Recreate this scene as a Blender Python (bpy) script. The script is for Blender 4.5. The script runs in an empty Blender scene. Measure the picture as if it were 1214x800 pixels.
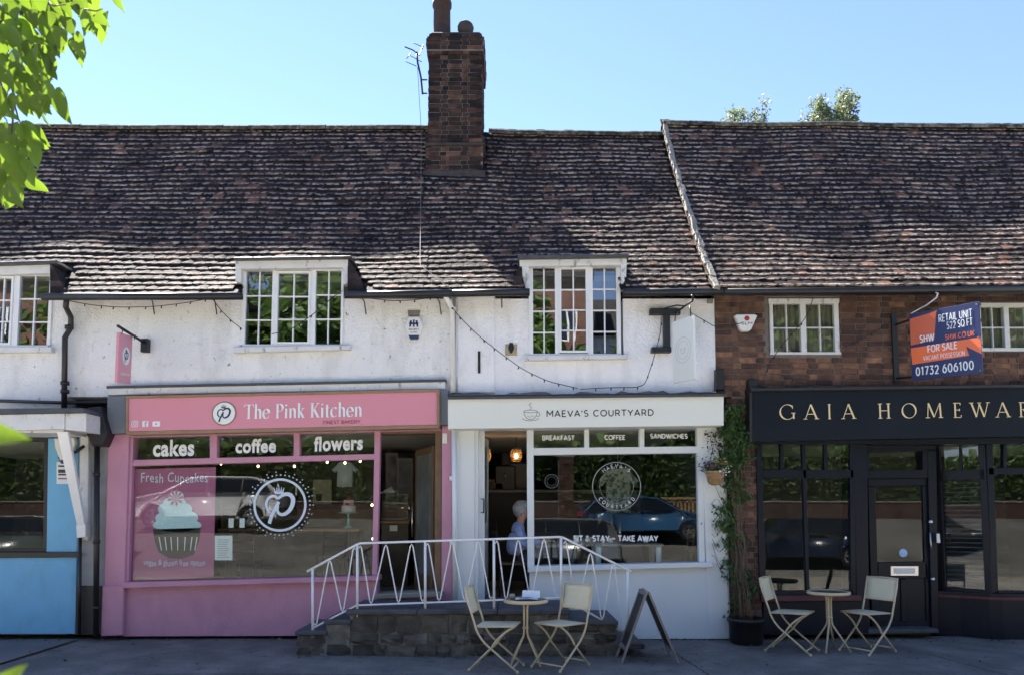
import bpy, bmesh, math, random
import numpy as np
from mathutils import Vector, Matrix
R = math.radians
C = bpy.context.scene.collection
SC = bpy.context.scene
random.seed(7)

# ---------------------------------------------------------------- camera
F, CX, CY, PITCH, CAMY, CAMZ = 880.0, 607.0, 542.0, R(4.5), -9.8, 1.6
cd = bpy.data.cameras.new('camera'); cam = bpy.data.objects.new('camera', cd); C.objects.link(cam)
cam.location = (0, CAMY, CAMZ); cam.rotation_euler = (R(90) + PITCH, 0, 0)
cd.sensor_width = 36; cd.lens = 36 * F / 1214; cd.shift_y = (CY - 400) / 1214
cd.clip_start = .05; cd.clip_end = 3000
cd.dof.use_dof = True; cd.dof.focus_distance = 9.8; cd.dof.aperture_fstop = 8
SC.camera = cam
# ---------------------------------------------------------------- sky, sun, exposure
SUN_EL, SUN_AZ = R(49.5), R(-34)          # azimuth from +Y (behind the shops), negative = towards -X
w = bpy.data.worlds.new('World'); SC.world = w; w.use_nodes = True
nt = w.node_tree; bg = nt.nodes['Background']
sky = nt.nodes.new('ShaderNodeTexSky'); sky.sky_type = 'NISHITA'; sky.sun_disc = False
sky.sun_elevation = SUN_EL; sky.sun_rotation = SUN_AZ
sky.air_density = 1.0; sky.dust_density = .0; sky.ozone_density = 3.2; sky.altitude = 50
tn = nt.nodes.new('ShaderNodeMixRGB'); tn.blend_type = 'MULTIPLY'; tn.inputs[0].default_value = 1; tn.inputs[2].default_value = (.97, .895, .975, 1)
nt.links.new(sky.outputs[0], tn.inputs[1]); nt.links.new(tn.outputs[0], bg.inputs[0]); bg.inputs[1].default_value = 0.072
sl = bpy.data.lights.new('sun', 'SUN'); sl.energy = 5.0; sl.angle = R(.5); sl.color = (1, .95, .87)
so = bpy.data.objects.new('sun', sl); C.objects.link(so)
sd = Vector((math.cos(SUN_EL) * math.sin(SUN_AZ), math.cos(SUN_EL) * math.cos(SUN_AZ), math.sin(SUN_EL)))
so.rotation_euler = sd.to_track_quat('Z', 'Y').to_euler()
SC.view_settings.view_transform = 'Standard'; SC.view_settings.look = 'None'
SC.view_settings.exposure = 2.25; SC.view_settings.gamma = 1
SC.render.engine = 'CYCLES'
SC.cycles.max_bounces = 8; SC.cycles.transparent_max_bounces = 16; SC.cycles.caustics_reflective = False; SC.cycles.caustics_refractive = False
SC.cycles.use_denoising = True

# ---------------------------------------------------------------- helpers
def P(px, py, Y):                          # photo pixel -> world point on the plane y = Y
    u, v = (px - CX) / F, (CY - py) / F
    dy = math.cos(PITCH) - v * math.sin(PITCH); dz = math.sin(PITCH) + v * math.cos(PITCH)
    t = (Y - CAMY) / dy
    return Vector((u * t, Y, CAMZ + dz * t))

def wloc(o):
    v = Vector((0, 0, 0))
    while o is not None:
        v += o.location; o = o.parent
    return v

def tag(o, label=None, cat=None, group=None, kind=None):
    if label: o['label'] = label
    if cat: o['category'] = cat
    if group: o['group'] = group
    if kind: o['kind'] = kind
    return o

def thing(name, loc, label, cat, group=None, rz=0):
    o = bpy.data.objects.new(name, None); C.objects.link(o); o.location = loc; o.rotation_euler = (0, 0, rz)
    o.empty_display_size = .2
    return tag(o, label, cat, group)

def copy_tree(o, parent=None):
    c = o.copy(); C.objects.link(c); c.parent = parent
    for ch in list(o.children): copy_tree(ch, c)
    return c

def link_mesh(name, me, mat, parent, smooth=False):
    if mat and not me.materials: me.materials.append(mat)
    if smooth:
        me.polygons.foreach_set('use_smooth', [True] * len(me.polygons))
    o = bpy.data.objects.new(name, me); C.objects.link(o); o.parent = parent
    return o

class MB:
    """collects shapes, then becomes one mesh object"""
    def __init__(s): s.v = []; s.f = []
    def add(s, vs, fs):
        n = len(s.v); s.v += [tuple(q) for q in vs]; s.f += [tuple(i + n for i in q) for q in fs]; return s
    def box(s, x0, x1, y0, y1, z0, z1, b=0.0):
        if x0 > x1: x0, x1 = x1, x0
        if y0 > y1: y0, y1 = y1, y0
        if z0 > z1: z0, z1 = z1, z0
        if b <= 0:
            vs = [(x, y, z) for x in (x0, x1) for y in (y0, y1) for z in (z0, z1)]
            return s.add(vs, [(0, 1, 3, 2), (4, 6, 7, 5), (0, 4, 5, 1), (2, 3, 7, 6), (0, 2, 6, 4), (1, 5, 7, 3)])
        bm = bmesh.new(); bmesh.ops.create_cube(bm, size=1)
        for q in bm.verts: q.co = Vector(((x0 + x1) / 2 + q.co.x * (x1 - x0), (y0 + y1) / 2 + q.co.y * (y1 - y0), (z0 + z1) / 2 + q.co.z * (z1 - z0)))
        bmesh.ops.bevel(bm, geom=bm.edges[:], offset=min(b, .45 * min(x1 - x0, y1 - y0, z1 - z0)), segments=1, affect='EDGES')
        s.bm(bm); return s
    def bm(s, bm):
        bm.verts.index_update()
        s.add([q.co[:] for q in bm.verts], [[q.index for q in f.verts] for f in bm.faces]); bm.free(); return s
    def prism(s, pts, n, bev=0.0):             # pts: 3D polygon (front), n: vector to the back
        k = len(pts); pts = [Vector(p) for p in pts]; n = Vector(n)
        if bev > 0:
            c = sum(pts, Vector()) / k
            inn = []
            for i in range(k):
                a, b_, d = pts[i - 1], pts[i], pts[(i + 1) % k]
                e1 = (a - b_).normalized(); e2 = (d - b_).normalized()
                q = e1 + e2
                if q.length < 1e-6: q = (c - b_)
                q.normalize(); sn = max(.35, e1.cross(q).length); q = q * (bev / sn)
                if q.dot(c - b_) < 0: q = -q
                inn.append(b_ + q)
            nb = n.normalized() * bev
            vs = inn + [p + nb for p in pts] + [p + n for p in pts]
            fs = [tuple(range(k))] + [(i, (i + 1) % k, k + (i + 1) % k, k + i) for i in range(k)] + \
                 [(k + i, k + (i + 1) % k, 2 * k + (i + 1) % k, 2 * k + i) for i in range(k)] + [tuple(range(3 * k - 1, 2 * k - 1, -1))]
            return s.add(vs, fs)
        vs = pts + [p + n for p in pts]
        return s.add(vs, [tuple(range(k)), tuple(range(2 * k - 1, k - 1, -1))] + [(i, (i + 1) % k, k + (i + 1) % k, k + i) for i in range(k)])
    def tube(s, pts, r, seg=8, cap=True):
        pts = [Vector(p) for p in pts]; n = len(pts); rs = r if isinstance(r, (list, tuple)) else [r] * n
        rings = []; up = None
        for i in range(n):
            t = (pts[min(i + 1, n - 1)] - pts[max(i - 1, 0)])
            if t.length < 1e-9: t = Vector((0, 0, 1))
            t.normalize()
            if up is None:
                up = Vector((0, 0, 1)) if abs(t.z) < .9 else Vector((0, 1, 0))
            a = t.cross(up)
            if a.length < 1e-4: a = t.cross(Vector((1, 0, 0)))
            a.normalize(); b = a.cross(t).normalized(); up = b
            rings.append([pts[i] + (a * math.cos(2 * math.pi * k / seg) + b * math.sin(2 * math.pi * k / seg)) * rs[i] for k in range(seg)])
        vs = [q for rg in rings for q in rg]; fs = []
        for i in range(n - 1):
            for k in range(seg):
                fs.append((i * seg + k, i * seg + (k + 1) % seg, (i + 1) * seg + (k + 1) % seg, (i + 1) * seg + k))
        if cap: fs += [tuple(range(seg - 1, -1, -1)), tuple((n - 1) * seg + k for k in range(seg))]
        return s.add(vs, fs)
    def lathe(s, c, prof, seg=20, axis='z'):    # prof: (r, h)
        c = Vector(c); vs = []; fs = []; n = len(prof)
        for r, h in prof:
            for k in range(seg):
                a = 2 * math.pi * k / seg
                if axis == 'z': vs.append(c + Vector((r * math.cos(a), r * math.sin(a), h)))
                elif axis == 'y': vs.append(c + Vector((r * math.cos(a), h, r * math.sin(a))))
                else: vs.append(c + Vector((h, r * math.cos(a), r * math.sin(a))))
        for i in range(n - 1):
            for k in range(seg): fs.append((i * seg + k, i * seg + (k + 1) % seg, (i + 1) * seg + (k + 1) % seg, (i + 1) * seg + k))
        fs += [tuple(range(seg)), tuple((n - 1) * seg + k for k in range(seg))]
        return s.add(vs, fs)
    def out(s, name, mat, parent=None, smooth=False, local=False, fix=True):
        off = Vector((0, 0, 0)) if (local or parent is None) else wloc(parent)
        me = bpy.data.meshes.new(name)
        me.from_pydata([(q[0] - off.x, q[1] - off.y, q[2] - off.z) for q in s.v], [], s.f)
        if fix:
            bm = bmesh.new(); bm.from_mesh(me); bmesh.ops.recalc_face_normals(bm, faces=bm.faces); bm.to_mesh(me); bm.free()
        return link_mesh(name, me, mat, parent, smooth)

def box(name, x0, x1, y0, y1, z0, z1, mat, parent=None, b=.004): return MB().box(x0, x1, y0, y1, z0, z1, b).out(name, mat, parent)
def pq(name, pts, Y, depth, mat, parent=None, b=.004):   # polygon given in photo pixels, standing on plane Y
    return MB().prism([P(x, y, Y) for x, y in pts], (0, depth, 0), b).out(name, mat, parent)
def pr(name, x0, y0, x1, y1, Y, depth, mat, parent=None, b=.004):
    return pq(name, [(x0, y0), (x1, y0), (x1, y1), (x0, y1)], Y, depth, mat, parent, b)
def tube(name, pts, r, mat, parent=None, seg=8): return MB().tube(pts, r, seg).out(name, mat, parent, True)

# ---------------------------------------------------------------- materials
def N(nt, t, **k):
    n = nt.nodes.new('ShaderNode' + t)
    for a, b in k.items(): setattr(n, a, b)
    return n
def mat(name, col, rough=.6, metal=0.0, var=.12, vs=2.0, bump=0.0, bs=60.0, dirt=None, rnd=0.0, spec=.5, streak=None, coat=0, bdist=.01):
    m = bpy.data.materials.new(name); m.use_nodes = True; t = m.node_tree; L = t.links.new
    b = t.nodes['Principled BSDF']; b.inputs['Roughness'].default_value = rough; b.inputs['Metallic'].default_value = metal
    b.inputs['Specular IOR Level'].default_value = spec
    if coat: b.inputs['Coat Weight'].default_value = coat; b.inputs['Coat Roughness'].default_value = .05
    g = N(t, 'NewGeometry'); pos = g.outputs['Position']
    cur = None
    rgb = N(t, 'RGB'); rgb.outputs[0].default_value = (*col, 1); cur = rgb.outputs[0]
    if var:
        n = N(t, 'TexNoise'); n.inputs['Scale'].default_value = vs; n.inputs['Detail'].default_value = 5; L(pos, n.inputs['Vector'])
        mr = N(t, 'MapRange'); mr.inputs[1].default_value = .25; mr.inputs[2].default_value = .75; mr.inputs[3].default_value = 1 - var; mr.inputs[4].default_value = 1 + var
        L(n.outputs['Fac'], mr.inputs[0])
        hs = N(t, 'HueSaturation'); L(cur, hs.inputs['Color']); L(mr.outputs[0], hs.inputs['Value']); cur = hs.outputs[0]
    if rnd:
        oi = N(t, 'ObjectInfo'); at = N(t, 'Attribute'); at.attribute_name = 'tone'
        ad = N(t, 'Math', operation='ADD'); L(oi.outputs['Random'], ad.inputs[0]); L(at.outputs['Fac'], ad.inputs[1])
        fr = N(t, 'Math', operation='FRACT'); L(ad.outputs[0], fr.inputs[0])
        mr = N(t, 'MapRange'); mr.inputs[3].default_value = 1 - rnd; mr.inputs[4].default_value = 1 + rnd; L(fr.outputs[0], mr.inputs[0])
        hs = N(t, 'HueSaturation'); L(cur, hs.inputs['Color']); L(mr.outputs[0], hs.inputs['Value']); cur = hs.outputs[0]
    for d in ([dirt] if dirt and not isinstance(dirt, list) else (dirt or [])):
        dc, ds, lo, hi, amt, st = d
        mp = N(t, 'Mapping'); mp.inputs['Scale'].default_value = (1, 1, st); L(pos, mp.inputs['Vector'])
        n = N(t, 'TexNoise'); n.inputs['Scale'].default_value = ds; n.inputs['Detail'].default_value = 8; n.inputs['Roughness'].default_value = .65; L(mp.outputs[0], n.inputs['Vector'])
        mr = N(t, 'MapRange'); mr.inputs[1].default_value = lo; mr.inputs[2].default_value = hi; mr.inputs[4].default_value = amt; L(n.outputs['Fac'], mr.inputs[0])
        mx = N(t, 'MixRGB'); L(mr.outputs[0], mx.inputs[0]); L(cur, mx.inputs[1]); mx.inputs[2].default_value = (*dc, 1); cur = mx.outputs[0]
    L(cur, b.inputs['Base Color'])
    if bump:
        n = N(t, 'TexNoise'); n.inputs['Scale'].default_value = bs; n.inputs['Detail'].default_value = 6; L(pos, n.inputs['Vector'])
        bp = N(t, 'Bump'); bp.inputs['Strength'].default_value = bump; bp.inputs['Distance'].default_value = bdist; L(n.outputs['Fac'], bp.inputs['Height']); L(bp.outputs[0], b.inputs['Normal'])
    return m
def emit(name, col, s):
    m = bpy.data.materials.new(name); m.use_nodes = True; b = m.node_tree.nodes['Principled BSDF']
    b.inputs['Base Color'].default_value = (*col, 1); b.inputs['Emission Color'].default_value = (*col, 1); b.inputs['Emission Strength'].default_value = s
    return m
def glass(name, f0=.09, tint=(.93, .97, .95), wave=.0):
    m = bpy.data.materials.new(name); m.use_nodes = True; t = m.node_tree; L = t.links.new
    t.nodes.remove(t.nodes['Principled BSDF']); o = t.nodes['Material Output']
    tr = N(t, 'BsdfTransparent'); tr.inputs[0].default_value = (*tint, 1)
    gl = N(t, 'BsdfGlossy'); gl.inputs['Roughness'].default_value = 0.0; gl.inputs[0].default_value = (1, 1, 1, 1)
    fr = N(t, 'LayerWeight'); fr.inputs['Blend'].default_value = .5
    pw = N(t, 'Math', operation='POWER'); L(fr.outputs['Facing'], pw.inputs[0]); pw.inputs[1].default_value = 5
    mr = N(t, 'MapRange'); mr.inputs[3].default_value = f0; mr.inputs[4].default_value = .95
    L(pw.outputs[0], mr.inputs[0])
    if wave:
        g = N(t, 'NewGeometry'); n = N(t, 'TexNoise'); n.inputs['Scale'].default_value = 2.2; n.inputs['Detail'].default_value = 1; L(g.outputs['Position'], n.inputs['Vector'])
        bp = N(t, 'Bump'); bp.inputs['Strength'].default_value = wave; bp.inputs['Distance'].default_value = .02; L(n.outputs['Fac'], bp.inputs['Height']); L(bp.outputs[0], gl.inputs['Normal'])
    mx = N(t, 'MixShader'); L(mr.outputs[0], mx.inputs[0]); L(tr.outputs[0], mx.inputs[1]); L(gl.outputs[0], mx.inputs[2]); L(mx.outputs[0], o.inputs[0])
    return m
def leafmat(name, c, tc, tf=.45, rnd=.3):
    m = mat(name, c, .5, var=.25, vs=3, rnd=rnd); t = m.node_tree; L = t.links.new
    b = t.nodes['Principled BSDF']; o = t.nodes['Material Output']
    tr = N(t, 'BsdfTranslucent'); tr.inputs[0].default_value = (*tc, 1)
    mx = N(t, 'MixShader'); mx.inputs[0].default_value = tf; L(b.outputs[0], mx.inputs[1]); L(tr.outputs[0], mx.inputs[2]); L(mx.outputs[0], o.inputs[0])
    return m
def rampmat(name, stops, rough=.9, bump=.5, bs=70, dirt=None, vs=9, spec=.12):
    """per-piece colour from a random tone through a ramp"""
    m = mat(name, (.5, .5, .5), rough, var=0, bump=bump, bs=bs, dirt=dirt, spec=spec); t = m.node_tree; L = t.links.new
    b = t.nodes['Principled BSDF']
    oi = N(t, 'ObjectInfo'); at = N(t, 'Attribute'); at.attribute_name = 'tone'
    ad = N(t, 'Math', operation='ADD'); L(oi.outputs['Random'], ad.inputs[0]); L(at.outputs['Fac'], ad.inputs[1])
    fr = N(t, 'Math', operation='FRACT'); L(ad.outputs[0], fr.inputs[0])
    cr = N(t, 'ValToRGB'); cr.color_ramp.interpolation = 'LINEAR'
    e = cr.color_ramp.elements
    e[0].position = stops[0][0]; e[0].color = (*stops[0][1], 1); e[1].position = stops[-1][0]; e[1].color = (*stops[-1][1], 1)
    for p_, c_ in stops[1:-1]:
        q = e.new(p_); q.color = (*c_, 1)
    L(fr.outputs[0], cr.inputs[0])
    g = N(t, 'NewGeometry'); n = N(t, 'TexNoise'); n.inputs['Scale'].default_value = vs; n.inputs['Detail'].default_value = 6; L(g.outputs['Position'], n.inputs['Vector'])
    mr = N(t, 'MapRange'); mr.inputs[1].default_value = .3; mr.inputs[2].default_value = .7; mr.inputs[3].default_value = .6; mr.inputs[4].default_value = 1.4; L(n.outputs['Fac'], mr.inputs[0])
    hs = N(t, 'HueSaturation'); L(cr.outputs[0], hs.inputs['Color']); L(mr.outputs[0], hs.inputs['Value'])
    # swap the plain colour for the ramp where it feeds the chain
    for n_ in t.nodes:
        if n_.bl_idname == 'ShaderNodeRGB':
            for l in list(n_.outputs[0].links):
                to = l.to_socket; t.links.remove(l); L(hs.outputs[0], to)
    return m

M = dict(
 plaster=mat('white painted roughcast', (.82, .83, .84), .8, var=.05, vs=1.2, bump=.8, bs=30, bdist=.03, dirt=[((.36, .35, .33), 2.2, .50, .72, .42, .3), ((.16, .15, .14), 12, .63, .68, .85, .8), ((.45, .42, .36), 6, .58, .7, .4, 1)]),
 plaster_c=mat('clean white painted render', (.86, .87, .90), .75, var=.04, vs=1.5, bump=.8, bs=26, bdist=.03, dirt=[((.48, .48, .48), 2.4, .52, .74, .5, .35), ((.3, .3, .3), 14, .66, .7, .7, .8)]),
 plaster_g=mat('grey weathered render', (.33, .34, .35), .85, var=.2, vs=3, bump=.3, bs=40, dirt=((.12, .12, .12), 4, .55, .7, .6, .3)),
 base_black=mat('black plinth paint', (.02, .021, .024), .5, var=.3, bump=.15),
 upvc=mat('white window frame', (.78, .8, .82), .35, var=.03, vs=5, dirt=((.4, .4, .4), 12, .66, .8, .4, .5)),
 oldwhite=mat('weathered white board', (.66, .67, .67), .6, var=.08, vs=6, bump=.15, bs=30, dirt=[((.16, .16, .15), 9, .58, .66, .75, .5)]),
 lead=mat('lead flashing', (.06, .065, .075), .55, var=.3, vs=6, bump=.5, bs=9, bdist=.03),
 blackiron=mat('black cast iron', (.012, .012, .014), .45, var=.3, vs=8, bump=.1),
 pink=mat('pink paint', (.53, .255, .36), .5, var=.07, vs=2.5, bump=.35, bs=45, dirt=[((.36, .15, .25), 2.5, .50, .72, .5, .5), ((.62, .38, .46), 9, .66, .72, .4, 1)]),
 pinksign=mat('pink sign board', (.70, .285, .36), .32, var=.02, vs=1),
 pinktrim=mat('bronze trim', (.30, .19, .12), .4, var=.15, vs=6),
 greyblock=mat('grey painted end block', (.17, .19, .22), .6, var=.1, bump=.1),
 cream=mat('cream sign board', (.74, .76, .71), .45, var=.02, vs=1),
 cafewhite=mat('white shopfront paint', (.70, .74, .76), .5, var=.03, vs=2, bump=.08, bs=40, dirt=((.38, .4, .4), 2.4, .62, .85, .4, .4)),
 blue=mat('sky blue paint', (.15, .43, .68), .5, var=.06, vs=3, bump=.35, bs=45, dirt=[((.12, .29, .42), 3, .52, .7, .5, .5), ((.35, .5, .6), 11, .66, .72, .5, 1)]),
 navy=mat('very dark navy paint', (.006, .010, .019), .35, spec=.22, var=.2, vs=4, bump=.05, bs=40, dirt=((.03, .03, .035), 9, .62, .75, .6, .4)),
 navyboard=mat('dark navy sign board', (.008, .012, .020), .4, spec=.2, var=.15, vs=2, dirt=((.35, .36, .38), 22, .76, .80, .8, .6)),
 sillred=mat('worn reddish sill paint', (.10, .03, .03), .6, var=.2),
 whitemetal=mat('white painted iron', (.78, .79, .80), .4, var=.05, vs=8, dirt=((.25, .1, .05), 25, .72, .78, .8, 1)),
 asphalt=mat('old asphalt', (.24, .225, .205), .9, var=.3, vs=1.7, bump=1, bs=60, bdist=.03, spec=.2, dirt=[((.13, .125, .115), .9, .42, .62, .8, 1), ((.32, .31, .30), 48, .58, .66, .7, 1), ((.09, .088, .085), 30, .60, .68, .7, 1), ((.085, .085, .085), 5, .60, .66, .6, 1)]),
 asphalt2=mat('lightened road asphalt', (.42, .385, .335), .9, var=.3, vs=.7, dirt=[((.25, .225, .195), .5, .5, .6, .7, 1), ((.12, .11, .10), 2.2, .6, .68, .6, 1)], bump=.4, bs=140, bdist=.006),  # road made paler than asphalt to bounce fill light onto the facades
 kerb=mat('kerb stone', (.25, .24, .22), .85, var=.2, bump=.3),
 flag=mat('dark flagstone', (.075, .08, .088), .75, var=.25, vs=4, bump=.3, bs=30, dirt=((.02, .02, .02), 5, .5, .65, .6, 1)),
 sillstone=mat('stone sill', (.27, .25, .21), .8, var=.2, bump=.3),
 tan=mat('tan powder coated steel', (.58, .48, .31), .4, var=.05),
 fabric=mat('pale sand mesh fabric', (.68, .62, .42), .8, var=.04, vs=9, bump=.25, bs=350, bdist=.002),
 tabletop=mat('brown glass table top', (.10, .07, .055), .15, var=.2),
 woodgrey=mat('weathered grey wood', (.20, .18, .17), .7, var=.2, vs=8, bump=.2),
 chalk=mat('chalkboard', (.02, .021, .022), .6, var=.3, vs=10),
 oak=mat('oiled oak', (.28, .16, .07), .5, var=.2, vs=8, bump=.1),
 doorbrown=mat('brown door frame', (.16, .10, .055), .45, var=.2, vs=9),
 darkwood=mat('dark wood', (.05, .032, .022), .5, var=.2, vs=8),
 blackpaint=mat('black plastic', (.012, .012, .013), .4, var=.1),
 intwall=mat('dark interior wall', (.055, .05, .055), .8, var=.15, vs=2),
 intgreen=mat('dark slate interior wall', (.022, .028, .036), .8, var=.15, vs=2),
 intpink=mat('interior wall warm grey', (.26, .20, .18), .8, var=.3, vs=1.5),
 intfloor=mat('interior floor boards', (.20, .16, .12), .5, var=.25, vs=4),
 ceiling=mat('interior ceiling', (.6, .58, .55), .8, var=.1),
 curtain=mat('pale curtain', (.20, .165, .145), .9, var=.15, vs=14),
 mortar=mat('mortar', (.16, .14, .125), .95, var=.25, vs=14, bump=.5, bs=90),
 mortar_d=mat('sooty mortar', (.18, .165, .155), .95, var=.35, vs=9, bump=.4, bs=80),
 terracotta=mat('sooty terracotta', (.045, .026, .023), .8, var=.4, vs=10, bump=.2),
 soot=mat('sooty cement', (.05, .042, .04), .9, var=.4, vs=9, bump=.6, bs=40),
 verge=mat('lime mortar verge', (.27, .25, .21), .95, var=.25, vs=10, bump=.9, bs=30, dirt=((.12, .11, .1), 13, .55, .65, .7, 1)),
 deck=mat('roof underlay', (.03, .027, .026), .95),
 vinyl=mat('white vinyl lettering', (.80, .84, .86), .5, var=0),
 vinylblue=mat('pale blue vinyl', (.62, .72, .84), .5, var=.02),
 ink=mat('dark lettering', (.035, .035, .04), .5, var=0),
 inkgold=mat('bronze lettering', (.20, .09, .07), .5, var=0),
 gold=mat('pale gold lettering', (.80, .66, .38), .4, var=.05),
 paper=mat('white paper', (.75, .78, .8), .7, var=.02),
 plastic=mat('white plastic', (.75, .76, .75), .4, var=.04, vs=8),
 alarmblue=mat('navy plastic', (.02, .05, .15), .4, var=0),
 red=mat('dark red', (.35, .02, .03), .5, var=0),
 orange=mat('sign orange', (.85, .17, .045), .4, var=.03),
 signnavy=mat('sign navy', (.018, .024, .10), .35, var=.03),
 brass=mat('brass', (.6, .45, .2), .3, 1.0, var=.1),
 steel=mat('steel', (.6, .6, .6), .3, 1.0, var=.05),
 lampglow=emit('lamp glow', (1, .62, .28), 14),
 bulbglow=emit('small bulb glow', (1, .72, .4), 2.5),
 skin=mat('skin', (.50, .27, .20), .5, var=.06, vs=20),
 hair=mat('grey hair', (.40, .40, .41), .7, var=.5, vs=45, bump=1, bs=110, bdist=.02),
 shirt=mat('light blue shirt cloth', (.30, .38, .66), .8, var=.12, vs=12, bump=.9, bs=14, bdist=.05),
 trousers=mat('dark trousers', (.03, .035, .05), .85, var=.1),
 glass=glass('shop glass', .027),
 glassw=glass('old wavy glass', .05, wave=.06),
 glassd=glass('upstairs glass', .13, tint=(.75, .78, .78), wave=.03),
 cloth_w=mat('white cloth', (.62, .66, .74), .85, var=.05, bump=.3, bs=12, bdist=.03),
)
M['tile'] = rampmat('clay peg tile', [(0, (.013, .010, .011)), (.5, (.022, .015, .015)), (.8, (.035, .022, .020)), (.93, (.06, .034, .028)), (.975, (.20, .10, .065)), (1, (.03, .024, .021))],
   rough=.8, bump=.6, bs=55, dirt=[((.24, .20, .17), 7, .60, .72, .6, 1.0), ((.012, .010, .011), 1.3, .46, .66, .5, 1)])
def sunlit_edge(m, col, amt=1.0):  # sunlight on the tile tails painted into the colour as a pale edge
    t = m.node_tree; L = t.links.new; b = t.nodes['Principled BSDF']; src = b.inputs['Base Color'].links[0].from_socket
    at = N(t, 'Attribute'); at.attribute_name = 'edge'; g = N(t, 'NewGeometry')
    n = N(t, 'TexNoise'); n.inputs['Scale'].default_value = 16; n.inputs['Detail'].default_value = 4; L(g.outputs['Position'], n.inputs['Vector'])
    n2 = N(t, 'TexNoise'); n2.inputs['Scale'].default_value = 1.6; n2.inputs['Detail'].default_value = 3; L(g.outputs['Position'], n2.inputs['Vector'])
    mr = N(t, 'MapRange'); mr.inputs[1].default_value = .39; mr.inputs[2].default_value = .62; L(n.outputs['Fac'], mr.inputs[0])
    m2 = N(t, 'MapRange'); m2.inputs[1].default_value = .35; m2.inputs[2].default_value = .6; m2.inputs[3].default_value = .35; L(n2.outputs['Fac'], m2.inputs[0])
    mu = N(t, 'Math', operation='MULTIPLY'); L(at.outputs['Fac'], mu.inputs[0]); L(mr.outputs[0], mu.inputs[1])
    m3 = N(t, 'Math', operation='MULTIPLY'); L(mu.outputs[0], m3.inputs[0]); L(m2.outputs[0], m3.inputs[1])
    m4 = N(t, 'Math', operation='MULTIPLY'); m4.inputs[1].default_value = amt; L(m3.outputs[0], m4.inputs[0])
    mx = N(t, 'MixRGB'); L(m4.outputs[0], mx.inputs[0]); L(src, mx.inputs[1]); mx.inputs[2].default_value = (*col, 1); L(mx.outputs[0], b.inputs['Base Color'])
sunlit_edge(M['tile'], (.50, .41, .34))
M['tile_d'] = rampmat('dark dormer tile', [(0, (.022, .02, .022)), (.5, (.04, .032, .034)), (1, (.07, .05, .05))], rough=.75, bump=.5)
M['brick'] = rampmat('old red brick', [(0, (.065, .042, .038)), (.3, (.12, .072, .058)), (.65, (.18, .10, .072)), (.9, (.27, .15, .095)), (1, (.10, .065, .056))],
   rough=.9, bump=.5, bs=90, dirt=[((.045, .03, .028), 1.2, .42, .62, .75, 1), ((.4, .36, .33), 11, .68, .74, .6, 1)])
M['brick_c'] = rampmat('sooty chimney brick', [(0, (.018, .016, .017)), (.45, (.045, .030, .027)), (.72, (.082, .050, .040)), (.9, (.15, .08, .054)), (1, (.03, .024, .024))],
   rough=.9, bump=.5, bs=80, dirt=[((.03, .022, .022), 1.8, .45, .65, .7, 1)])
M['stone'] = rampmat('rough sandstone rubble', [(0, (.05, .047, .042)), (.5, (.10, .092, .077)), (1, (.17, .155, .13))], rough=.9, bump=.9, bs=22, vs=6)
M['leaf_near'] = leafmat('sunlit lime leaf', (.04, .085, .016), (.19, .30, .022), .5, rnd=.75)
M['leaf_dark'] = leafmat('dark climber leaf', (.06, .12, .035), (.08, .18, .03), .3)
M['leaf_tree'] = leafmat('tree leaf', (.09, .155, .035), (.12, .22, .03), .35)
M['leaf_grey'] = leafmat('grey green leaf', (.13, .16, .10), (.22, .27, .12), .35)
M['bark'] = mat('bark', (.10, .075, .055), .9, var=.3, bump=.7, bs=20)
M['twig'] = mat('twig', (.13, .09, .06), .8)
M['basket'] = mat('wicker', (.34, .22, .11), .8, var=.3, vs=30, bump=.6, bs=60)
M['petal_p'] = mat('purple petals', (.25, .05, .2), .7); M['petal_w'] = mat('white petals', (.7, .7, .72), .7); M['petal_y'] = mat('yellow petals', (.7, .5, .06), .7)

# ---------------------------------------------------------------- flat work on planes
class Fr:
    def __init__(s, o, u, v=(0, 0, 1)):
        s.o = Vector(o); s.u = Vector(u).normalized(); s.v = Vector(v).normalized(); s.n = s.u.cross(s.v).normalized()  # n towards the viewer
    def p(s, a, b, d=0): return s.o + s.u * a + s.v * b + s.n * d
def wall_fr(Y): return Fr((0, Y, 0), (1, 0, 0))
def XZ(px, py, Y):
    q = P(px, py, Y); return q.x, q.z
def poly_m(mb, pts, fr, d0, d1):     # polygon in frame coordinates between depths d0 (back) and d1 (front)
    mb.prism([fr.p(a, b, d1) for a, b in pts], fr.n * (d0 - d1))
def circ(cx, cz, r, n=32, ry=None, a0=0, a1=360):
    ry = ry or r
    return [(cx + r * math.cos(R(a0 + (a1 - a0) * i / n)), cz + ry * math.sin(R(a0 + (a1 - a0) * i / n))) for i in range(n + (0 if a1 - a0 == 360 else 1))]
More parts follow.
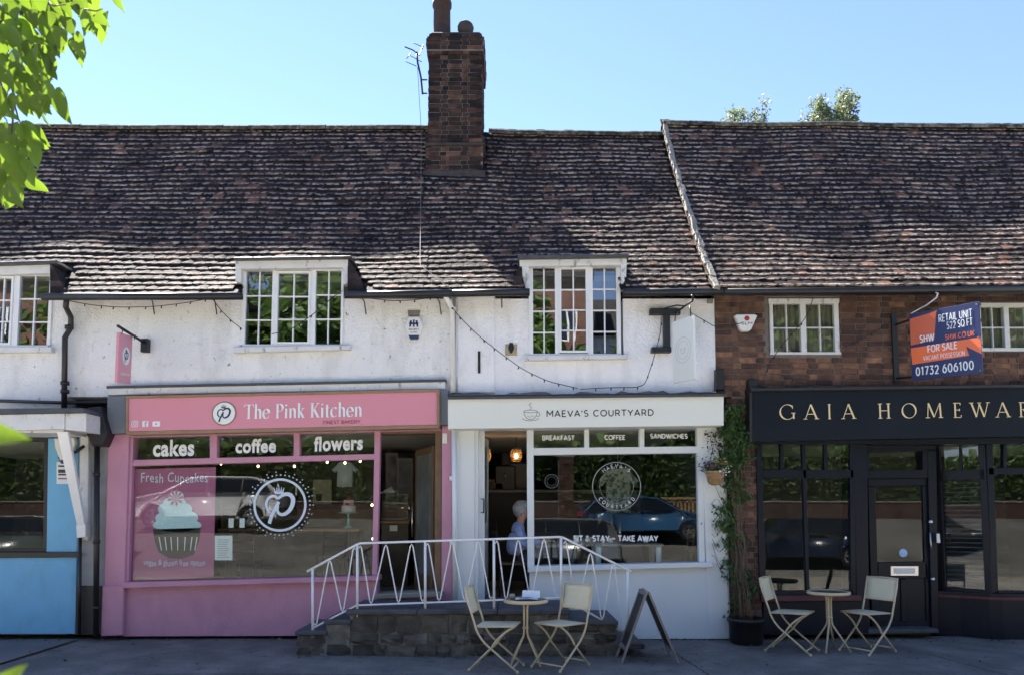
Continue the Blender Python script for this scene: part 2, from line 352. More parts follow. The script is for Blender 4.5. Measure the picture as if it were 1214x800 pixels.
def ribbon(mb, pts, wd, fr, d0, d1, closed=False):
    """flat stroke: pts in frame coordinates; wd = width or function(direction angle, t)"""
    n = len(pts); L, Rr = [], []
    for i in range(n):
        if closed: a, b = pts[i - 1], pts[(i + 1) % n]
        else: a, b = pts[max(i - 1, 0)], pts[min(i + 1, n - 1)]
        dx, dz = b[0] - a[0], b[1] - a[1]; l = math.hypot(dx, dz) or 1; dx /= l; dz /= l
        w_ = wd(math.atan2(dz, dx), i / max(1, n - 1)) if callable(wd) else wd
        L.append((pts[i][0] - dz * w_ / 2, pts[i][1] + dx * w_ / 2)); Rr.append((pts[i][0] + dz * w_ / 2, pts[i][1] - dx * w_ / 2))
    vs = []; fs = []
    for a, b in zip(L, Rr): vs += [fr.p(a[0], a[1], d1), fr.p(b[0], b[1], d1), fr.p(a[0], a[1], d0), fr.p(b[0], b[1], d0)]
    m = n if closed else n - 1
    for i in range(m):
        a, b = 4 * i, 4 * ((i + 1) % n)
        fs += [(a, a + 1, b + 1, b), (a, b, b + 2, a + 2), (a + 1, a + 3, b + 3, b + 1)]
    if not closed:
        fs += [(0, 2, 3, 1), (4 * n - 4, 4 * n - 3, 4 * n - 1, 4 * n - 2)]
    mb.add(vs, fs)

def text_shape(s, bold=0.0, spacing=1.0, shear=0):
    cu = bpy.data.curves.new('t', 'FONT'); cu.body = s; cu.offset = bold; cu.resolution_u = 3; cu.space_character = spacing; cu.shear = shear
    o = bpy.data.objects.new('t', cu); C.objects.link(o)
    bpy.context.view_layer.update()
    dg = bpy.context.evaluated_depsgraph_get(); me = bpy.data.meshes.new_from_object(o.evaluated_get(dg))
    vs = [(q.co.x, q.co.y) for q in me.vertices]; fs = [tuple(p.vertices) for p in me.polygons]
    bpy.data.objects.remove(o); bpy.data.meshes.remove(me); bpy.data.curves.remove(cu)
    return vs, fs
def text(s, rect, fr, d, mat_, parent, bold=.01, spacing=1.0, name='lettering', keep=False, jit=0, shear=0, thick=0.0):
    """lettering fitted to rect (u0, v0, u1, v1) of a frame"""
    vs, fs = text_shape(s, bold, spacing, shear)
    xs = [q[0] for q in vs]; ys = [q[1] for q in vs]; x0, x1, y0, y1 = min(xs), max(xs), min(ys), max(ys)
    u0, v0, u1, v1 = rect
    su = (u1 - u0) / (x1 - x0); sv = (v1 - v0) / (y1 - y0)
    def g(q):
        u = u0 + (q[0] - x0) * su; v = v0 + (q[1] - y0) * sv
        if jit: v += jit * (v1 - v0) * math.sin((q[0] - x0) * 2.3)
        return fr.p(u, v, d)
    mb = MB(); mb.add([g(q) for q in vs], fs)
    return mb.out(name, mat_, parent, fix=False)
def ptext(s, x0, y0, x1, y1, Y, mat_, parent, slope=0, **k):
    """lettering between two photo corners (slope = fall in pixels from left to right)"""
    a = P(x0, y1, Y); b = P(x1, y1 + slope, Y); c = P(x0, y0, Y)
    fr = Fr(a, b - a, (0, 0, 1)); fr.n = Vector((0, -1, 0))
    return text(s, (0, 0, (b - a).length, c.z - a.z), fr, .0, mat_, parent, **k)

def arc(cx, cy, rx, ry, a0, a1, n=14): return [(cx + rx * math.cos(R(a0 + (a1 - a0) * i / n)), cy + ry * math.sin(R(a0 + (a1 - a0) * i / n))) for i in range(n + 1)]
SER = {  # roman stroke letters: (advance, pen strokes, thin straight bars)
 'T': (.80, [[(.4, 0), (.4, 1)]], [[(0, .975), (.8, .975)], [(.01, .975), (.0, .82)], [(.79, .975), (.8, .82)], [(.26, .012), (.54, .012)]]),
 'h': (.66, [[(.14, 0), (.14, 1.02)], arc(.33, .42, .19, .24, 170, 0) + [(.52, 0)]], [[(.03, .012), (.25, .012)], [(.42, .012), (.63, .012)], [(.03, 1.0), (.14, 1.01)]]),
 'e': (.60, [arc(.30, .33, .26, .33, 5, 325, 24)], [[(.05, .37), (.55, .37)]]),
 'P': (.70, [[(.17, 0), (.17, 1)], [(.17, .98), (.36, .98)] + arc(.36, .73, .26, .25, 90, -90) + [(.17, .48)]], [[(.03, .012), (.32, .012)], [(.03, .985), (.2, .985)]]),
 'i': (.30, [[(.14, 0), (.14, .66)], [(.14, .84), (.14, .95)]], [[(.03, .012), (.25, .012)], [(.04, .65), (.14, .655)]]),
 'n': (.66, [[(.14, 0), (.14, .66)], arc(.33, .42, .19, .24, 170, 0) + [(.52, 0)]], [[(.03, .012), (.25, .012)], [(.42, .012), (.63, .012)], [(.03, .65), (.14, .655)]]),
 'k': (.62, [[(.14, 0), (.14, 1.02)], [(.28, .38), (.52, 0.0)]], [[(.14, .26), (.5, .65)], [(.03, .012), (.25, .012)], [(.42, .012), (.63, .012)], [(.38, .655), (.6, .655)], [(.03, 1.0), (.14, 1.01)]]),
 'K': (.82, [[(.17, 0), (.17, 1)], [(.33, .56), (.70, 0.0)]], [[(.17, .38), (.66, .98)], [(.03, .012), (.31, .012)], [(.03, .985), (.31, .985)], [(.58, .012), (.82, .012)], [(.53, .985), (.78, .985)]]),
 't': (.42, [[(.18, .88), (.18, .16)] + arc(.29, .14, .11, .13, 180, 300, 8)], [[(.03, .65), (.38, .65)]]),
 'c': (.56, [arc(.30, .33, .26, .33, 45, 320, 22)], []),
 'G': (.86, [arc(.45, .5, .41, .5, 48, 325, 26), [(.80, .03), (.80, .42)]], [[(.66, .42), (.9, .42)], [(.74, .72), (.74, .93)]]),
 'A': (.80, [[(.40, 1.0), (.74, 0)]], [[(.40, 1.0), (.07, 0)], [(.17, .34), (.62, .34)], [(-.04, .012), (.18, .012)], [(.61, .012), (.86, .012)]]),
 'I': (.36, [[(.18, 0), (.18, 1)]], [[(.05, .012), (.31, .012)], [(.05, .988), (.31, .988)]]),
 'H': (.90, [[(.17, 0), (.17, 1)], [(.73, 0), (.73, 1)]], [[(.17, .52), (.73, .52)], [(.04, .012), (.30, .012)], [(.04, .988), (.30, .988)], [(.60, .012), (.86, .012)], [(.60, .988), (.86, .988)]]),
 'O': (.94, [arc(.47, .5, .42, .49, 0, 360, 32)], []),
 'M': (1.05, [[(.18, 1), (.51, .05)], [(.88, 1), (.92, 0)]], [[(.18, 1), (.12, 0)], [(.51, .05), (.88, 1)], [(0, .012), (.25, .012)], [(.79, .012), (1.05, .012)]]),
 'E': (.62, [[(.17, 0), (.17, 1)]], [[(.04, .988), (.55, .988)], [(.17, .52), (.48, .52)], [(.04, .012), (.58, .012)], [(.55, .99), (.55, .85)], [(.58, .01), (.60, .17)], [(.48, .44), (.48, .6)]]),
 'W': (1.15, [[(.10, 1), (.38, .03)], [(.55, .92), (.82, .03)]], [[(.38, .03), (.56, .95)], [(.82, .03), (1.05, 1)], [(-.02, .988), (.22, .988)], [(.94, .988), (1.16, .988)], [(.45, .988), (.66, .988)]]),
 'R': (.76, [[(.17, 0), (.17, 1)], [(.17, .98), (.34, .98)] + arc(.34, .75, .22, .23, 90, -90) + [(.17, .52)], [(.36, .52), (.72, 0)]], [[(.04, .012), (.30, .012)], [(.04, .985), (.2, .985)], [(.64, .012), (.82, .012)]]),
 'S': (.58, [arc(.29, .755, .21, .23, 40, 265, 14) + arc(.29, .27, .235, .26, 88, -140, 16)], [[(.49, .72), (.49, .94)], [(.05, .06), (.05, .3)]]),
}
def serif(s, rect, fr, d, mat_, parent, pen=.13, thin=.03, track=.08, thick=.004, name='lettering', space=.45):
    items = []; x = 0
    for ch in s:
        if ch == ' ': x += space; continue
        wd, st, br = SER[ch]
        items.append((x, st, br)); x += wd + track
    x -= track
    u0, v0, u1, v1 = rect; su = (u1 - u0) / x; sv = v1 - v0; objs = []
    def pw(a, t): return max(thin, pen * abs(math.sin(a - R(22))) ** 1.3) * sv
    for k, (x_, st, br) in enumerate(items):
        mb = MB(); z = 0
        for q in st:
            if len(q) == 2: q = [q[0], ((q[0][0] + q[1][0]) / 2, (q[0][1] + q[1][1]) / 2), q[1]]
            ribbon(mb, [(u0 + (x_ + a) * su, v0 + b * sv) for a, b in q], pw, fr, d, d + thick + z); z += .0004
        for q in br:
            ribbon(mb, [(u0 + (x_ + a) * su, v0 + b * sv) for a, b in q], thin * 1.15 * sv, fr, d, d + thick + z); z += .0004
        objs.append(mb.out('letter', mat_, parent))
    return objs

_a = lambda *k: arc(*k)
SAN = {  # plain even-width capitals: (advance, strokes)
 'A': (.86, [[(.02, 0), (.43, 1), (.84, 0)], [(.18, .3), (.68, .3)]]), 'B': (.72, [[(.08, 0), (.08, 1), (.4, 1)] + _a(.4, .76, .24, .24, 90, -90)[1:] + [(.08, .52)], [(.4, .52)] + _a(.42, .26, .25, .26, 90, -90) + [(.08, 0)]]),
 'C': (.88, [_a(.5, .5, .44, .5, 48, 312, 18)]), 'D': (.88, [[(.08, 0), (.08, 1), (.36, 1)] + _a(.36, .5, .46, .5, 90, -90, 16)[1:] + [(.06, 0)]]),
 'E': (.66, [[(.62, 1), (.08, 1), (.08, 0), (.64, 0)], [(.08, .51), (.56, .51)]]), 'F': (.62, [[(.62, 1), (.08, 1), (.08, 0)], [(.08, .48), (.55, .48)]]),
 'H': (.82, [[(.08, 0), (.08, 1)], [(.74, 0), (.74, 1)], [(.08, .51), (.74, .51)]]), 'I': (.18, [[(.09, 0), (.09, 1)]]), 'K': (.78, [[(.08, 0), (.08, 1)], [(.70, 1), (.10, .40)], [(.3, .58), (.74, 0)]]),
 'L': (.58, [[(.08, 1), (.08, 0), (.56, 0)]]), 'M': (1.04, [[(.08, 0), (.08, 1), (.52, .34), (.96, 1), (.96, 0)]]), 'N': (.86, [[(.08, 0), (.08, 1), (.78, 0), (.78, 1)]]),
 'O': (1.0, [_a(.5, .5, .45, .5, 0, 360, 24)]), 'P': (.72, [[(.08, 0), (.08, 1), (.38, 1)] + _a(.38, .71, .28, .29, 90, -90)[1:] + [(.08, .42)]]), 'Q': (1.0, [_a(.5, .5, .45, .5, 0, 360, 24), [(.62, .22), (.92, -.06)]]),
 'R': (.76, [[(.08, 0), (.08, 1), (.38, 1)] + _a(.38, .72, .28, .28, 90, -90)[1:] + [(.08, .44)], [(.42, .44), (.70, 0)]]), 'S': (.68, [_a(.35, .745, .26, .255, 35, 262, 12) + _a(.34, .255, .29, .255, 84, -145, 14)]),
 'T': (.74, [[(.0, 1), (.74, 1)], [(.37, 1), (.37, 0)]]), 'U': (.82, [[(.08, 1), (.08, .34)] + _a(.41, .34, .33, .34, 180, 360, 14) + [(.74, 1)]]), 'V': (.84, [[(.02, 1), (.42, 0), (.82, 1)]]), 'W': (1.24, [[(.02, 1), (.33, 0), (.62, .95), (.91, 0), (1.22, 1)]]),
 'Y': (.80, [[(.02, 1), (.40, .46), (.78, 1)], [(.40, .46), (.40, 0)]]), 'G': (.92, [_a(.5, .5, .44, .5, 48, 330, 18) + [(.88, .48), (.58, .48)]]), "'": (.14, [[(.07, 1), (.07, .68)]]), '.': (.16, [[(.08, 0), (.08, .14)]]),
 '&': (.86, [[(.80, 0), (.24, .66)] + _a(.38, .80, .17, .19, 200, -30, 10) + [(.14, .38)] + _a(.32, .23, .26, .22, 150, 290, 10) + [(.76, .46)]]), '~': (.66, [[(.06, .42), (.2, .54), (.34, .48), (.46, .42), (.6, .54)]]),
 '0': (.78, [_a(.39, .5, .31, .5, 0, 360, 22)]), '1': (.48, [[(.06, .84), (.3, 1), (.3, 0)]]), '2': (.72, [_a(.35, .70, .27, .30, 165, -40, 12) + [(.10, 0), (.66, 0)]]), '3': (.72, [[(.08, 1), (.60, 1), (.34, .60)] + _a(.34, .30, .29, .30, 85, -150, 14)]),
 '5': (.72, [[(.60, 1), (.14, 1), (.10, .56)] + _a(.34, .30, .29, .31, 110, -145, 14)]), '6': (.76, [[(.56, 1)] + [(.3, .84)] + _a(.39, .32, .30, .32, 160, 520, 22)]), '7': (.70, [[(.04, 1), (.64, 1), (.26, 0)]]),
}
def sans(s, rect, fr, d, mat_, parent, wt=.17, track=.16, space=.45, thick=.0008, name='lettering'):
    items = []; x = 0
    for ch in s:
        if ch == ' ': x += space; continue
        wd, st = SAN[ch]; items.append((x, st)); x += wd + track
    x -= track; u0, v0, u1, v1 = rect; su = (u1 - u0) / x; sv = v1 - v0; w_ = wt * min(su, sv) * 1.0; mb = MB(); ins = w_ / 2
    for x_, st in items:
        z = 0
        for q in st:
            P_ = [(u0 + (x_ + a) * su, v0 + ins + b * (sv - 2 * ins)) for a, b in q]; Q_ = [P_[0]]
            for i in range(1, len(P_)):          # sharp corners keep their width: two points close to each corner
                if 0 < i < len(P_) - 1:
                    a, b, c = P_[i - 1], P_[i], P_[i + 1]; v1_ = (b[0] - a[0], b[1] - a[1]); v2_ = (c[0] - b[0], c[1] - b[1]); l1, l2 = math.hypot(*v1_) or 1e-9, math.hypot(*v2_) or 1e-9
                    cs = (v1_[0] * v2_[0] + v1_[1] * v2_[1]) / (l1 * l2 + 1e-12)
                    if cs < .6:
                        e = min(.0005 + w_ * .02, l1 * .3, l2 * .3); Q_.append((b[0] - v1_[0] / l1 * e + 0, b[1] - v1_[1] / l1 * e)); Q_.append(None); Q_.append((b[0] + v2_[0] / l2 * e, b[1] + v2_[1] / l2 * e)); continue
                Q_.append(P_[i])
            seg = []; runs = []
            for p_ in Q_:
                if p_ is None: runs.append(seg); seg = []
                else: seg.append(p_)
            runs.append(seg)
            for k, rn in enumerate(runs):
                if len(rn) < 2: continue
                a, b = rn[0], rn[1]; l = math.hypot(b[0] - a[0], b[1] - a[1]) or 1; e_ = w_ * .42
                if k > 0: rn[0] = (a[0] - (b[0] - a[0]) / l * e_, a[1] - (b[1] - a[1]) / l * e_)
                a, b = rn[-1], rn[-2]; l = math.hypot(b[0] - a[0], b[1] - a[1]) or 1
                if k < len(runs) - 1: rn[-1] = (a[0] - (b[0] - a[0]) / l * e_, a[1] - (b[1] - a[1]) / l * e_)
                ribbon(mb, rn, w_, fr, d, d + thick + z); z += .00025
    return mb.out(name, mat_, parent)
def psans(s, x0, y0, x1, y1, Y, mat_, parent, slope=0, **k):
    a = P(x0, y1, Y); b = P(x1, y1 + slope, Y); c = P(x0, y0, Y)
    fr = Fr(a, b - a, (0, 0, 1)); fr.n = Vector((0, -1, 0))
    return sans(s, (0, 0, (b - a).length, c.z - a.z), fr, .0, mat_, parent, **k)

# ---------------------------------------------------------------- repeated small pieces
def tile_proto(seed, w_=.163, l=.255, t=.017):
    rg = random.Random(seed); vs = []; fs = []
    cam_ = .0005 + rg.random() * .0022; ch = [rg.uniform(-.005, .003) for _ in range(4)]
    xs = [-w_ / 2, -w_ / 6, w_ / 6, w_ / 2]; ys = [0, .026, .048, l]
    for j, y in enumerate(ys):
        for i, x in enumerate(xs):
            z = -cam_ * (abs(x) / (w_ / 2)) ** 2 + cam_ * .6 * (1 - (y / l)) * (1 if i in (1, 2) else .2) + rg.uniform(-.0015, .0015)
            vs.append((x + rg.uniform(-.002, .002), y + (ch[i] if j == 0 else 0), z))
    for j in range(3):
        for i in range(3): a = j * 4 + i; fs.append((a, a + 1, a + 5, a + 4))
    n = len(vs)
    for i in range(4): vs.append((vs[i][0], vs[i][1] + .001, vs[i][2] - t))
    for i in range(3): fs.append((i + 1, i, n + i, n + i + 1))
    vs.append((vs[12][0], vs[12][1], vs[12][2] - t)); vs.append((vs[15][0], vs[15][1], vs[15][2] - t))
    fs += [(0, 4, 8, 12, n + 4, n), (3, n + 3, n + 5, 15, 11, 7)]
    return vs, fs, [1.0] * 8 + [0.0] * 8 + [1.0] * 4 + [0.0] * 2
def block_proto(seed, sx, sy, sz, jit=.003, bev=.004):
    rg = random.Random(seed); bm = bmesh.new(); bmesh.ops.create_cube(bm, size=1)
    for q in bm.verts: q.co = Vector((q.co.x * sx, q.co.y * sy, q.co.z * sz))
    if bev: bmesh.ops.bevel(bm, geom=bm.edges[:], offset=bev, segments=1, affect='EDGES')
    for q in bm.verts: q.co += Vector((rg.uniform(-jit, jit), rg.uniform(-jit, jit), rg.uniform(-jit, jit)))
    bm.verts.index_update(); r = ([q.co[:] for q in bm.verts], [[q.index for q in f.verts] for f in bm.faces]); bm.free(); return r

def pieces(name, protos, places, parent, mat_, nmax=300, smooth=False):
    """places: (4x4 matrix in world space, proto index); the first nmax become objects, the rest one 'stuff' part"""
    off = Matrix.Translation(-wloc(parent)); mes = []
    for pr_ in protos:
        vs, fs = pr_[:2]
        me = bpy.data.meshes.new(name); me.from_pydata(vs, [], fs); me.materials.append(mat_)
        if smooth: me.polygons.foreach_set('use_smooth', [True] * len(me.polygons))
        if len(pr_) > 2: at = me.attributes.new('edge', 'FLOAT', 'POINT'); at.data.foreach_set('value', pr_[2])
        mes.append(me)
    for mt, k in places[:nmax]:
        o = bpy.data.objects.new(name, mes[k]); C.objects.link(o); o.parent = parent; o.matrix_local = off @ mt
    rest = places[nmax:]
    if rest:
        V = []; Fc = []; T = []; EG = []; n = 0; pv = [np.array(p[0]) for p in protos]
        for mt, k in rest:
            m = np.array(off @ mt); v = pv[k] @ m[:3, :3].T + m[:3, 3]; V.append(v)
            Fc += [tuple(i + n for i in f) for f in protos[k][1]]; T.append(np.full(len(v), random.random())); n += len(v)
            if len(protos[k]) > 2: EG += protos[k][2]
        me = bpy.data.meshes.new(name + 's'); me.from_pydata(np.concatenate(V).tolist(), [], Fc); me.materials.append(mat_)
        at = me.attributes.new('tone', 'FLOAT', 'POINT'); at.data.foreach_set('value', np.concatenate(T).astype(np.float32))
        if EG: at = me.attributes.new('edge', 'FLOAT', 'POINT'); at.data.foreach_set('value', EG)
        if smooth: me.polygons.foreach_set('use_smooth', [True] * len(me.polygons))
        o = bpy.data.objects.new(name + 's', me); C.objects.link(o); o.parent = parent; o['kind'] = 'stuff'

def basis(x, y, z, o): return Matrix(((x[0], y[0], z[0], o[0]), (x[1], y[1], z[1], o[1]), (x[2], y[2], z[2], o[2]), (0, 0, 0, 1)))

# ---------------------------------------------------------------- the roof surface (a real 3D function, sagging with age)
EY = -.27
EZ0 = P(80, 350, EY).z
ds = .01; SS = [0.0]; YY = [EY]; ZZ = [EZ0]
def pitch(s): return R(44 + 11 * (min(1, s / 3.2)) ** .75)
while True:
    s = SS[-1]; p = pitch(s); y = YY[-1] + math.cos(p) * ds; z = ZZ[-1] + math.sin(p) * ds
    SS.append(s + ds); YY.append(y); ZZ.append(z)
    if P(607, 155.5, y).z <= z: break
RL = SS[-1]
def lerp_tab(tab, x):
    if x <= tab[0][0]: return tab[0][1]
    for (a, b), (c, d) in zip(tab, tab[1:]):
        if x <= c: return b + (d - b) * (x - a) / (c - a)
    return tab[-1][1]
RIDGE = [(-9, 147), (-6.5, 149), (-1.6, 149), (-.4, 153), (0, 155), (2.6, 157)]
RIDGE2 = [(2.6, 147), (4.2, 151), (5.6, 149), (7, 152), (9, 152)]
EAVE = [(-9, 353), (-5.8, 351.5), (-.86, 348), (2.6, 345), (9, 341)]
def roof_pt(x, s, h=0.0, right=False):
    s_ = max(0, min(RL, s)); i = min(len(SS) - 2, int(s_ / ds)); f = s_ / ds - i
    y = YY[i] + (YY[i + 1] - YY[i]) * f; z = ZZ[i] + (ZZ[i + 1] - ZZ[i]) * f; p = pitch(s_)
    if s < 0: y += s * math.cos(p); z += s * math.sin(p)
    t = s_ / RL
    und = .022 * math.sin(.8 * x + .5) * math.sin(.9 * s + .4) + .009 * math.sin(1.9 * x + 1.3 * s) + .005 * math.sin(3.7 * x - 1.3 * s + 1)
    und += .004 * math.sin(2.6 * s + .6 * x)
    und *= min(1, t * 6) * min(1, (1 - t) * 6 + .1)
    h += und + (.07 if right else 0)
    z += (150 - lerp_tab(RIDGE2 if right else RIDGE, x)) / 69.0 * t ** 1.5 + (350 - lerp_tab(EAVE, x)) / 92.0 * (1 - t)
    return Vector((x, y - math.sin(p) * h, z + math.cos(p) * h))
def roof_basis(x, s, right=False):
    a = roof_pt(x, s, 0, right); sx = (roof_pt(x + .05, s, 0, right) - roof_pt(x - .05, s, 0, right)).normalized()
    ss = (roof_pt(x, s + .05, 0, right) - roof_pt(x, s - .05, 0, right)).normalized(); n = sx.cross(ss).normalized(); ss = n.cross(sx)
    return a, sx, ss, n
GA, TW = .142, .168
TP = [tile_proto(i) for i in range(8)]
def s_at_y(y):
    for s, yy in zip(SS, YY):
        if yy >= y: return s
    return RL
def make_roof(root, x0, x1, holes, right=False):
    """holes: (x0, x1, s0, s1)"""
    mb = MB(); nx, ns = max(2, int((x1 - x0) / .25)), 30; vs = []; fs = []
    xs = [x0 + (x1 - x0) * i / nx for i in range(nx + 1)] + [q for h in holes for q in h[:2] if x0 < q < x1]; xs = sorted(set(round(q, 4) for q in xs))
    sv = [RL * j / ns for j in range(ns + 1)] + [q for h in holes for q in h[2:] if 0 < q < RL]; sv = sorted(set(round(q, 4) for q in sv))
    for s in sv:
        for x in xs: vs.append(roof_pt(x, s, -.035, right))
    w_ = len(xs)
    for j in range(len(sv) - 1):
        for i in range(w_ - 1):
            cx, cs = (xs[i] + xs[i + 1]) / 2, (sv[j] + sv[j + 1]) / 2
            if any(h[0] < cx < h[1] and h[2] < cs < h[3] for h in holes): continue
            a = j * w_ + i; fs.append((a, a + 1, a + w_ + 1, a + w_))
    mb.add(vs, fs)
    # rear slope and its eaves
    a, b = roof_pt(x0, RL, -.035, right), roof_pt(x1, RL, -.035, right)
    mb.add([a, b, (b.x, b.y + 3.3, EZ0), (a.x, a.y + 3.3, EZ0)], [(0, 1, 2, 3)])
    roof = mb.out('roof', M['deck'], root, fix=False)
    rg = random.Random(int(x0 * 100)); pl = []; nrow = int(RL / GA) + 1
    for r in range(-1, nrow):
        s = max(0, r) * GA - (.03 if r <= 0 else 0) + (.0 if r >= 0 else .012)
        o = (TW / 2 if r % 2 else 0); c = math.floor(x0 / TW) - 1
        lift = .0
        while c * TW + o < x1:
            x = c * TW + o; c += 1
            xc = x
            if x < x0 or x >= x1: continue
            if any(h[0] - .03 < xc < h[1] + .03 and h[2] - .12 < s < h[3] - .005 for h in holes): continue
            a, sx, ss, n = roof_basis(xc, max(0, s), right)
            rot = rg.gauss(0, R(.9)); co = math.sin(x * 2.1 + r * 1.7) * .5 + math.sin(x * 5.3 - r * 2.9) * .35 + math.sin(x * .7 + r * 4.1) * .5; tl = R(-5.2) + R(1.0) * co + rg.gauss(0, R(.55)) + (rg.random() < .05) * R(-3)
            sj = rg.gauss(0, .004)
            yv = (ss * math.cos(tl) + n * math.sin(tl)); nn = sx.cross(yv)
            roll = rg.gauss(0, R(.7)); xv = sx * math.cos(roll) + nn * math.sin(roll); nn = xv.cross(yv)
            x2 = xv * math.cos(rot) + yv * math.sin(rot); y2 = -xv * math.sin(rot) + yv * math.cos(rot)
            base = a + ss * (sj + min(0, s)) + n * ((.026 if r >= 0 else .008) + rg.uniform(-.001, .002) + .0025 * co)
            pl.append((basis(x2, y2, nn, base), rg.randrange(len(TP))))
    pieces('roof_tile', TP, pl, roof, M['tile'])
    # ridge tiles
    prof = [(.13 * math.cos(R(a_)), .11 * math.sin(R(a_))) for a_ in range(-10, 191, 20)]
    vs = [(xx, q[0], q[1] - .04) for xx in (0, .44) for q in prof] + [(xx, q[0] * .84, q[1] * .84 - .045) for xx in (0, .44) for q in prof]
    k = len(prof); fs = [(i, i + 1, k + i + 1, k + i) for i in range(k - 1)] + [(2 * k + i, i, i + 1, 2 * k + i + 1)[::-1] for i in range(k - 1)] + [(3 * k + i, k + i, k + i + 1, 3 * k + i + 1) for i in range(k - 1)]
    pl = []; x = x0
    while x < x1 - .2:
        a = roof_pt(x, RL, 0, right); b = roof_pt(x + .44, RL, 0, right)
        if not any(h[3] > RL and h[0] < x + .3 < h[1] for h in holes):
            xv = (b - a).normalized(); yv = Vector((0, 1, 0)); zv = xv.cross(yv)
            pl.append((basis(xv, yv, zv, a + Vector((0, .03, .02 + rg.uniform(-.008, .008)))), 0))
        x += .45
    pieces('ridge_tile', [(vs, fs)], pl, roof, M['tile_ridge'])
    return roof
M['tile_ridge'] = rampmat('mossy ridge tile', [(0, (.05, .045, .035)), (1, (.14, .12, .09))], bump=.6, bs=40, dirt=((.28, .27, .2), 9, .5, .65, .7, 1))

def wall_holes(name, x0, x1, z0, z1, y0, y1, holes, mat_, parent):
    xs = sorted({x0, x1} | {max(x0, min(x1, q)) for h in holes for q in h[:2]}); zs = sorted({z0, z1} | {max(z0, min(z1, q)) for h in holes for q in h[2:]})
    # finer grid keeps faces compact
    inh = lambda cx, cz: any(h[0] < cx < h[1] and h[2] < cz < h[3] for h in holes) or not (x0 < cx < x1 and z0 < cz < z1)
    mb = MB(); ids = {}
    def q(a, b, c, d): mb.add([a, b, c, d], [(0, 1, 2, 3)])
    for i in range(len(xs) - 1):
        for j in range(len(zs) - 1):
            a, b, c, d = xs[i], xs[i + 1], zs[j], zs[j + 1]; cx, cz = (a + b) / 2, (c + d) / 2
            if inh(cx, cz): continue
            q((a, y0, c), (b, y0, c), (b, y0, d), (a, y0, d)); q((a, y1, d), (b, y1, d), (b, y1, c), (a, y1, c))
            if i == 0 or inh((xs[i - 1] + a) / 2, cz): q((a, y0, c), (a, y0, d), (a, y1, d), (a, y1, c))
            if i == len(xs) - 2 or inh((xs[i + 2] + b) / 2, cz): q((b, y0, c), (b, y1, c), (b, y1, d), (b, y0, d))
            if j == 0 or inh(cx, (zs[j - 1] + c) / 2): q((a, y0, c), (a, y1, c), (b, y1, c), (b, y0, c))
            if j == len(zs) - 2 or inh(cx, (zs[j + 2] + d) / 2): q((a, y0, d), (b, y0, d), (b, y1, d), (a, y1, d))
    me = mb.out(name, mat_, parent, fix=False)
    bm = bmesh.new(); bm.from_mesh(me.data); bmesh.ops.remove_doubles(bm, verts=bm.verts, dist=1e-5); bmesh.ops.recalc_face_normals(bm, faces=bm.faces); bm.to_mesh(me.data); bm.free()
    return me
def hole(x0, y0, x1, y1, Y=0.0):
    a, b = P(x0, y1, Y), P(x1, y0, Y); return (a.x, b.x, a.z, b.z)

def room(root, x0, x1, y0, y1, z0, z1, wm, fm, cm, nm=''):
    t = .06
    mb = MB(); mb.box(x0, x0 + t, y0, y1, z0, z1); mb.box(x1 - t, x1, y0, y1, z0, z1); mb.box(x0 + t, x1 - t, y1 - t, y1, z0, z1)
    mb.out('interior_wall', wm, root)
    box('interior_floor', x0, x1, y0, y1, z0 - .08, z0, fm, root, 0); box('interior_ceiling', x0, x1, y0, y1, z1, z1 + .08, cm, root, 0)

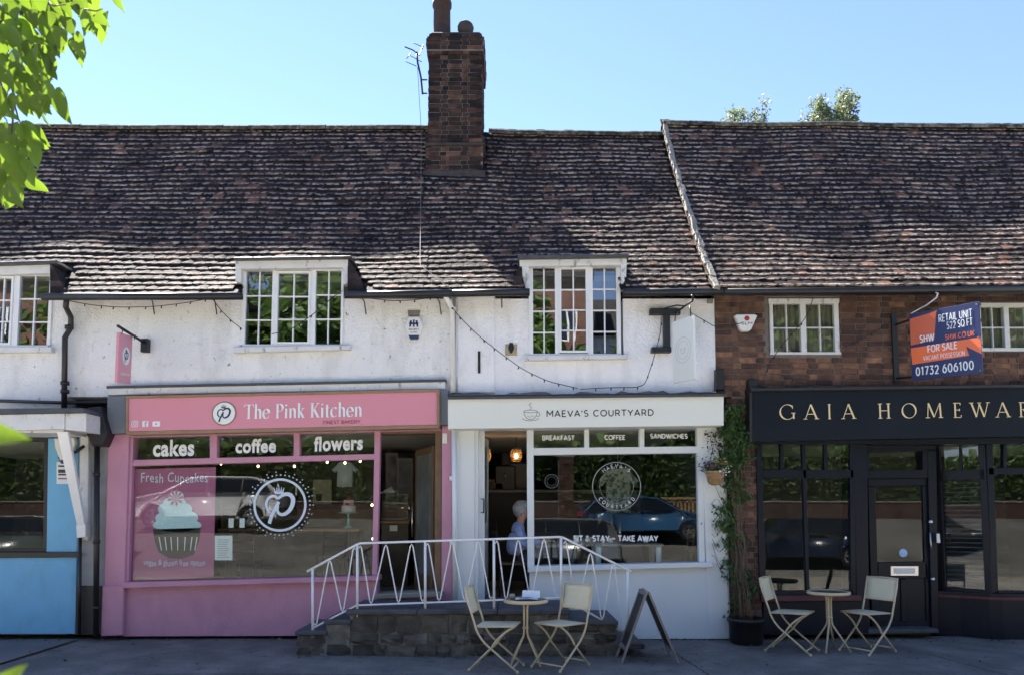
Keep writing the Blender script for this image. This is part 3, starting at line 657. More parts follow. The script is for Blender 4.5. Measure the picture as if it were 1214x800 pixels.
def casement(root, outer, lights, Y, sill=None, fw=.03, fmat='upvc', dep=.07, gmat='glassd', barr=.009):
    """outer: photo rectangle; lights: (x0, y0, x1, y1, cols, rows, sash?)"""
    x0, y0, x1, y1 = outer; fm = M[fmat]
    xs = [x0] + [v for l in lights for v in (l[0], l[2])] + [x1]
    a, b = P(x0, y1, Y), P(x1, y0, Y)
    mb = MB(); cols = []
    top = P(x0, lights[0][1], Y).z; bot = P(x0, max(l[3] for l in lights), Y).z
    top = min(P(x0, l[1], Y).z for l in lights) if False else max(P(x0, l[1], Y).z for l in lights)
    mb.box(a.x, b.x, Y, Y + dep, top, b.z, .004); mb.box(a.x, b.x, Y, Y + dep, a.z, bot, .004)
    for i in range(0, len(xs), 2):
        X0, X1 = P(xs[i], (y0 + y1) / 2, Y).x, P(xs[i + 1], (y0 + y1) / 2, Y).x
        mb.box(X0, X1, Y + .001, Y + dep - .001, bot, top, .003)
    win = mb.out('window', fm, root)
    for l in lights:
        lx0, ly0, lx1, ly1, nc, nr, sash = l
        q0, q1 = P(lx0, ly1, Y), P(lx1, ly0, Y); X0, X1 = P(lx0, (ly0 + ly1) / 2, Y).x, P(lx1, (ly0 + ly1) / 2, Y).x
        Z0, Z1 = q0.z, q1.z
        if sash:
            s_ = .028; m2 = MB()
            m2.box(X0, X1, Y - .018, Y + .03, Z1 - s_, Z1, .003); m2.box(X0, X1, Y - .018, Y + .03, Z0, Z0 + s_, .003)
            m2.box(X0, X0 + s_, Y - .017, Y + .029, Z0 + s_, Z1 - s_, .003); m2.box(X1 - s_, X1, Y - .017, Y + .029, Z0 + s_, Z1 - s_, .003)
            m2.out('sash', fm, win); X0 += s_; X1 -= s_; Z0 += s_; Z1 -= s_
        for c in range(nc):
            for r in range(nr):
                u0, u1 = X0 + (X1 - X0) * c / nc, X0 + (X1 - X0) * (c + 1) / nc; v0, v1 = Z0 + (Z1 - Z0) * r / nr, Z0 + (Z1 - Z0) * (r + 1) / nr
                g = MB().box(u0, u1, -.002, .002, v0, v1).out('pane', M[gmat], win)
                # each pane sits a little differently in its putty
                for v in g.data.vertices:
                    v.co.y += Y + .035 + (v.co.x + wloc(g).x - u0) * random.Random(c * 7 + r).uniform(-.006, .006)
        for c in range(1, nc):
            u = X0 + (X1 - X0) * c / nc; box('glazing_bar', u - barr, u + barr, Y + .012, Y + .05, Z0, Z1, fm, win, .002)
        for r in range(1, nr):
            v = Z0 + (Z1 - Z0) * r / nr; box('glazing_bar', X0, X1, Y + .0135, Y + .0485, v - barr, v + barr, fm, win, .002)
    if sill:
        pq('sill', sill[0], Y + sill[1], .16 - sill[1] - .02, sill[2], win, .006)
    return win

# ---------------------------------------------------------------- ground, road and pavements
def sheet(name, x0, x1, y0, y1, z, m, kind='structure', nx=1, ny=1, zf=None):
    vs = []; fs = []
    for j in range(ny + 1):
        for i in range(nx + 1):
            x = x0 + (x1 - x0) * i / nx; y = y0 + (y1 - y0) * j / ny; vs.append((x, y, z if zf is None else zf(x, y)))
    for j in range(ny):
        for i in range(nx): a = j * (nx + 1) + i; fs.append((a, a + 1, a + nx + 2, a + nx + 1))
    o = MB().add(vs, fs).out(name, m, None, fix=False); o['kind'] = kind; return o
M['earth'] = mat('dry grass and earth', (.09, .10, .045), .95, var=.3, vs=.3)
M['verge_grass'] = mat('grass bank', (.07, .11, .03), .95, var=.3, vs=1.5, bump=.6, bs=40)
M['yellow'] = mat('yellow line paint', (.65, .45, .06), .7, var=.15, vs=9)
sheet('ground', -600, 600, -600, 600, -.14, M['earth'])
random.seed(3)
pv = sheet('pavement', -30, 30, -3.9, .25, 0, M['asphalt'], nx=120, ny=16, zf=lambda x, y: .006 * math.sin(x * 1.3 + y) + .004 * math.sin(3.1 * x - 2 * y) - (.012 * (-y)))
k_ = MB()
sheet('road', -60, 60, -11.6, -3.86, -.125, M['asphalt2'])
root = MB()
for i in range(60):
    x = -27 + i * .91; root.box(x + .005, x + .905, -4.02, -3.88, -.14, -.048, .012)
kb = root.out('kerb', M['kerb']); kb['kind'] = 'structure'
for yy in (-4.35, -4.6, -11.2): o = sheet('road_marking', -60, 60, yy, yy + .09, -.119, M['yellow'])
def far_z(x, y): return -.01 + 1.5 * min(1, max(0, (-12.6 - y) / 6.0)) ** 1.0
M['parking'] = mat('parking area asphalt', (.17, .16, .145), .9, var=.3, vs=.7, dirt=[((.09, .085, .08), .5, .5, .6, .7, 1), ((.28, .26, .23), 1.3, .6, .66, .5, 1)])
sheet('parking_area', -60, 60, -24, -11.6, 0, M['parking'], nx=20, ny=24, zf=far_z)
mb = MB().box(-60, 60, -11.72, -11.5, -.14, .0, .012); o = mb.out('kerb', M['kerb']); o['kind'] = 'structure'
sheet('grass_bank', -60, 60, -60, -24, 0, M['verge_grass'], nx=30, ny=12, zf=lambda x, y: 1.49 + .03 * (-24 - y) + .1 * math.sin(x))

# paving slabs before the raised step: patched strips in the pavement
mb = MB()
for x0_, x1_, y0_, y1_ in ((-6.5, -5.6, -2.9, -.05),):
    mb.add([(x0_, y0_, -.012 * -y0_ + .014), (x1_, y0_, -.012 * -y0_ + .014), (x1_, y1_, -.012 * -y1_ + .016), (x0_, y1_, -.012 * -y1_ + .016)], [(0, 1, 2, 3)])
mj = MB()
for (xa_, ya_, xb_, yb_) in ((-5.55, -.9, -6.6, -3.0), (-3.9, -2.0, 7.5, -2.25), (1.9, -1.0, 2.15, -3.2), (4.9, -.9, 5.1, -2.24)):
    n_ = 24; vs = []
    for i in range(n_ + 1):
        t = i / n_; x_ = xa_ + (xb_ - xa_) * t + .012 * math.sin(i * 2.7 + xa_); y_ = ya_ + (yb_ - ya_) * t + .012 * math.sin(i * 1.9); h_ = .006 + .004 * math.sin(i * 3.1)
        dx_, dy_ = (yb_ - ya_), -(xb_ - xa_); l_ = math.hypot(dx_, dy_); dx_ *= h_ / l_; dy_ *= h_ / l_; z_ = .006 * math.sin(x_ * 1.3 + y_) + .004 * math.sin(3.1 * x_ - 2 * y_) + .012 * y_ + .005
        vs += [(x_ - dx_, y_ - dy_, z_), (x_ + dx_, y_ + dy_, z_)]
    mj.add(vs, [(2 * i, 2 * i + 2, 2 * i + 3, 2 * i + 1) for i in range(n_)])
o = mj.out('pavement_joint', mat('dark joint', (.03, .03, .03), .95), fix=False); o['kind'] = 'structure'
M['patch'] = mat('newer asphalt patch', (.13, .125, .12), .85, var=.15, vs=2, bump=.5, bs=170, bdist=.005)
o = mb.out('pavement_patch', M['patch'], fix=False); o['kind'] = 'structure'

# far footway, bay lines and a low wall with litter and small details
sheet('far_pavement', -60, 60, -12.6, -11.73, .006, M['kerb'])

XB0, XB1, XB2, XB3, XB4 = -9.8, P(80, 420, 0).x, P(536, 420, 0).x, P(848, 420, 0).x, 9.8
WT = EZ0 + .03                                   # top of the front walls

# ================================================================ blue shop
A = thing('blue_shop', (-7.8, 0, 0), 'white rendered house with a sky blue shopfront under a white canopy', 'shop')
h1 = hole(-60, 315, 62, 411)
wall_holes('wall', XB0, XB1, P(40, 486, 0).z, WT, 0, .25, [h1], M['plaster'], A)
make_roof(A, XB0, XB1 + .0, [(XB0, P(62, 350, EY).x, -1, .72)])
box('gable_wall', XB0, XB0 + .2, .25, 6.3, 0, EZ0, M['plaster'], A)
box('rear_wall', XB0, XB1, 6.3, 6.5, 0, EZ0 - .02, M['plaster'], A)
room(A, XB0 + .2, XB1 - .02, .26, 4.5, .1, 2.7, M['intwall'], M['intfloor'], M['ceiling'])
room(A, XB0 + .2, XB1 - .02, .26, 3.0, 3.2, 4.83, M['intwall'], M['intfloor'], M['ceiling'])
casement(A, (-62, 318, 61, 413), [(-52, 328, -18, 409, 2, 3, True), (-10, 328, 15, 409, 2, 3, True), (22, 327, 57, 409, 2, 3, False)], -.03,
         sill=([(-65, 411), (61, 411), (61, 417), (-65, 418)], -.05, M['oldwhite']))
pq('fascia_board', [(-60, 317), (60, 313), (63, 324), (-60, 327)], -.1, .07, M['oldwhite'], A)
pq('dormer_roof', [(-60, 312), (66, 308), (68, 312), (-60, 316)], -.16, .9, M['lead'], A, .01)
# swept tiled cheek of the dormer
def cheek(root, xa, xb, yt, yb, n=5, side=1, Y=-.12):
    ck = None
    for i in range(n):
        t0, t1 = i / n, (i + 1) / n
        x0, x1 = xa, xa + (xb - xa) * (t1 ** .8)
        y0, y1 = yt + (yb - yt) * t0, yt + (yb - yt) * t1
        q = [(xa, y0), (xa + (xb - xa) * (t0 ** .8) + side * 1.2, y0), (x1 + side * 2, y1 + 1.2), (xa, y1 + 1.2)]
        o = MB().prism([P(a, b, Y - .018 * i) for a, b in q], (0, .5, 0), .004).out('cheek_tile' if ck else 'dormer_cheek', M['tile_d'], ck or root)
        ck = ck or o
cheek(A, 59, 76, 312, 347)
pq('canopy_roof', [(-40, 484), (98, 483), (102, 489), (-40, 492)], -.62, .62, M['lead'], A, .01)
pq('canopy_fascia', [(-40, 492), (76, 489), (76, 508), (-40, 512)], -.6, .05, M['oldwhite'], A)
pq('canopy_end', [(77, 489), (102, 488), (102, 511), (77, 509)], -.58, .56, M['oldwhite'], A)
box('canopy_soffit', XB0, P(76, 500, -.55).x, -.54, -.01, P(0, 512, -.6).z, P(0, 510, -.6).z + .03, M['oldwhite'], A)
pq('lintel', [(-60, 512), (92, 511), (92, 519), (-60, 519)], -.02, .2, M['base_black'], A)
pq('pilaster', [(57, 519), (93, 517), (91, 655), (55, 655)], 0, .2, M['blue'], A)
pr('pilaster', -60, 519, -52, 655, 0, .2, M['blue'], A)
pq('stall_riser', [(-60, 661), (91, 660), (89, 751), (-60, 751)], -.03, .23, M['blue'], A)
pq('sill', [(-60, 654), (93, 654), (93, 660), (-60, 661)], -.06, .22, M['blackpaint'], A)
mb = MB()
for q in ([(-52, 519), (57, 519), (57, 523), (-52, 523)], [(-52, 650), (56, 650), (56, 655), (-52, 655)], [(52, 523), (57, 523), (56, 650), (51, 650)], [(-52, 523), (-49, 523), (-49, 650), (-52, 650)]):
    mb.prism([P(a, b, .02) for a, b in q], (0, .06, 0), .003)
sw = mb.out('shop_window', M['blackpaint'], A)
pr('pane', -50, 522, 53, 651, .055, .006, M['glass'], sw, 0)
pq('corner_post', [(95, 513), (105, 513), (104, 640), (94, 640)], -.05, .1, M['oldwhite'], A)
pq('wall_strip', [(94, 486), (131, 486), (128, 695), (91, 695)], .0, .25, M['plaster_g'], A)
pq('plinth', [(89, 694), (128, 694), (127, 752), (88, 752)], -.025, .28, M['base_black'], A)
# gutter and rainwater pipes
gut = tube('gutter', [P(50, 352, -.33), P(287, 351.5, -.33)], .047, M['blackiron'], A, 10)
tube('downpipe', [P(79, 354, -.3), P(78, 364, -.24), P(84, 376, -.1), P(84, 388, -.08), P(77, 400, -.08), P(76, 485, -.08)], .035, M['blackiron'], A)
for y_ in (386, 452, 462): tube('pipe_collar', [P(77 + (y_ == 386) * 5, y_, -.08), P(77 + (y_ == 386) * 5, y_ + 4, -.08)], .055, M['blackiron'], A)
tube('horizontal_pipe', [P(-30, 474, -.05), P(76, 477, -.05), P(150, 476, -.03)], .022, M['blackiron'], A)
mb = MB(); q = P(114, 510, -.16)
mb.prism([P(103, 483, -.26), P(118, 481, -.26), P(127, 512, -.26), P(120, 528, -.26), P(109, 528, -.26), P(102, 514, -.26)], (0, .2, 0), .01)
mb.out('rainwater_hopper', M['blackiron'], A)
dp = tube('downpipe', [P(115, 524, -.12), P(114, 754, -.12)], .036, M['blackiron'], A)
for y_ in (560, 640, 718): tube('pipe_collar', [P(114.5, y_, -.12), P(114.5, y_ + 4, -.12)], .046, M['blackiron'], A)
tube('overflow_pipe', [P(100, 528, -.1), P(90, 535, -.14), P(78, 538, -.14)], .02, M['blackiron'], A)
tube('corner_pipe', [P(95, 636, -.08), P(94, 752, -.08)], .022, M['blackiron'], A)
T = thing('awning_arm', P(96, 632, -.1), 'long white slanting awning arm in front of the blue shopfront', 'awning arm')
MB().prism([P(67, 511, -.56), P(80, 511, -.56), P(101, 626, -.13), P(92, 627, -.13)], (0, .05, 0), .006).out('arm', M['upvc'], T)
pq('foot_bracket', [(90, 622), (101, 621), (101, 636), (91, 637)], -.15, .12, M['plastic'], T)
T = thing('notice_sign', P(74, 555, -.01), 'small white notice with black printing on the blue pilaster', 'notice')
s_ = pr('board', 67, 547, 81, 573, -.008, .006, M['paper'], T, .001)
for i, (y_, hgt, m_) in enumerate(((556, 4, 'ink'), (561, 2, 'ink'), (566, 1.5, 'red'), (551, 2, 'ink'))):
    pr('printing', 69, y_, 80, y_ + hgt, -.0095, .001, M[m_], s_, 0)
T = thing('alarm_box', P(78, 530, -.05), 'white alarm siren half hidden by the awning arm', 'alarm box')
pq('cover', [(64, 519), (88, 518), (89, 526), (83, 542), (71, 545), (65, 530)], -.07, .06, M['plastic'], T, .008)
pq('lens', [(68, 541), (84, 540), (80, 548), (72, 549)], -.06, .05, M['alarmblue'], T, .004)

# ================================================================ pink shop
B = thing('pink_shop', (-3.4, 0, 0), 'white rendered house with a pink bakery shopfront and tall brick chimney', 'shop')
h1 = hole(286, 316, 408, 412)
wl = wall_holes('wall', XB1, XB2, P(300, 470, 0).z, WT, 0, .25, [h1], M['plaster'], B)
# chimney footprint on the roof
CHY = 1.92; CX0, CX1 = P(508, 120, CHY).x, P(571, 120, CHY).x; CHD = .92
cs0, cs1 = s_at_y(CHY), s_at_y(CHY + CHD)
DX0, DX1 = P(281, 350, EY).x, P(411, 350, EY).x
DXs = P(432, 350, EY).x
XR = P(530, 350, EY).x
chh = (CX0, CX1, cs0, cs1 + (99 if CHY + CHD > YY[-1] else 0))
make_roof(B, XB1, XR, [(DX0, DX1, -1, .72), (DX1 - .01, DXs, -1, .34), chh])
box('rear_wall', XB1, XB2, 6.3, 6.5, 0, EZ0 - .02, M['plaster'], B)
FZ = .5
room(B, XB1 + .3, XB2 - .03, .26, 4.6, FZ, 2.82, M['intpink'], M['intfloor'], M['ceiling'])
room(B, XB1 + .02, XB2 - .03, .26, 3.0, 3.25, 4.83, M['intwall'], M['intfloor'], M['ceiling'])
casement(B, (287, 317, 407, 411), [(291, 322, 322, 408, 2, 3, False), (327, 322, 368, 408, 2, 3, True), (374, 321, 404, 407, 2, 3, False)], -.03,
         sill=([(277, 411), (415, 409), (415, 414), (277, 418)], -.06, M['oldwhite']))
pq('fascia_board', [(279, 308), (413, 306), (413, 317), (279, 319)], -.12, .09, M['oldwhite'], B)
pq('corner_board', [(279, 319), (286, 319), (286, 336), (279, 334)], -.12, .09, M['oldwhite'], B)
pq('corner_board', [(406, 317), (414, 317), (412, 336), (407, 338)], -.12, .09, M['oldwhite'], B)
pq('dormer_roof', [(277, 305), (416, 303), (416, 305.5), (277, 307.5)], -.2, .95, M['lead'], B, .008)
cheek(B, 412, 433, 308, 347)
gb = tube('gutter', [P(409, 350, -.33), P(536, 348, -.33)], .047, M['blackiron'], B, 10)
for x_ in (181, 255, 432, 521): tube('gutter_hook', [P(x_ - 3, 353, -.3), P(x_, 358, -.08), P(x_ + 2, 373, -.03)], .008, M['blackiron'], B, 6)
pq('ledge', [(127, 459), (528, 451), (528, 461), (127, 468)], -.1, .12, M['oldwhite'], B, .01)
pq('ledge_flashing', [(126, 457), (529, 449), (529, 452), (126, 460)], -.12, .13, M['lead'], B, .004)
# fascia sign
pq('end_block', [(127, 469), (149, 469), (149, 513), (127, 514)], -.14, .14, M['greyblock'], B)
pq('end_block', [(520, 461), (531, 461), (531, 503), (520, 504)], -.14, .14, M['greyblock'], B)
fb = pq('sign_board', [(152, 472), (518, 464), (518, 503), (152, 511)], -.2, .2, M['pinksign'], B, .003)
for q in ([(149, 469), (521, 461), (521, 464), (149, 472)], [(149, 511), (521, 503), (521, 507), (149, 515)], [(149, 472), (152, 472), (152, 511), (149, 511)], [(518, 464), (521, 464), (521, 503), (518, 503)]):
    pq('sign_trim', q, -.215, .2, M['pinktrim'], fb, .002)
FY = -.2035
a, b = P(152, 511, FY), P(518, 503, FY); ffr = Fr(a, b - a); ffr.n = Vector((0, -1, 0)); ffr.v = Vector((0, 0, 1))
sc_ = (b - a).length / 366.0                     # metres per photo pixel along the board
def FB(x, y): return ((x - 152) * sc_, (511 - y - (x - 152) * 8 / 366.0) * sc_)
def frect(x0, y0, x1, y1): u0, v0 = FB(x0, y1); u1, _ = FB(x1, y1); return (u0, v0, u1, v0 + (y1 - y0) * sc_)
serif('The Pink Kitchen', frect(289, 479, 429, 496), ffr, 0, M['vinyl'], fb, pen=.16, thin=.04, space=.42)
sans('FINEST BAKERY', frect(383, 498, 427, 502.5), ffr, 0, M['inkgold'], fb, wt=.12)
# round badge
def logo(fr, cu, cv, r, ring_m, disc_m, ink_m, parent, d=0.0, ringw=.1, dots=False, mono=None):
    mb = MB(); ribbon(mb, circ(cu, cv, r * (1 - ringw / 2), 48), r * ringw, fr, d, d + .004, closed=True); lg = mb.out('badge_ring', ring_m, parent)
    if disc_m:
        mb = MB(); poly_m(mb, circ(cu, cv, r * (1 - ringw), 40), fr, d, d + .002); mb.out('badge_disc', disc_m, parent)
    d2 = d + .0025
    def pt(a): return [(cu + x * r, cv + y * r) for x, y in a]
    th = lambda k: (lambda an, t: r * k * (.55 + .75 * abs(math.sin(an + R(35)))))
    mb = MB()
    # heart-shaped flowing monogram under a small crown
    def smooth(p, n=2):
        for _ in range(n): p = [p[0]] + [q for a, b in zip(p, p[1:]) for q in ((a[0] * .75 + b[0] * .25, a[1] * .75 + b[1] * .25), (a[0] * .25 + b[0] * .75, a[1] * .25 + b[1] * .75))] + [p[-1]]
        return p
    ribbon(mb, pt(smooth([(-.36, -.30), (-.47, -.16), (-.53, 0), (-.49, .18), (-.36, .32), (-.2, .34), (-.08, .23)])), r * .10, fr, d2, d2 + .002)
    ribbon(mb, pt(smooth([(-.08, .23), (.04, .35), (.22, .42), (.40, .38), (.50, .22), (.48, .02), (.38, -.20), (.20, -.35), (.02, -.37), (-.10, -.24), (-.07, -.04)])), lambda an, t: r * (.09 + .07 * math.sin(math.pi * min(1, t * 1.15))), fr, d2 + .0006, d2 + .0029)
    ribbon(mb, pt(smooth([(-.05, .12), (-.14, -.08), (-.25, -.30), (-.34, -.52), (-.38, -.70)])), r * .13, fr, d2 + .0003, d2 + .0026)
    mb.out('monogram', ink_m, parent)
    mb = MB()
    for k in range(5):
        xx = -.2 + .1 * k; hh = .56 + (.20, .23, .28, .23, .20)[k] - .1; bx = -.13 + .065 * k
        poly_m(mb, pt([(bx - .085, .45), (bx - .015, .45), (xx - .05, hh + .02)]), fr, d2, d2 + .0018 + .0002 * k)
    ribbon(mb, pt([(-.20, .455), (-.05, .43), (.10, .455)]), r * .045, fr, d2, d2 + .003)
    mb.out('crown_mark', ink_m, parent)
    if dots:
        mb = MB()
        for k in range(44):
            for rr, s_ in ((1.13, .028), (1.25, .022)):
                if rr > 1.2 and k % 2: continue
                a_ = 2 * math.pi * k / 44; poly_m(mb, circ(cu + r * rr * math.cos(a_), cv + r * rr * math.sin(a_), r * s_, 8), fr, d, d + .002)
        mb.out('dot_border', ring_m, parent)
u, v = FB(265, 489.5); logo(ffr, u, v, 14.5 * sc_, M['pinktrim'], M['vinyl'], M['ink'], fb, .001, .1)
# small outline icons at the end of the board
mb = MB()
u, v = FB(159.5, 502); k = sc_
ribbon(mb, [(u - 3 * k, v - 3.4 * k), (u + 3 * k, v - 3.4 * k), (u + 3.6 * k, v - 2.6 * k), (u + 3.6 * k, v + 2.6 * k), (u + 3 * k, v + 3.4 * k), (u - 3 * k, v + 3.4 * k), (u - 3.6 * k, v + 2.6 * k), (u - 3.6 * k, v - 2.6 * k)], .8 * k, ffr, 0, .002, True)
ribbon(mb, circ(u, v, 1.7 * k, 16), .8 * k, ffr, 0, .002, True); poly_m(mb, circ(u + 2.1 * k, v + 2.2 * k, .5 * k, 8), ffr, 0, .002)
u, v = FB(172, 502); poly_m(mb, [(u - 3.6 * k, v - 3.5 * k), (u - .2 * k, v - 3.5 * k), (u - .2 * k, v), (u - 1.4 * k, v), (u - 1.4 * k, v + 1 * k), (u - .2 * k, v + 1 * k), (u - .2 * k, v + 2.4 * k), (u + 1.8 * k, v + 2.9 * k), (u + 1.8 * k, v + 3.5 * k), (u - 3.6 * k, v + 3.5 * k)], ffr, 0, .002)
poly_m(mb, [(u + 1.1 * k, v - 3.5 * k), (u + 3.6 * k, v - 3.5 * k), (u + 3.6 * k, v + 3.5 * k), (u + 2.2 * k, v + 3.5 * k), (u + 2.2 * k, v + 1 * k), (u + 1.1 * k, v + 1 * k)], ffr, 0, .002)
u, v = FB(185, 502)
poly_m(mb, [(u - 4.6 * k, v - 2.2 * k), (u - 3.8 * k, v - 3.1 * k), (u + 3.8 * k, v - 3.1 * k), (u + 4.6 * k, v - 2.2 * k), (u + 4.6 * k, v + 2.2 * k), (u + 3.8 * k, v + 3.1 * k), (u - 3.8 * k, v + 3.1 * k), (u - 4.6 * k, v + 2.2 * k)], ffr, 0, .002)
mb.out('social_icons', M['vinyl'], fb)
u, v = FB(185, 502); mb = MB(); poly_m(mb, [(u - 1.2 * k, v - 1.6 * k), (u + 1.8 * k, v), (u - 1.2 * k, v + 1.6 * k)], ffr, .0022, .003); mb.out('play_mark', M['pinksign'], fb)
# timber front
pq('pilaster', [(128, 514), (153, 514), (146, 752), (121, 753)], -.06, .26, M['pink'], B, .01)
pq('pilaster_base', [(121, 694), (147, 694), (145, 753), (119, 754)], -.09, .1, M['pink'], B, .01)
pq('pilaster', [(524, 504), (535, 504), (537, 752), (523, 752)], -.06, .26, M['pink'], B, .008)
pq('head_rail', [(153, 515), (523, 507), (523, 509.5), (153, 518)], -.05, .15, M['pink'], B)
pq('ceiling_board', [(153, 496), (523, 496), (523, 508), (153, 512)], .0, .25, M['pink'], B)
mb = MB()
for q in ([(152, 518), (158, 518), (152, 690), (147, 690)], [(444, 509), (451, 509), (447, 684), (441, 684)],
          [(158, 544.5), (444, 537.5), (444, 544), (156, 552)], [(248.5, 515.5), (257, 515.5), (257, 542.5), (248.5, 542.5)], [(348, 512.5), (355, 512.5), (355, 540.5), (348, 540.5)]):
    mb.prism([P(a_, b_, -.03) for a_, b_ in q], (0, .1, 0), .006)
sw = mb.out('shop_window', M['pink'], B)
for q in ([(157, 517), (249, 515), (249, 543), (157, 545)], [(256, 515), (348, 512), (348, 541), (256, 543)], [(354, 512), (445, 510), (445, 538), (354, 541)]):
    pq('toplight_pane', q, .035, .005, M['glassw'], sw, 0)
pq('pane', [(152, 550), (445, 543), (443, 685), (148, 692)], .03, .006, M['glass'], sw, 0)
pq('sill', [(145, 690), (448, 682), (448, 688), (145, 697)], -.12, .3, M['pink'], B, .008)
pq('stall_riser', [(146, 695), (447, 686), (447, 753), (146, 754)], -.02, .22, M['pink'], B)
pq('stall_riser', [(447, 705), (523, 702), (523, 753), (447, 753)], -.015, .2, M['pink'], B)
GY = .024
for s_, q, sl_ in (('cakes', (181, 521, 230, 541), -1), ('coffee', (279, 520, 327, 537), -1), ('flowers', (372, 517, 430, 535), -2)):
    ptext(s_, *q, GY, M['vinyl'], sw, slope=sl_, bold=.035, spacing=1.08)
# big window decals (behind the glass)
dq = pq('poster_panel', [(154, 556), (256, 553), (253, 683), (196, 687), (154, 686)], .042, .003, mat('plum poster vinyl', (.42, .10, .22), .5, var=.04), sw, .0)
g = .039
ptext('Fresh Cupcakes', 167, 560, 246, 575, g, M['vinylblue'], dq, bold=.0, jit=.05, spacing=1.1)
ptext('vegan & gluten free option', 170, 663, 243, 672, g, M['vinylblue'], dq, bold=.0, jit=.10, spacing=1.05)
mb = MB(); k2 = lambda pts, y=g: [P(a_, b_, y) for a_, b_ in pts]
mb.prism(k2([(181, 627), (238, 625), (236, 640), (230, 657), (215, 662), (200, 661), (188, 654), (184, 642)]), (0, .002, 0)); mb.out('cupcake_case', mat('chocolate brown vinyl', (.035, .022, .02), .5), dq)
mb = MB()
for x_ in (188, 195, 202, 210, 219, 227, 233): mb.prism(k2([(x_, 636), (x_ + 1.2, 636), (x_ + 1.0 + (211 - x_) * .12, 652), (x_ + .1 + (211 - x_) * .12, 652)], g - .0012), (0, .001, 0))
mb.out('case_lines', M['vinyl'], dq)
mb = MB()
for i, (x_, y_, rx, ry) in enumerate(((210, 622, 29, 8), (196, 614, 12, 8), (222, 613, 13, 8), (209, 611, 16, 9), (200, 603, 13, 8), (216, 603, 12, 8), (207, 596, 14, 8), (209, 588, 9, 7))):
    mb.prism(k2([(x_ + rx * math.cos(a_ * .3142), y_ - ry * math.sin(a_ * .3142)) for a_ in range(20)], g - .0004 * i), (0, .0003, 0))
mb.out('cupcake_icing', mat('pale icing blue vinyl', (.55, .72, .78), .5, var=.1, vs=30), dq)
mb = MB()
for i in range(9):
    a_ = R(i * 40); mb.prism(k2([(208, 591), (208 + 8 * math.cos(a_ - .2), 589 - 8 * math.sin(a_ - .2)), (208 + 11 * math.cos(a_), 589 - 11 * math.sin(a_)), (208 + 8 * math.cos(a_ + .2), 589 - 8 * math.sin(a_ + .2))], g - .004 - .0002 * i), (0, .0002, 0))
mb.out('sugar_flower', mat('dusty pink vinyl', (.6, .2, .26), .5), dq)
c = P(332, 598, GY); r_ = (P(364, 598, GY) - P(301, 598, GY)).length / 2; gf = wall_fr(GY)
logo(gf, c.x, c.z, r_, M['vinylblue'], None, M['vinylblue'], sw, 0, .085, dots=True)
pg = pr('menu_sheet', 254.5, 634.5, 275.5, 663.5, .044, .002, M['paper'], sw, 0)
mb = MB()
for i in range(9): mb.prism(k2([(258, 639 + i * 2.6), (272 - (i * 5) % 4, 639 + i * 2.6), (272 - (i * 5) % 4, 639.7 + i * 2.6), (258, 639.7 + i * 2.6)], .042), (0, .001, 0))
mb.out('menu_printing', mat('grey print', (.3, .32, .36), .6), pg)
for x_ in (271, 284): pr('small_card', x_, 614, x_ + 6, 625, .044, .002, M['paper'], sw, 0)
# doorway
pq('door_frame', [(516, 509), (524, 509), (523, 704), (515, 704)], .02, .2, M['doorbrown'], B)
pq('door_frame', [(450.5, 510), (517, 509), (517, 513), (450.5, 514)], .02, .2, M['doorbrown'], B)
pq('door_step', [(445, 704), (525, 701), (525, 707), (445, 710)], -.14, .4, M['sillstone'], B, .01)
dr = MB()
dx, dx2 = P(488, 600, .25).x, P(513, 600, .25).x
def leaf_box(mb, f, u0, u1, v0, v1, d): mb.prism([f.p(u0, v0, 0), f.p(u1, v0, 0), f.p(u1, v1, 0), f.p(u0, v1, 0)], f.n * -d, .004)
df = Fr((dx2, .22, FZ), (-.42, .9, 0)); df.n = -df.n if df.n.y > 0 else df.n
W_, H_ = .78, 2.05
for q in ((0, .07, 0, H_), (W_ - .07, W_, 0, H_), (.07, W_ - .07, H_ - .09, H_), (.07, W_ - .07, 0, .3)): leaf_box(dr, df, *q, .045)
door = dr.out('door', M['doorbrown'], B)
dg = MB(); leaf_box(dg, df, .071, W_ - .071, .3, H_ - .09, .008); dg.out('door_glass', mat('mottled grey glazing', (.16, .18, .18), .35, var=.5, vs=3), door)  # opaque mottled grey fills the door glass
tube('handle', [df.p(W_ - .04, .8, .05), df.p(W_ - .04, 1.3, .05)], .012, M['steel'], door)
# white sticker on pilaster
pq('door_bell', [(524.5, 513), (530, 513), (530, 525), (524.5, 525)], -.075, .015, M['plastic'], B, .003)

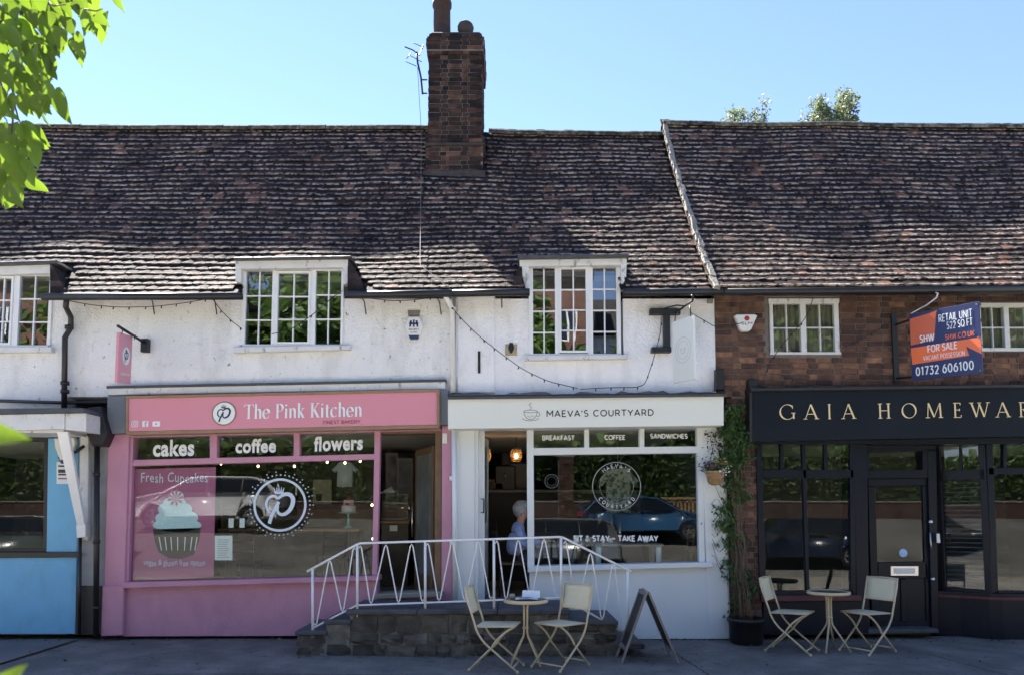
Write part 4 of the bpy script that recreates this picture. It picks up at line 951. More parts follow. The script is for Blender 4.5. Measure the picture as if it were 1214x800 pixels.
# chimney (built brick by brick)
ch_z0 = P(540, 208, CHY).z; ch_z1 = P(540, 62, CHY).z; ch_c0 = P(540, 40, CHY).z
_za, _zb = P(540, 173, CHY).z, P(540, 62, CHY).z
core = MB().box(CX0 + .003, CX1 - .003, CHY + .003, CHY + CHD - .003, ch_z0 - 1.2, ch_c0 - .02).box(CX0 - .022, CX1 + .022, CHY - .022, CHY + CHD + .022, ch_z0 - 1.1, _za).box(CX0 - .036, CX1 + .036, CHY - .036, CHY + CHD + .036, _zb, ch_c0 - .11); chim = core.out('chimney', M['mortar_d'], B)
BH, BL, BD = .0655, .215, .1025
SP = [block_proto(100 + i, BL, .09, BH) for i in range(5)] + [block_proto(200 + i, BD, .09, BH) for i in range(4)]
def brick_face(o, u, n, wid, z0, z1, seed=1, skip=None, out=.045, flem=True, grow=None):
    """places for one brick face: o = lower corner (world), u = along, n = outward"""
    rg = random.Random(seed); u = Vector(u).normalized(); n = Vector(n).normalized(); pl = []; r = 0; z = z0
    while z + BH < z1 + .01:
        x = -(BL + .01) * (.0 if r % 2 else .62); k = 0
        e = grow(z) if grow else 0
        while x < wid + e:
            hd = flem and (k % 2 == (r % 2)); l = BD if hd else BL; a_, b_ = max(x, -e), min(x + l, wid + e)
            if b_ - a_ > .035:
                c_ = Vector(o) + u * ((a_ + b_) / 2); c_.z = z + BH / 2
                if not (skip and skip(c_, b_ - a_)):
                    c_ += n * (e - out + .004 + rg.uniform(0, .006)); sx = (b_ - a_) / l
                    tl = rg.gauss(0, .01); uu = (u * math.cos(tl) + Vector((0, 0, 1)) * math.sin(tl)); zz = n.cross(uu) * -1 if False else uu.cross(-n)
                    pl.append((basis(uu * sx, -n, zz, c_), (5 + rg.randrange(4)) if hd else rg.randrange(5)))
            x += l + .01; k += 1
        z += BH + .01; r += 1
    return pl
zs0, zs1, zs2 = P(540, 207, CHY).z, P(540, 173, CHY).z, P(540, 165, CHY).z
def grow(z):
    if z < zs1: return .025
    if z < zs2: return .04
    if z > ch_c0 - .1: return .0
    if z > ch_z1: return .04
    if z > ch_z1 - .09: return .025
    return 0
fr_ = brick_face((CX0, CHY, 0), (1, 0, 0), (0, -1, 0), CX1 - CX0, zs0 - .15, ch_c0, 5, grow=grow)
sd_ = brick_face((CX1, CHY, 0), (0, 1, 0), (1, 0, 0), CHD, zs0 - .1, ch_c0, 6, grow=grow) + brick_face((CX0, CHY + CHD, 0), (0, -1, 0), (-1, 0, 0), CHD, zs0 - .1, ch_c0, 7, grow=grow) \
    + brick_face((CX1, CHY + CHD, 0), (-1, 0, 0), (0, 1, 0), CX1 - CX0, zs0, ch_c0, 8, grow=grow)
pieces('brick', SP, fr_ + sd_, chim, M['brick_c'])
MB().box(CX0 - .055, CX1 + .055, CHY - .055, CHY + CHD + .055, zs1 - .02, zs1 + .035, .015).out('chimney_band', M['soot'], chim)
mb = MB(); mb.box(CX0 + .01, CX1 - .01, CHY + .01, CHY + CHD - .01, ch_c0 - .02, ch_c0 + .05, .03)
mb.out('chimney_cap', M['soot'], chim)
q = P(524, 20, CHY + .35); top = P(524, 0, CHY + .35).z
MB().lathe((q.x, CHY + .35, 0), [(.155, ch_c0 - .02), (.15, ch_c0 + .2), (.142, top - .14), (.165, top - .13), (.165, top - .06), (.15, top - .05), (.15, top + .03), (.105, top + .03), (.1, top - .3)], 22).out('chimney_pot', M['terracotta'], chim, True)
q = P(552, 30, CHY + .22); tz = q.z
MB().lathe((q.x, CHY + .22, 0), [(.12, ch_c0 - .02), (.12, tz - .10), (.135, tz - .09), (.14, tz - .05), (.12, tz), (.085, tz + .035), (.04, tz + .055), (.01, tz + .06)], 20).out('chimney_pot', M['soot'], chim, True)
# flashing around chimney foot
mb = MB(); a_ = roof_pt((CX0 + CX1) / 2, cs0, 0)
mb.box(CX0 - .07, CX1 + .07, CHY - .06, CHY - .02, a_.z - .08, a_.z + .045, .01); mb.out('chimney_flashing', M['soot'], chim)

# ================================================================ cafe
D = thing('cafe', (1.0, 0, 0), 'cafe in a bright white rendered house with a cream sign board over an open doorway', 'cafe')
h1 = hole(627, 314, 738, 422)
wall_holes('wall', XB2 + .045, XB3, P(700, 472, 0).z, WT, 0, .25, [h1], M['plaster_c'], D)
pq('wall_pier', [(541, 351), (587, 350), (587, 466), (541, 466)], -.035, .05, M['plaster_c'], D, .02)
pr('wall_joint', 534, 350, 540.5, 466, .03, .2, M['plaster_g'], D)
KX0, KX1 = P(620, 350, EY).x, P(738, 350, EY).x; KXl = P(604, 350, EY).x
VX = P(845, 345, EY).x
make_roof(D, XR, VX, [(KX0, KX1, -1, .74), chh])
box('rear_wall', XB2, XB3, 6.3, 6.5, 0, EZ0 - .02, M['plaster'], D)
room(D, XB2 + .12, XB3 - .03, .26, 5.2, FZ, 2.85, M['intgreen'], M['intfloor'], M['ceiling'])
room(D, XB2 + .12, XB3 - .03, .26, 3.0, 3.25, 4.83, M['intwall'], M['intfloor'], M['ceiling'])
casement(D, (627, 314, 736, 422), [(632, 319, 658, 419, 2, 4, False), (663, 317, 697, 418, 2, 4, True), (703, 318, 731, 418, 2, 4, False)], -.03,
         sill=([(622, 421), (744, 420), (744, 425), (622, 427)], -.05, M['oldwhite']))
pq('fascia_board', [(616, 306), (743, 304), (743, 314), (616, 316)], -.13, .1, M['oldwhite'], D)
pq('corner_board', [(616, 316), (627, 316), (627, 347), (624, 345)], -.12, .09, M['oldwhite'], D)
pq('corner_board', [(736, 314), (743, 314), (742, 333), (737, 338)], -.12, .09, M['oldwhite'], D)
pq('dormer_roof', [(614, 303), (745, 301), (746, 304.5), (614, 306.5)], -.2, .95, M['lead'], D, .006)
cheek(D, 740, 758, 328, 347, 3); cheek(D, 619, 607, 309, 346, 4, -1)
tube('gutter', [P(536.5, 348, -.33), P(628, 346.5, -.33)], .047, M['blackiron'], D, 10)
tube('gutter', [P(739, 347, -.33), P(858, 346, -.33)], .047, M['blackiron'], D, 10)
tube('gutter_hook', [P(593, 350, -.3), P(595, 355, -.08), P(595, 365, -.03)], .008, M['blackiron'], D, 6)
# verge of mortar and lapped tiles
rg = random.Random(9); pl = []; VP = [block_proto(300 + i, .08, .185, .05, .010, .012) for i in range(5)]
s = 0.0
while s < RL + .02:
    a_, sx, ss, n = roof_basis(VX + .03, s, True); pl.append((basis(sx, ss, n, a_ + n * (.01 + rg.uniform(0, .012)) + sx * rg.uniform(-.012, .012)), rg.randrange(5))); s += .165
vg = MB().box(VX - .02, VX + .05, -.1, -.05, EZ0 - .05, EZ0).out('verge', M['verge'], D); pieces('verge_mortar_piece', VP, pl, vg, M['verge'])
M_ = MB(); vs = []; fs = []
for i in range(41):
    s = RL * i / 40
    for h_ in (-.09, .03): vs.append(roof_pt(VX + .012, s, h_, True))
for i in range(40): fs.append((2 * i, 2 * i + 2, 2 * i + 3, 2 * i + 1))
M_.add(vs, fs); M_.out('verge_upstand', M['verge'], D, fix=False)
# flashing over the sign
rg = random.Random(4); ups = [P(534 + i * 325 / 40, 467 - 3 * i / 40 + rg.uniform(-2.5, 1.5), -.02) for i in range(41)]; dn = [P(531 + i * 330 / 40, 470 - 3.5 * i / 40, -.33) for i in range(41)]
mb = MB(); vs = []
for a_, b_ in zip(ups, dn): vs += [a_, (a_ + b_) / 2 + Vector((0, 0, rg.uniform(-.01, .02))), b_, b_ - Vector((0, 0, .035))]
fs = [(4 * i + j, 4 * i + 4 + j, 4 * i + 5 + j, 4 * i + 1 + j) for i in range(40) for j in range(3)]; mb.add(vs, fs); mb.out('lead_flashing', M['lead'], D, fix=False)
CYY = -.3
cb = pq('sign_board', [(531, 471.5), (858, 468), (858, 504), (531, 508)], CYY, .3, M['cream'], D, .004)
pq('sign_board_shadow_strip', [(531, 468.5), (860, 465), (860, 467), (531, 471)], CYY - .015, .3, M['blackpaint'], D, .002)  # solid black strip standing for the shadow line over the board
a, b = P(531, 508, CYY), P(858, 504, CYY); cfr = Fr(a, b - a); cfr.n = Vector((0, -1, 0)); cfr.v = Vector((0, 0, 1)); sc2 = (b - a).length / 327.0
def CB(x, y): return ((x - 531) * sc2, (508 - y - (x - 531) * 4 / 327.0) * sc2)
u0, v0 = CB(648, 494); u1, _ = CB(775, 494)
sans("MAEVA'S COURTYARD", (u0, v0, u1, v0 + 8.2 * sc2), cfr, .001, M['ink'], cb, wt=.17, track=.24, space=.55)
mb = MB(); u, v = CB(629, 491); k = sc2
def cpt(l): return [(u + a_ * k, v + b_ * k) for a_, b_ in l]
ribbon(mb, cpt(arc(0, 4, 8, 1.6, 0, 360, 24)[:-1]), .5 * k, cfr, .0, .002, True)
ribbon(mb, cpt([(-8, 4), (-7.4, 0), (-5, -4), (-2.5, -5.4), (2.5, -5.4), (5, -4), (7.4, 0), (8, 4)]), .55 * k, cfr, 0, .0023)
ribbon(mb, cpt(arc(8.4, .4, 2.6, 2.6, 100, -120, 12)), .5 * k, cfr, 0, .0026)
ribbon(mb, cpt([(-10, -4.6), (-6, -6.6), (0, -7.3), (6, -6.6), (10, -4.6)]), .5 * k, cfr, 0, .0028)
ribbon(mb, cpt([(-1, 6), (1.4, 8.2), (-.6, 10.2), (-2, 12), (0, 13.6), (1.4, 12.4)]), .5 * k, cfr, 0, .0024)
ribbon(mb, cpt([(-4, -1), (-1, -3.2), (2, -1), (4, -2.6)]), .4 * k, cfr, 0, .0021)
mb.out('coffee_cup_mark', M['ink'], cb)
# front joinery
pq('pilaster', [(538, 505), (563, 505), (562, 752), (537, 752)], -.04, .24, M['cafewhite'], D, .008)
pq('head_board', [(535, 498), (858, 494), (858, 507), (535, 508)], -.0, .25, M['cafewhite'], D)
pq('pilaster', [(832, 503), (858, 503), (865, 757), (840, 757)], -.04, .24, M['cafewhite'], D, .008)
pq('side_wall', [(858, 505), (860, 505), (866, 757), (864, 757)], .0, .24, M['cafewhite'], D, 0)
pq('door_frame', [(562, 507), (567, 507), (567, 712), (562, 712)], .0, .2, M['cafewhite'], D)
pq('stall_riser', [(628, 677), (841, 672), (842, 757), (628, 757)], -.02, .22, M['cafewhite'], D, .004)
pq('joint_strip', [(837, 673), (839, 673), (840, 757), (838, 757)], -.032, .02, M['cafewhite'], D, .002)
pq('sill', [(626, 671), (845, 666), (845, 672), (626, 678)], -.1, .3, M['cafewhite'], D, .008)
mb = MB()
for q in ([(624.5, 506), (632.5, 506), (633.5, 673), (625.5, 673)], [(826, 503), (833, 503), (836, 668), (829, 668)],
          [(632.5, 530.5), (827, 528.5), (827, 536.5), (632.5, 539)], [(693, 506), (698.5, 506), (698.5, 531), (693, 531)], [(758, 505), (764, 505), (764, 530), (758, 530)], [(632.5, 505), (826, 503), (826, 505.5), (632.5, 507.5)]):
    mb.prism([P(a_, b_, -.03) for a_, b_ in q], (0, .1, 0), .006)
sw = mb.out('shop_window', M['cafewhite'], D)
for q in ([(632, 506), (694, 506), (694, 532), (632, 532)], [(698, 505), (759, 505), (759, 531), (698, 531)], [(763, 504), (827, 504), (827, 530), (763, 530)]):
    pq('toplight_pane', q, .035, .005, M['glassw'], sw, 0)
pq('pane', [(632, 537), (828, 535), (831, 669), (633, 672)], .03, .006, M['glass'], sw, 0)
psans('BREAKFAST', 643, 515.5, 681, 521.5, GY, M['vinyl'], sw, wt=.24)
psans('COFFEE', 717, 515, 741, 521, GY, M['vinyl'], sw, wt=.24)
psans('SANDWICHES', 771, 513.5, 815, 519.5, GY, M['vinyl'], sw, wt=.24)
psans('SIT & STAY ~ TAKE AWAY', 680, 634, 780, 641.5, GY, M['vinyl'], sw, wt=.27)
c = P(731, 576, GY); r_ = 28 / 88.0; mb = MB(); ribbon(mb, circ(c.x, c.z, r_, 56), .009, gf, 0, .002, True); ribbon(mb, circ(c.x, c.z, r_ * .70, 40), .004, gf, 0, .0022, True); lg = mb.out('round_logo', mat('faded etched vinyl', (.34, .38, .38), .6), sw)
def ring_text(s, c, r, a0, a1, h, fr, d, m_, parent, flip=False):
    allv = []
    mb = MB()
    for i, chh_ in enumerate(s):
        if chh_ == ' ': continue
        wd, st = SAN[chh_]; an = R(a0 + (a1 - a0) * i / (len(s) - 1)); er = (math.cos(an), math.sin(an)); et = (math.sin(an), -math.cos(an))
        if flip: er = (-er[0], -er[1]); et = (-et[0], -et[1])
        cc = (c.x + (r + (h if flip else 0)) * math.cos(an), c.z + (r + (h if flip else 0)) * math.sin(an))
        for zi, q in enumerate(st): ribbon(mb, [(cc[0] + (a_ - wd / 2) * h * .85 * et[0] + b_ * h * er[0], cc[1] + (a_ - wd / 2) * h * .85 * et[1] + b_ * h * er[1]) for a_, b_ in q], h * .15, fr, d, d + .001 + .0003 * zi)
    return mb.out('lettering', m_, parent, fix=False)
ring_text("MAEVA'S", c, r_ * .78, 128, 52, .045, gf, .001, M['vinyl'], sw)
ring_text('COURTYARD', c, r_ * .78, 218, 322, .045, gf, .001, M['vinyl'], sw, True)
c = P(654, 570, GY); mb = MB(); ribbon(mb, circ(c.x, c.z, .09, 36), .006, gf, 0, .002, True); ribbon(mb, circ(c.x, c.z, .06, 30), .003, gf, 0, .0022, True); mb.out('round_logo', mat('faint etched vinyl', (.16, .19, .2), .6), sw)
# open door leaf turned back into the doorway
df = Fr((P(568, 600, .1).x, .1, FZ), (.12, .95, 0)); W_ = .8; H_ = 2.2
dr = MB()
for q in ((0, .1, 0, H_), (W_ - .1, W_, 0, H_), (.1, W_ - .1, H_ - .12, H_), (.1, W_ - .1, 0, 1.0)): leaf_box(dr, df, *q, .045)
door = dr.out('door', M['cafewhite'], D); dg = MB(); leaf_box(dg, df, .1, W_ - .1, 1.0, H_ - .12, .008); dg.out('door_glass', M['glass'], door)
x_ = P(573, 600, .0).x; pq('door_edge', [(566, 508), (574.5, 508), (574.5, 711), (566, 711)], .1, .05, M['cafewhite'], door, .006)
tube('handle', [P(571, 591, .1), P(573.5, 591, .03), P(573.5, 607, .03), P(571, 607, .1)], .009, M['blackiron'], door)
# white rainwater pipe between the two houses
wp = tube('downpipe', [P(528, 351, -.3), P(533, 360, -.2), P(536, 366, -.09), P(537, 465, -.09)], .034, M['upvc'], D, 10)
tube('downpipe', [P(538, 508, -.12), P(540, 712, -.12)], .034, M['cafewhite'], D, 10)
for y_ in (364, 564, 640): tube('pipe_collar', [P(536.5, y_, -.1), P(536.5, y_ + 5, -.1)], .044, M['upvc'], D, 10)
pr('iron_tie', 566.5, 416, 569.5, 442, -.05, .03, M['blackiron'], D, .002)

# ================================================================ dark homeware shop in brick
G = thing('homeware_shop', (6.2, 0, 0), 'red brick house with a dark navy shopfront and gold sign lettering', 'shop')
w1, w2 = hole(912, 353, 995, 420), hole(1158, 358, 1244, 416)
zt = P(1000, 470, 0).z
wall_holes('wall', XB3 + .002, XB4, zt, WT + .06, .003, .25, [w1, w2], M['mortar'], G)
wx = P(900, 600, 0).x
box('wall_pier', XB3 + .2, wx, .003, .25, 0, zt, M['mortar'], G, 0)
def skipb(c_, l):
    for h in (w1, w2):
        if h[0] - .01 < c_.x < h[1] + .01 and h[2] - .02 < c_.z < h[3] + .03: return True
    if c_.x < P(866, 600, 0).x and c_.z < zt: return False
    return False
up = brick_face((XB3 + .01, 0, 0), (1, 0, 0), (0, -1, 0), XB4 - XB3 - .01, zt + .005, WT + .1, 21, skip=skipb, out=.045)
lo = brick_face((P(864, 600, 0).x, 0, 0), (1, 0, 0), (0, -1, 0), wx - P(864, 600, 0).x, .0, zt - .02, 22, out=.045)
vis = lambda q: q[0].translation.x < P(1220, 400, 0).x
al = up + lo; al = sorted(al, key=lambda q: (not vis(q), q[1] >= 5))
bw = MB().box(XB3 + .01, XB3 + .02, .02, .03, zt, WT).out('brickwork', M['mortar'], G); pieces('brick', SP, al, bw, M['brick'])
make_roof(G, VX, XB4, [], True)
box('gable_wall', XB4 - .2, XB4, .25, 6.3, 0, EZ0, M['brick'], G)
box('rear_wall', XB3, XB4, 6.3, 6.5, 0, EZ0 - .02, M['brick'], G)
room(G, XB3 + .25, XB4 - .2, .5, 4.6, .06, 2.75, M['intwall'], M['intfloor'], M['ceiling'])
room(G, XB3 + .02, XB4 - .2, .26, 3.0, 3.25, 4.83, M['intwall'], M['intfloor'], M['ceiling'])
for o_, L_ in (((913, 354, 995, 420), [(917, 360, 949.5, 417, 2, 2, False), (956, 360, 989.5, 416, 2, 2, False)]), ((1158, 359, 1243, 416), [(1164, 364, 1191, 412, 2, 2, False), (1197, 364, 1237, 412, 2, 2, False)])):
    casement(G, o_, L_, -.01, fmat='oldwhite', gmat='glassw', barr=.008)
mb = MB()
for x0_, x1_ in ((914, 993), (1160, 1242)):
    a_, b_ = P(x0_, 356, .11), P(x1_, 419, .11); n_ = 40; vs = []
    for i in range(n_ + 1):
        x_ = a_.x + (b_.x - a_.x) * i / n_; y_ = .11 + .018 * math.sin(i * 1.7) + .008 * math.sin(i * .6); vs += [(x_, y_, a_.z), (x_, y_, b_.z)]
    mb.add(vs, [(2 * i, 2 * i + 2, 2 * i + 3, 2 * i + 1) for i in range(n_)]); mb.out('curtain', M['curtain'], G, fix=False); mb = MB()
tube('gutter', [P(858.5, 346, -.33), P(1330, 342, -.33)], .05, M['blackiron'], G, 10)
tube('gutter_pipe', [P(850, 349, -.2), P(1330, 347, -.2)], .02, M['blackiron'], G, 8)
gbd = pq('sign_board', [(893, 463), (1330, 457), (1330, 515), (893, 523)], -.22, .22, M['navyboard'], G, .006)
pq('sign_cornice', [(890, 459.5), (1332, 453.5), (1332, 457.5), (890, 463.5)], -.26, .26, M['base_black'], G, .006)
a, b = P(893, 523, -.222), P(1214, 516.8, -.222); gfr = Fr(a, b - a); gfr.n = Vector((0, -1, 0)); gfr.v = Vector((0, 0, 1)); sc3 = (b - a).length / 321.0
for s_, x0_, x1_ in (('G', 925, 943), ('A', 954, 970.5), ('I', 982, 986.5), ('A', 999, 1015), ('H', 1041.5, 1057.5), ('O', 1070, 1088), ('M', 1098.5, 1119), ('E', 1131, 1141), ('W', 1151, 1175), ('A', 1182, 1198.5), ('R', 1209, 1222), ('E', 1234, 1244), ('S', 1256, 1266)):
    u0 = (x0_ - 893) * sc3; u1 = (x1_ - 893) * sc3; v0 = (523 - 496 - (x0_ - 893) * .0) * sc3 - (x0_ - 893) * .0
    v0 = (523 - 497 + 0 - (x0_ - 893) * 6.2 / 321 + (x0_ - 893) * .0) * sc3 + (x0_ - 893) * sc3 * .0105
    serif(s_, (u0, v0, u1, v0 + 17.5 * sc3), gfr, 0, M['gold'], gbd, pen=.115, thin=.04)
nv = M['navy']
pq('head_rail', [(896, 520), (1330, 514), (1330, 526), (896, 526)], -.06, .3, nv, G)
pq('end_bracket', [(889, 458), (896, 458), (896, 524), (889, 524)], -.2, .2, M['base_black'], G)
pq('corner_post', [(896, 524), (903, 524), (909, 712), (901, 712)], -.03, .2, nv, G)
# left display window
mb = MB()
for q in ([(903, 556), (1012, 556), (1012, 566), (903, 566)], [(925.5, 526), (929, 526), (929, 556), (925.5, 556)], [(951, 526), (955, 526), (960, 700), (956, 700)], [(977.5, 526), (981, 526), (981, 556), (977.5, 556)],
          [(1008, 526), (1014, 526), (1015, 704), (1009, 704)], [(907, 700), (1012, 699), (1012, 706), (907, 707)]):
    mb.prism([P(a_, b_, .0) for a_, b_ in q], (0, .07, 0), .005)
lw = mb.out('shop_window', nv, G)
for x0_, x1_ in ((902, 926), (928, 952), (954, 978), (980, 1009)): pr('toplight_pane', x0_, 525, x1_, 557, .035, .005, M['glassw'], lw, 0)
pq('pane', [(903, 565), (953, 565), (957, 701), (907, 701)], .035, .005, M['glass'], lw, 0)
pq('pane', [(956, 565), (1009, 565), (1011, 701), (959, 701)], .036, .005, M['glass'], lw, 0)
pq('sill', [(903, 706), (1022, 705), (1022, 712), (903, 713)], -.08, .25, M['sillred'], G, .008)
pq('stall_riser', [(905, 713), (1022, 712), (1022, 751), (905, 752)], -.02, .25, nv, G)
pq('pilaster', [(1013, 520), (1028, 520), (1031, 749), (1016, 750)], .0, .4, nv, G, .006)
# door
pq('door_frame', [(1026, 520), (1110, 519), (1110, 534), (1026, 535)], .2, .2, nv, G); pq('door_frame', [(1026, 557), (1100, 556), (1100, 566), (1026, 567)], .2, .15, nv, G)
for q in ([(1026, 535), (1031, 535), (1031, 557), (1026, 557)], [(1094, 534), (1100, 534), (1100, 557), (1094, 557)], [(1100, 532), (1110, 532), (1113, 748), (1105, 748)]): pq('door_frame', q, .2, .2, nv, G)
pq('toplight_pane', [(1030, 534), (1095, 534), (1095, 558), (1030, 558)], .28, .005, M['glass'], G, 0)
mb = MB(); DY = .24
for q in ([(1029, 567), (1101, 566), (1101, 575), (1029, 576)], [(1029, 576), (1038, 576), (1043, 747), (1034, 747)], [(1094, 575), (1101, 575), (1106, 746), (1099, 746)], [(1041, 666), (1099, 665), (1100, 685), (1041, 686)], [(1068, 686), (1074, 686), (1075, 738), (1069, 738)], [(1042, 736), (1100, 735), (1101, 747), (1042, 747)]):
    mb.prism([P(a_, b_, DY) for a_, b_ in q], (0, .05, 0), .006)
gd = mb.out('door', nv, G)
pq('door_panel', [(1041, 685), (1069, 685), (1070, 737), (1042, 737)], DY + .02, .02, nv, gd); pq('door_panel', [(1073, 685), (1100, 685), (1101, 737), (1074, 737)], DY + .02, .02, nv, gd)
pq('door_glass', [(1037, 575), (1095, 574), (1100, 667), (1040, 668)], DY + .025, .005, M['glass'], gd, 0)
pr('letter_box', 1056, 670.5, 1089, 682, DY - .012, .014, M['steel'], gd, .003); pr('letter_flap', 1060, 673, 1085, 679.5, DY - .017, .008, M['plastic'], gd, .002)
for x_, y_ in ((1102.5, 618), (1105, 686)): q = P(x_, y_, DY - .03); MB().lathe((q.x, 0, q.z), [(.012, DY), (.012, DY - .03), (.026, DY - .035), (.03, DY - .05), (.02, DY - .062)], 14, 'y').out('door_knob', M['steel'], gd, True)
tube('handle', [P(1102, 631, DY), P(1102.5, 631, DY - .05), P(1104, 652, DY - .05), P(1104, 652, DY)], .011, M['steel'], gd)
q = P(1071, 655, DY + .02); MB().lathe((q.x, 0, q.z), [(.055, DY + .024), (.055, DY + .021)], 24, 'y').out('round_sticker', mat('pale blue sticker', (.35, .55, .85), .5, var=.3, vs=30), gd)
pq('door_step', [(1030, 746), (1112, 745), (1114, 750), (1030, 751)], -.02, .5, M['flag'], G, .01)
# right splayed window with slatted blind, and the front window
xa, ya, xb, yb = P(1112, 600, .38).x, .38, P(1169, 600, 0).x, .0
sf = Fr((xa, ya, 0), (xb - xa, yb - ya, 0)); SWd = math.hypot(xb - xa, yb - ya)
zz = lambda y_, Y=.1: P(1140, y_, Y).z
mb = MB()
for q in ((0, SWd, zz(556), zz(568)), (0, .05, zz(704), zz(524)), (SWd - .06, SWd + .02, zz(704), zz(522)), (.05, SWd - .06, zz(704), zz(698)), (.28, .31, zz(556), zz(526))): leaf_box(mb, sf, *q, .06)
sp = mb.out('splayed_window', nv, G)
mb = MB(); leaf_box(mb, Fr(sf.p(0, 0, -.03), sf.u), .04, SWd - .05, zz(700), zz(567), .005); mb.out('pane', M['glass'], sp)
mb = MB(); leaf_box(mb, Fr(sf.p(0, 0, -.03), sf.u), .04, SWd - .05, zz(557), zz(525), .005); mb.out('toplight_pane', M['glassw'], sp)
bl = Fr(sf.p(0, 0, -.10), sf.u); z_ = zz(572); n_ = 0; M['slat'] = mat('dark blue blind slat', (.07, .10, .15), .4, var=.1)
while z_ > zz(696):
    mb = MB(); mb.prism([bl.p(.05, z_, 0), bl.p(SWd - .07, z_, 0), bl.p(SWd - .07, z_ + .012, -.035), bl.p(.05, z_ + .012, -.035)], (0, 0, .004)); mb.out('slat', M['slat'], sp); z_ -= .062
mb = MB()
for q in ([(1169, 522), (1177, 522), (1184, 706), (1176, 706)], [(1172, 554), (1330, 552), (1330, 561), (1172, 562)], [(1190, 522), (1194, 522), (1194, 555), (1190, 555)], [(1240, 522), (1244, 522), (1244, 555), (1240, 555)], [(1180, 700), (1330, 700), (1330, 706), (1180, 706)], [(1322, 522), (1330, 522), (1330, 704), (1322, 704)]):
    mb.prism([P(a_, b_, .0) for a_, b_ in q], (0, .07, 0), .005)
rw = mb.out('shop_window', nv, G)
pr('pane', 1175, 560, 1325, 702, .035, .005, M['glass'], rw, 0)
for x0_, x1_ in ((1172, 1191), (1193, 1241), (1243, 1323)): pr('toplight_pane', x0_, 522, x1_, 556, .034, .005, M['glassw'], rw, 0)
mb = MB(); nb = 10; fr1 = []
cv = [(P(1112, 705, .3).x, .3)] + [(xa + (xb - xa) * t + .0, ya + (yb - ya) * t - .07) for t in (.35, .6, .8, .93)] + [(xb + .12, -.09), (xb + .5, -.09), (P(1330, 705, 0).x, -.09)]
def band(cv, z0, z1, th, name, m_, inset=0):
    mb = MB(); vs = []
    for x_, y_ in cv: vs += [(x_, y_ + inset, z0), (x_, y_ + inset, z1), (x_, y_ + inset + th, z1), (x_, y_ + inset + th, z0)]
    fs = [(4 * i + j, 4 * i + 4 + j, 4 * i + 4 + (j + 1) % 4, 4 * i + (j + 1) % 4) for i in range(len(cv) - 1) for j in range(4)] + [(0, 1, 2, 3), tuple(4 * (len(cv) - 1) + j for j in (3, 2, 1, 0))]
    mb.add(vs, fs); return mb.out(name, m_, G)
zs_ = P(1180, 706, -.05).z; band(cv, zs_ - .005, zs_ + .03, .2, 'sill', nv); band(cv, zs_ - .05, zs_ - .01, .2, 'sill_moulding', M['sillred'], .012); band(cv, -.02, zs_ - .05, .2, 'stall_riser', nv, .04)
pq('small_plate', [(1110.5, 632), (1114, 632), (1115, 643), (1111, 643)], .14, .01, M['plastic'], G, .001)
# down pipe stub and black bar near the for-sale board
pq('iron_bar', [(1057, 371), (1063, 370), (1067, 452), (1061, 453)], -.09, .04, M['blackiron'], G, .003)
pr('iron_block', 849, 437, 859, 462, -.12, .1, M['blackiron'], G, .01); pr('iron_block', 888, 449, 899, 463, -.14, .12, M['blackiron'], G, .01)

# ================================================================ raised stone entrance
PY = -1.08
E = thing('entrance_platform', (P(540, 760, PY).x, -.6, 0), 'raised stone entrance platform with steps and dark flagstone edge before the two doors', 'steps')
zt_ = P(500, 722, PY).z; px = lambda x_: P(x_, 740, PY).x
X = [px(350), px(386), px(414), px(674), px(733), px(764)]
zs_l = [P(370, 747, PY).z, P(400, 734, PY).z]; zs_r = [P(710, 735, PY).z, P(750, 763, PY).z]
random.seed(5)
core = MB().box(X[0] + .04, X[1], PY + .03, -.12, -.02, zs_l[0] - .045).box(X[1], X[2], PY + .03, -.12, -.02, zs_l[1] - .045).box(X[2], X[3], PY + .04, -.12, -.02, zt_ - .05).box(X[3], X[4], PY + .04, -.12, -.02, zs_r[0] - .045)
core.out('core', M['mortar_d'], E)
def rubble(root, x0, x1, z0, z1, Y, seed):
    rg = random.Random(seed); z = z0; r = 0
    while z < z1 - .03:
        h = min(z1 - z, rg.choice((.12, .15, .2, .24)));
        if z1 - z - h < .06: h = z1 - z
        x = x0 - (0 if r % 2 else 0)
        while x < x1 - .02:
            w_ = rg.uniform(.14, .36); 
            if x1 - x - w_ < .09: w_ = x1 - x
            bm = bmesh.new(); bmesh.ops.create_cube(bm, size=1); bmesh.ops.subdivide_edges(bm, edges=bm.edges[:], cuts=1, use_grid_fill=True)
            for q in bm.verts:
                ed = (abs(q.co.x) > .4) + (abs(q.co.z) > .4); f_ = .965 if ed == 2 else 1
                q.co = Vector((x + w_ / 2 + q.co.x * (w_ - .018) * f_ + rg.uniform(-.016, .016), Y + .09 + q.co.y * .2 + (.018 if ed == 2 else 0) * (q.co.y < 0) + rg.uniform(-.018, .018), z + h / 2 + q.co.z * (h - .014) * f_ + rg.uniform(-.014, .014)))
            mb = MB(); mb.bm(bm); mb.out('stone', M['stone'], root); x += w_
        z += h; r += 1
rubble(E, X[2] + .02, X[3] - .02, -.03, zt_ - .055, PY + .02, 1)
rubble(E, X[0] + .02, X[1], -.03, zs_l[0] - .05, PY + .02, 2); rubble(E, X[1], X[2] + .02, -.03, zs_l[1] - .05, PY + .02, 3); rubble(E, X[3], X[4] - .02, -.03, zs_r[0] - .05, PY + .02, 4)
x = X[2] - .04
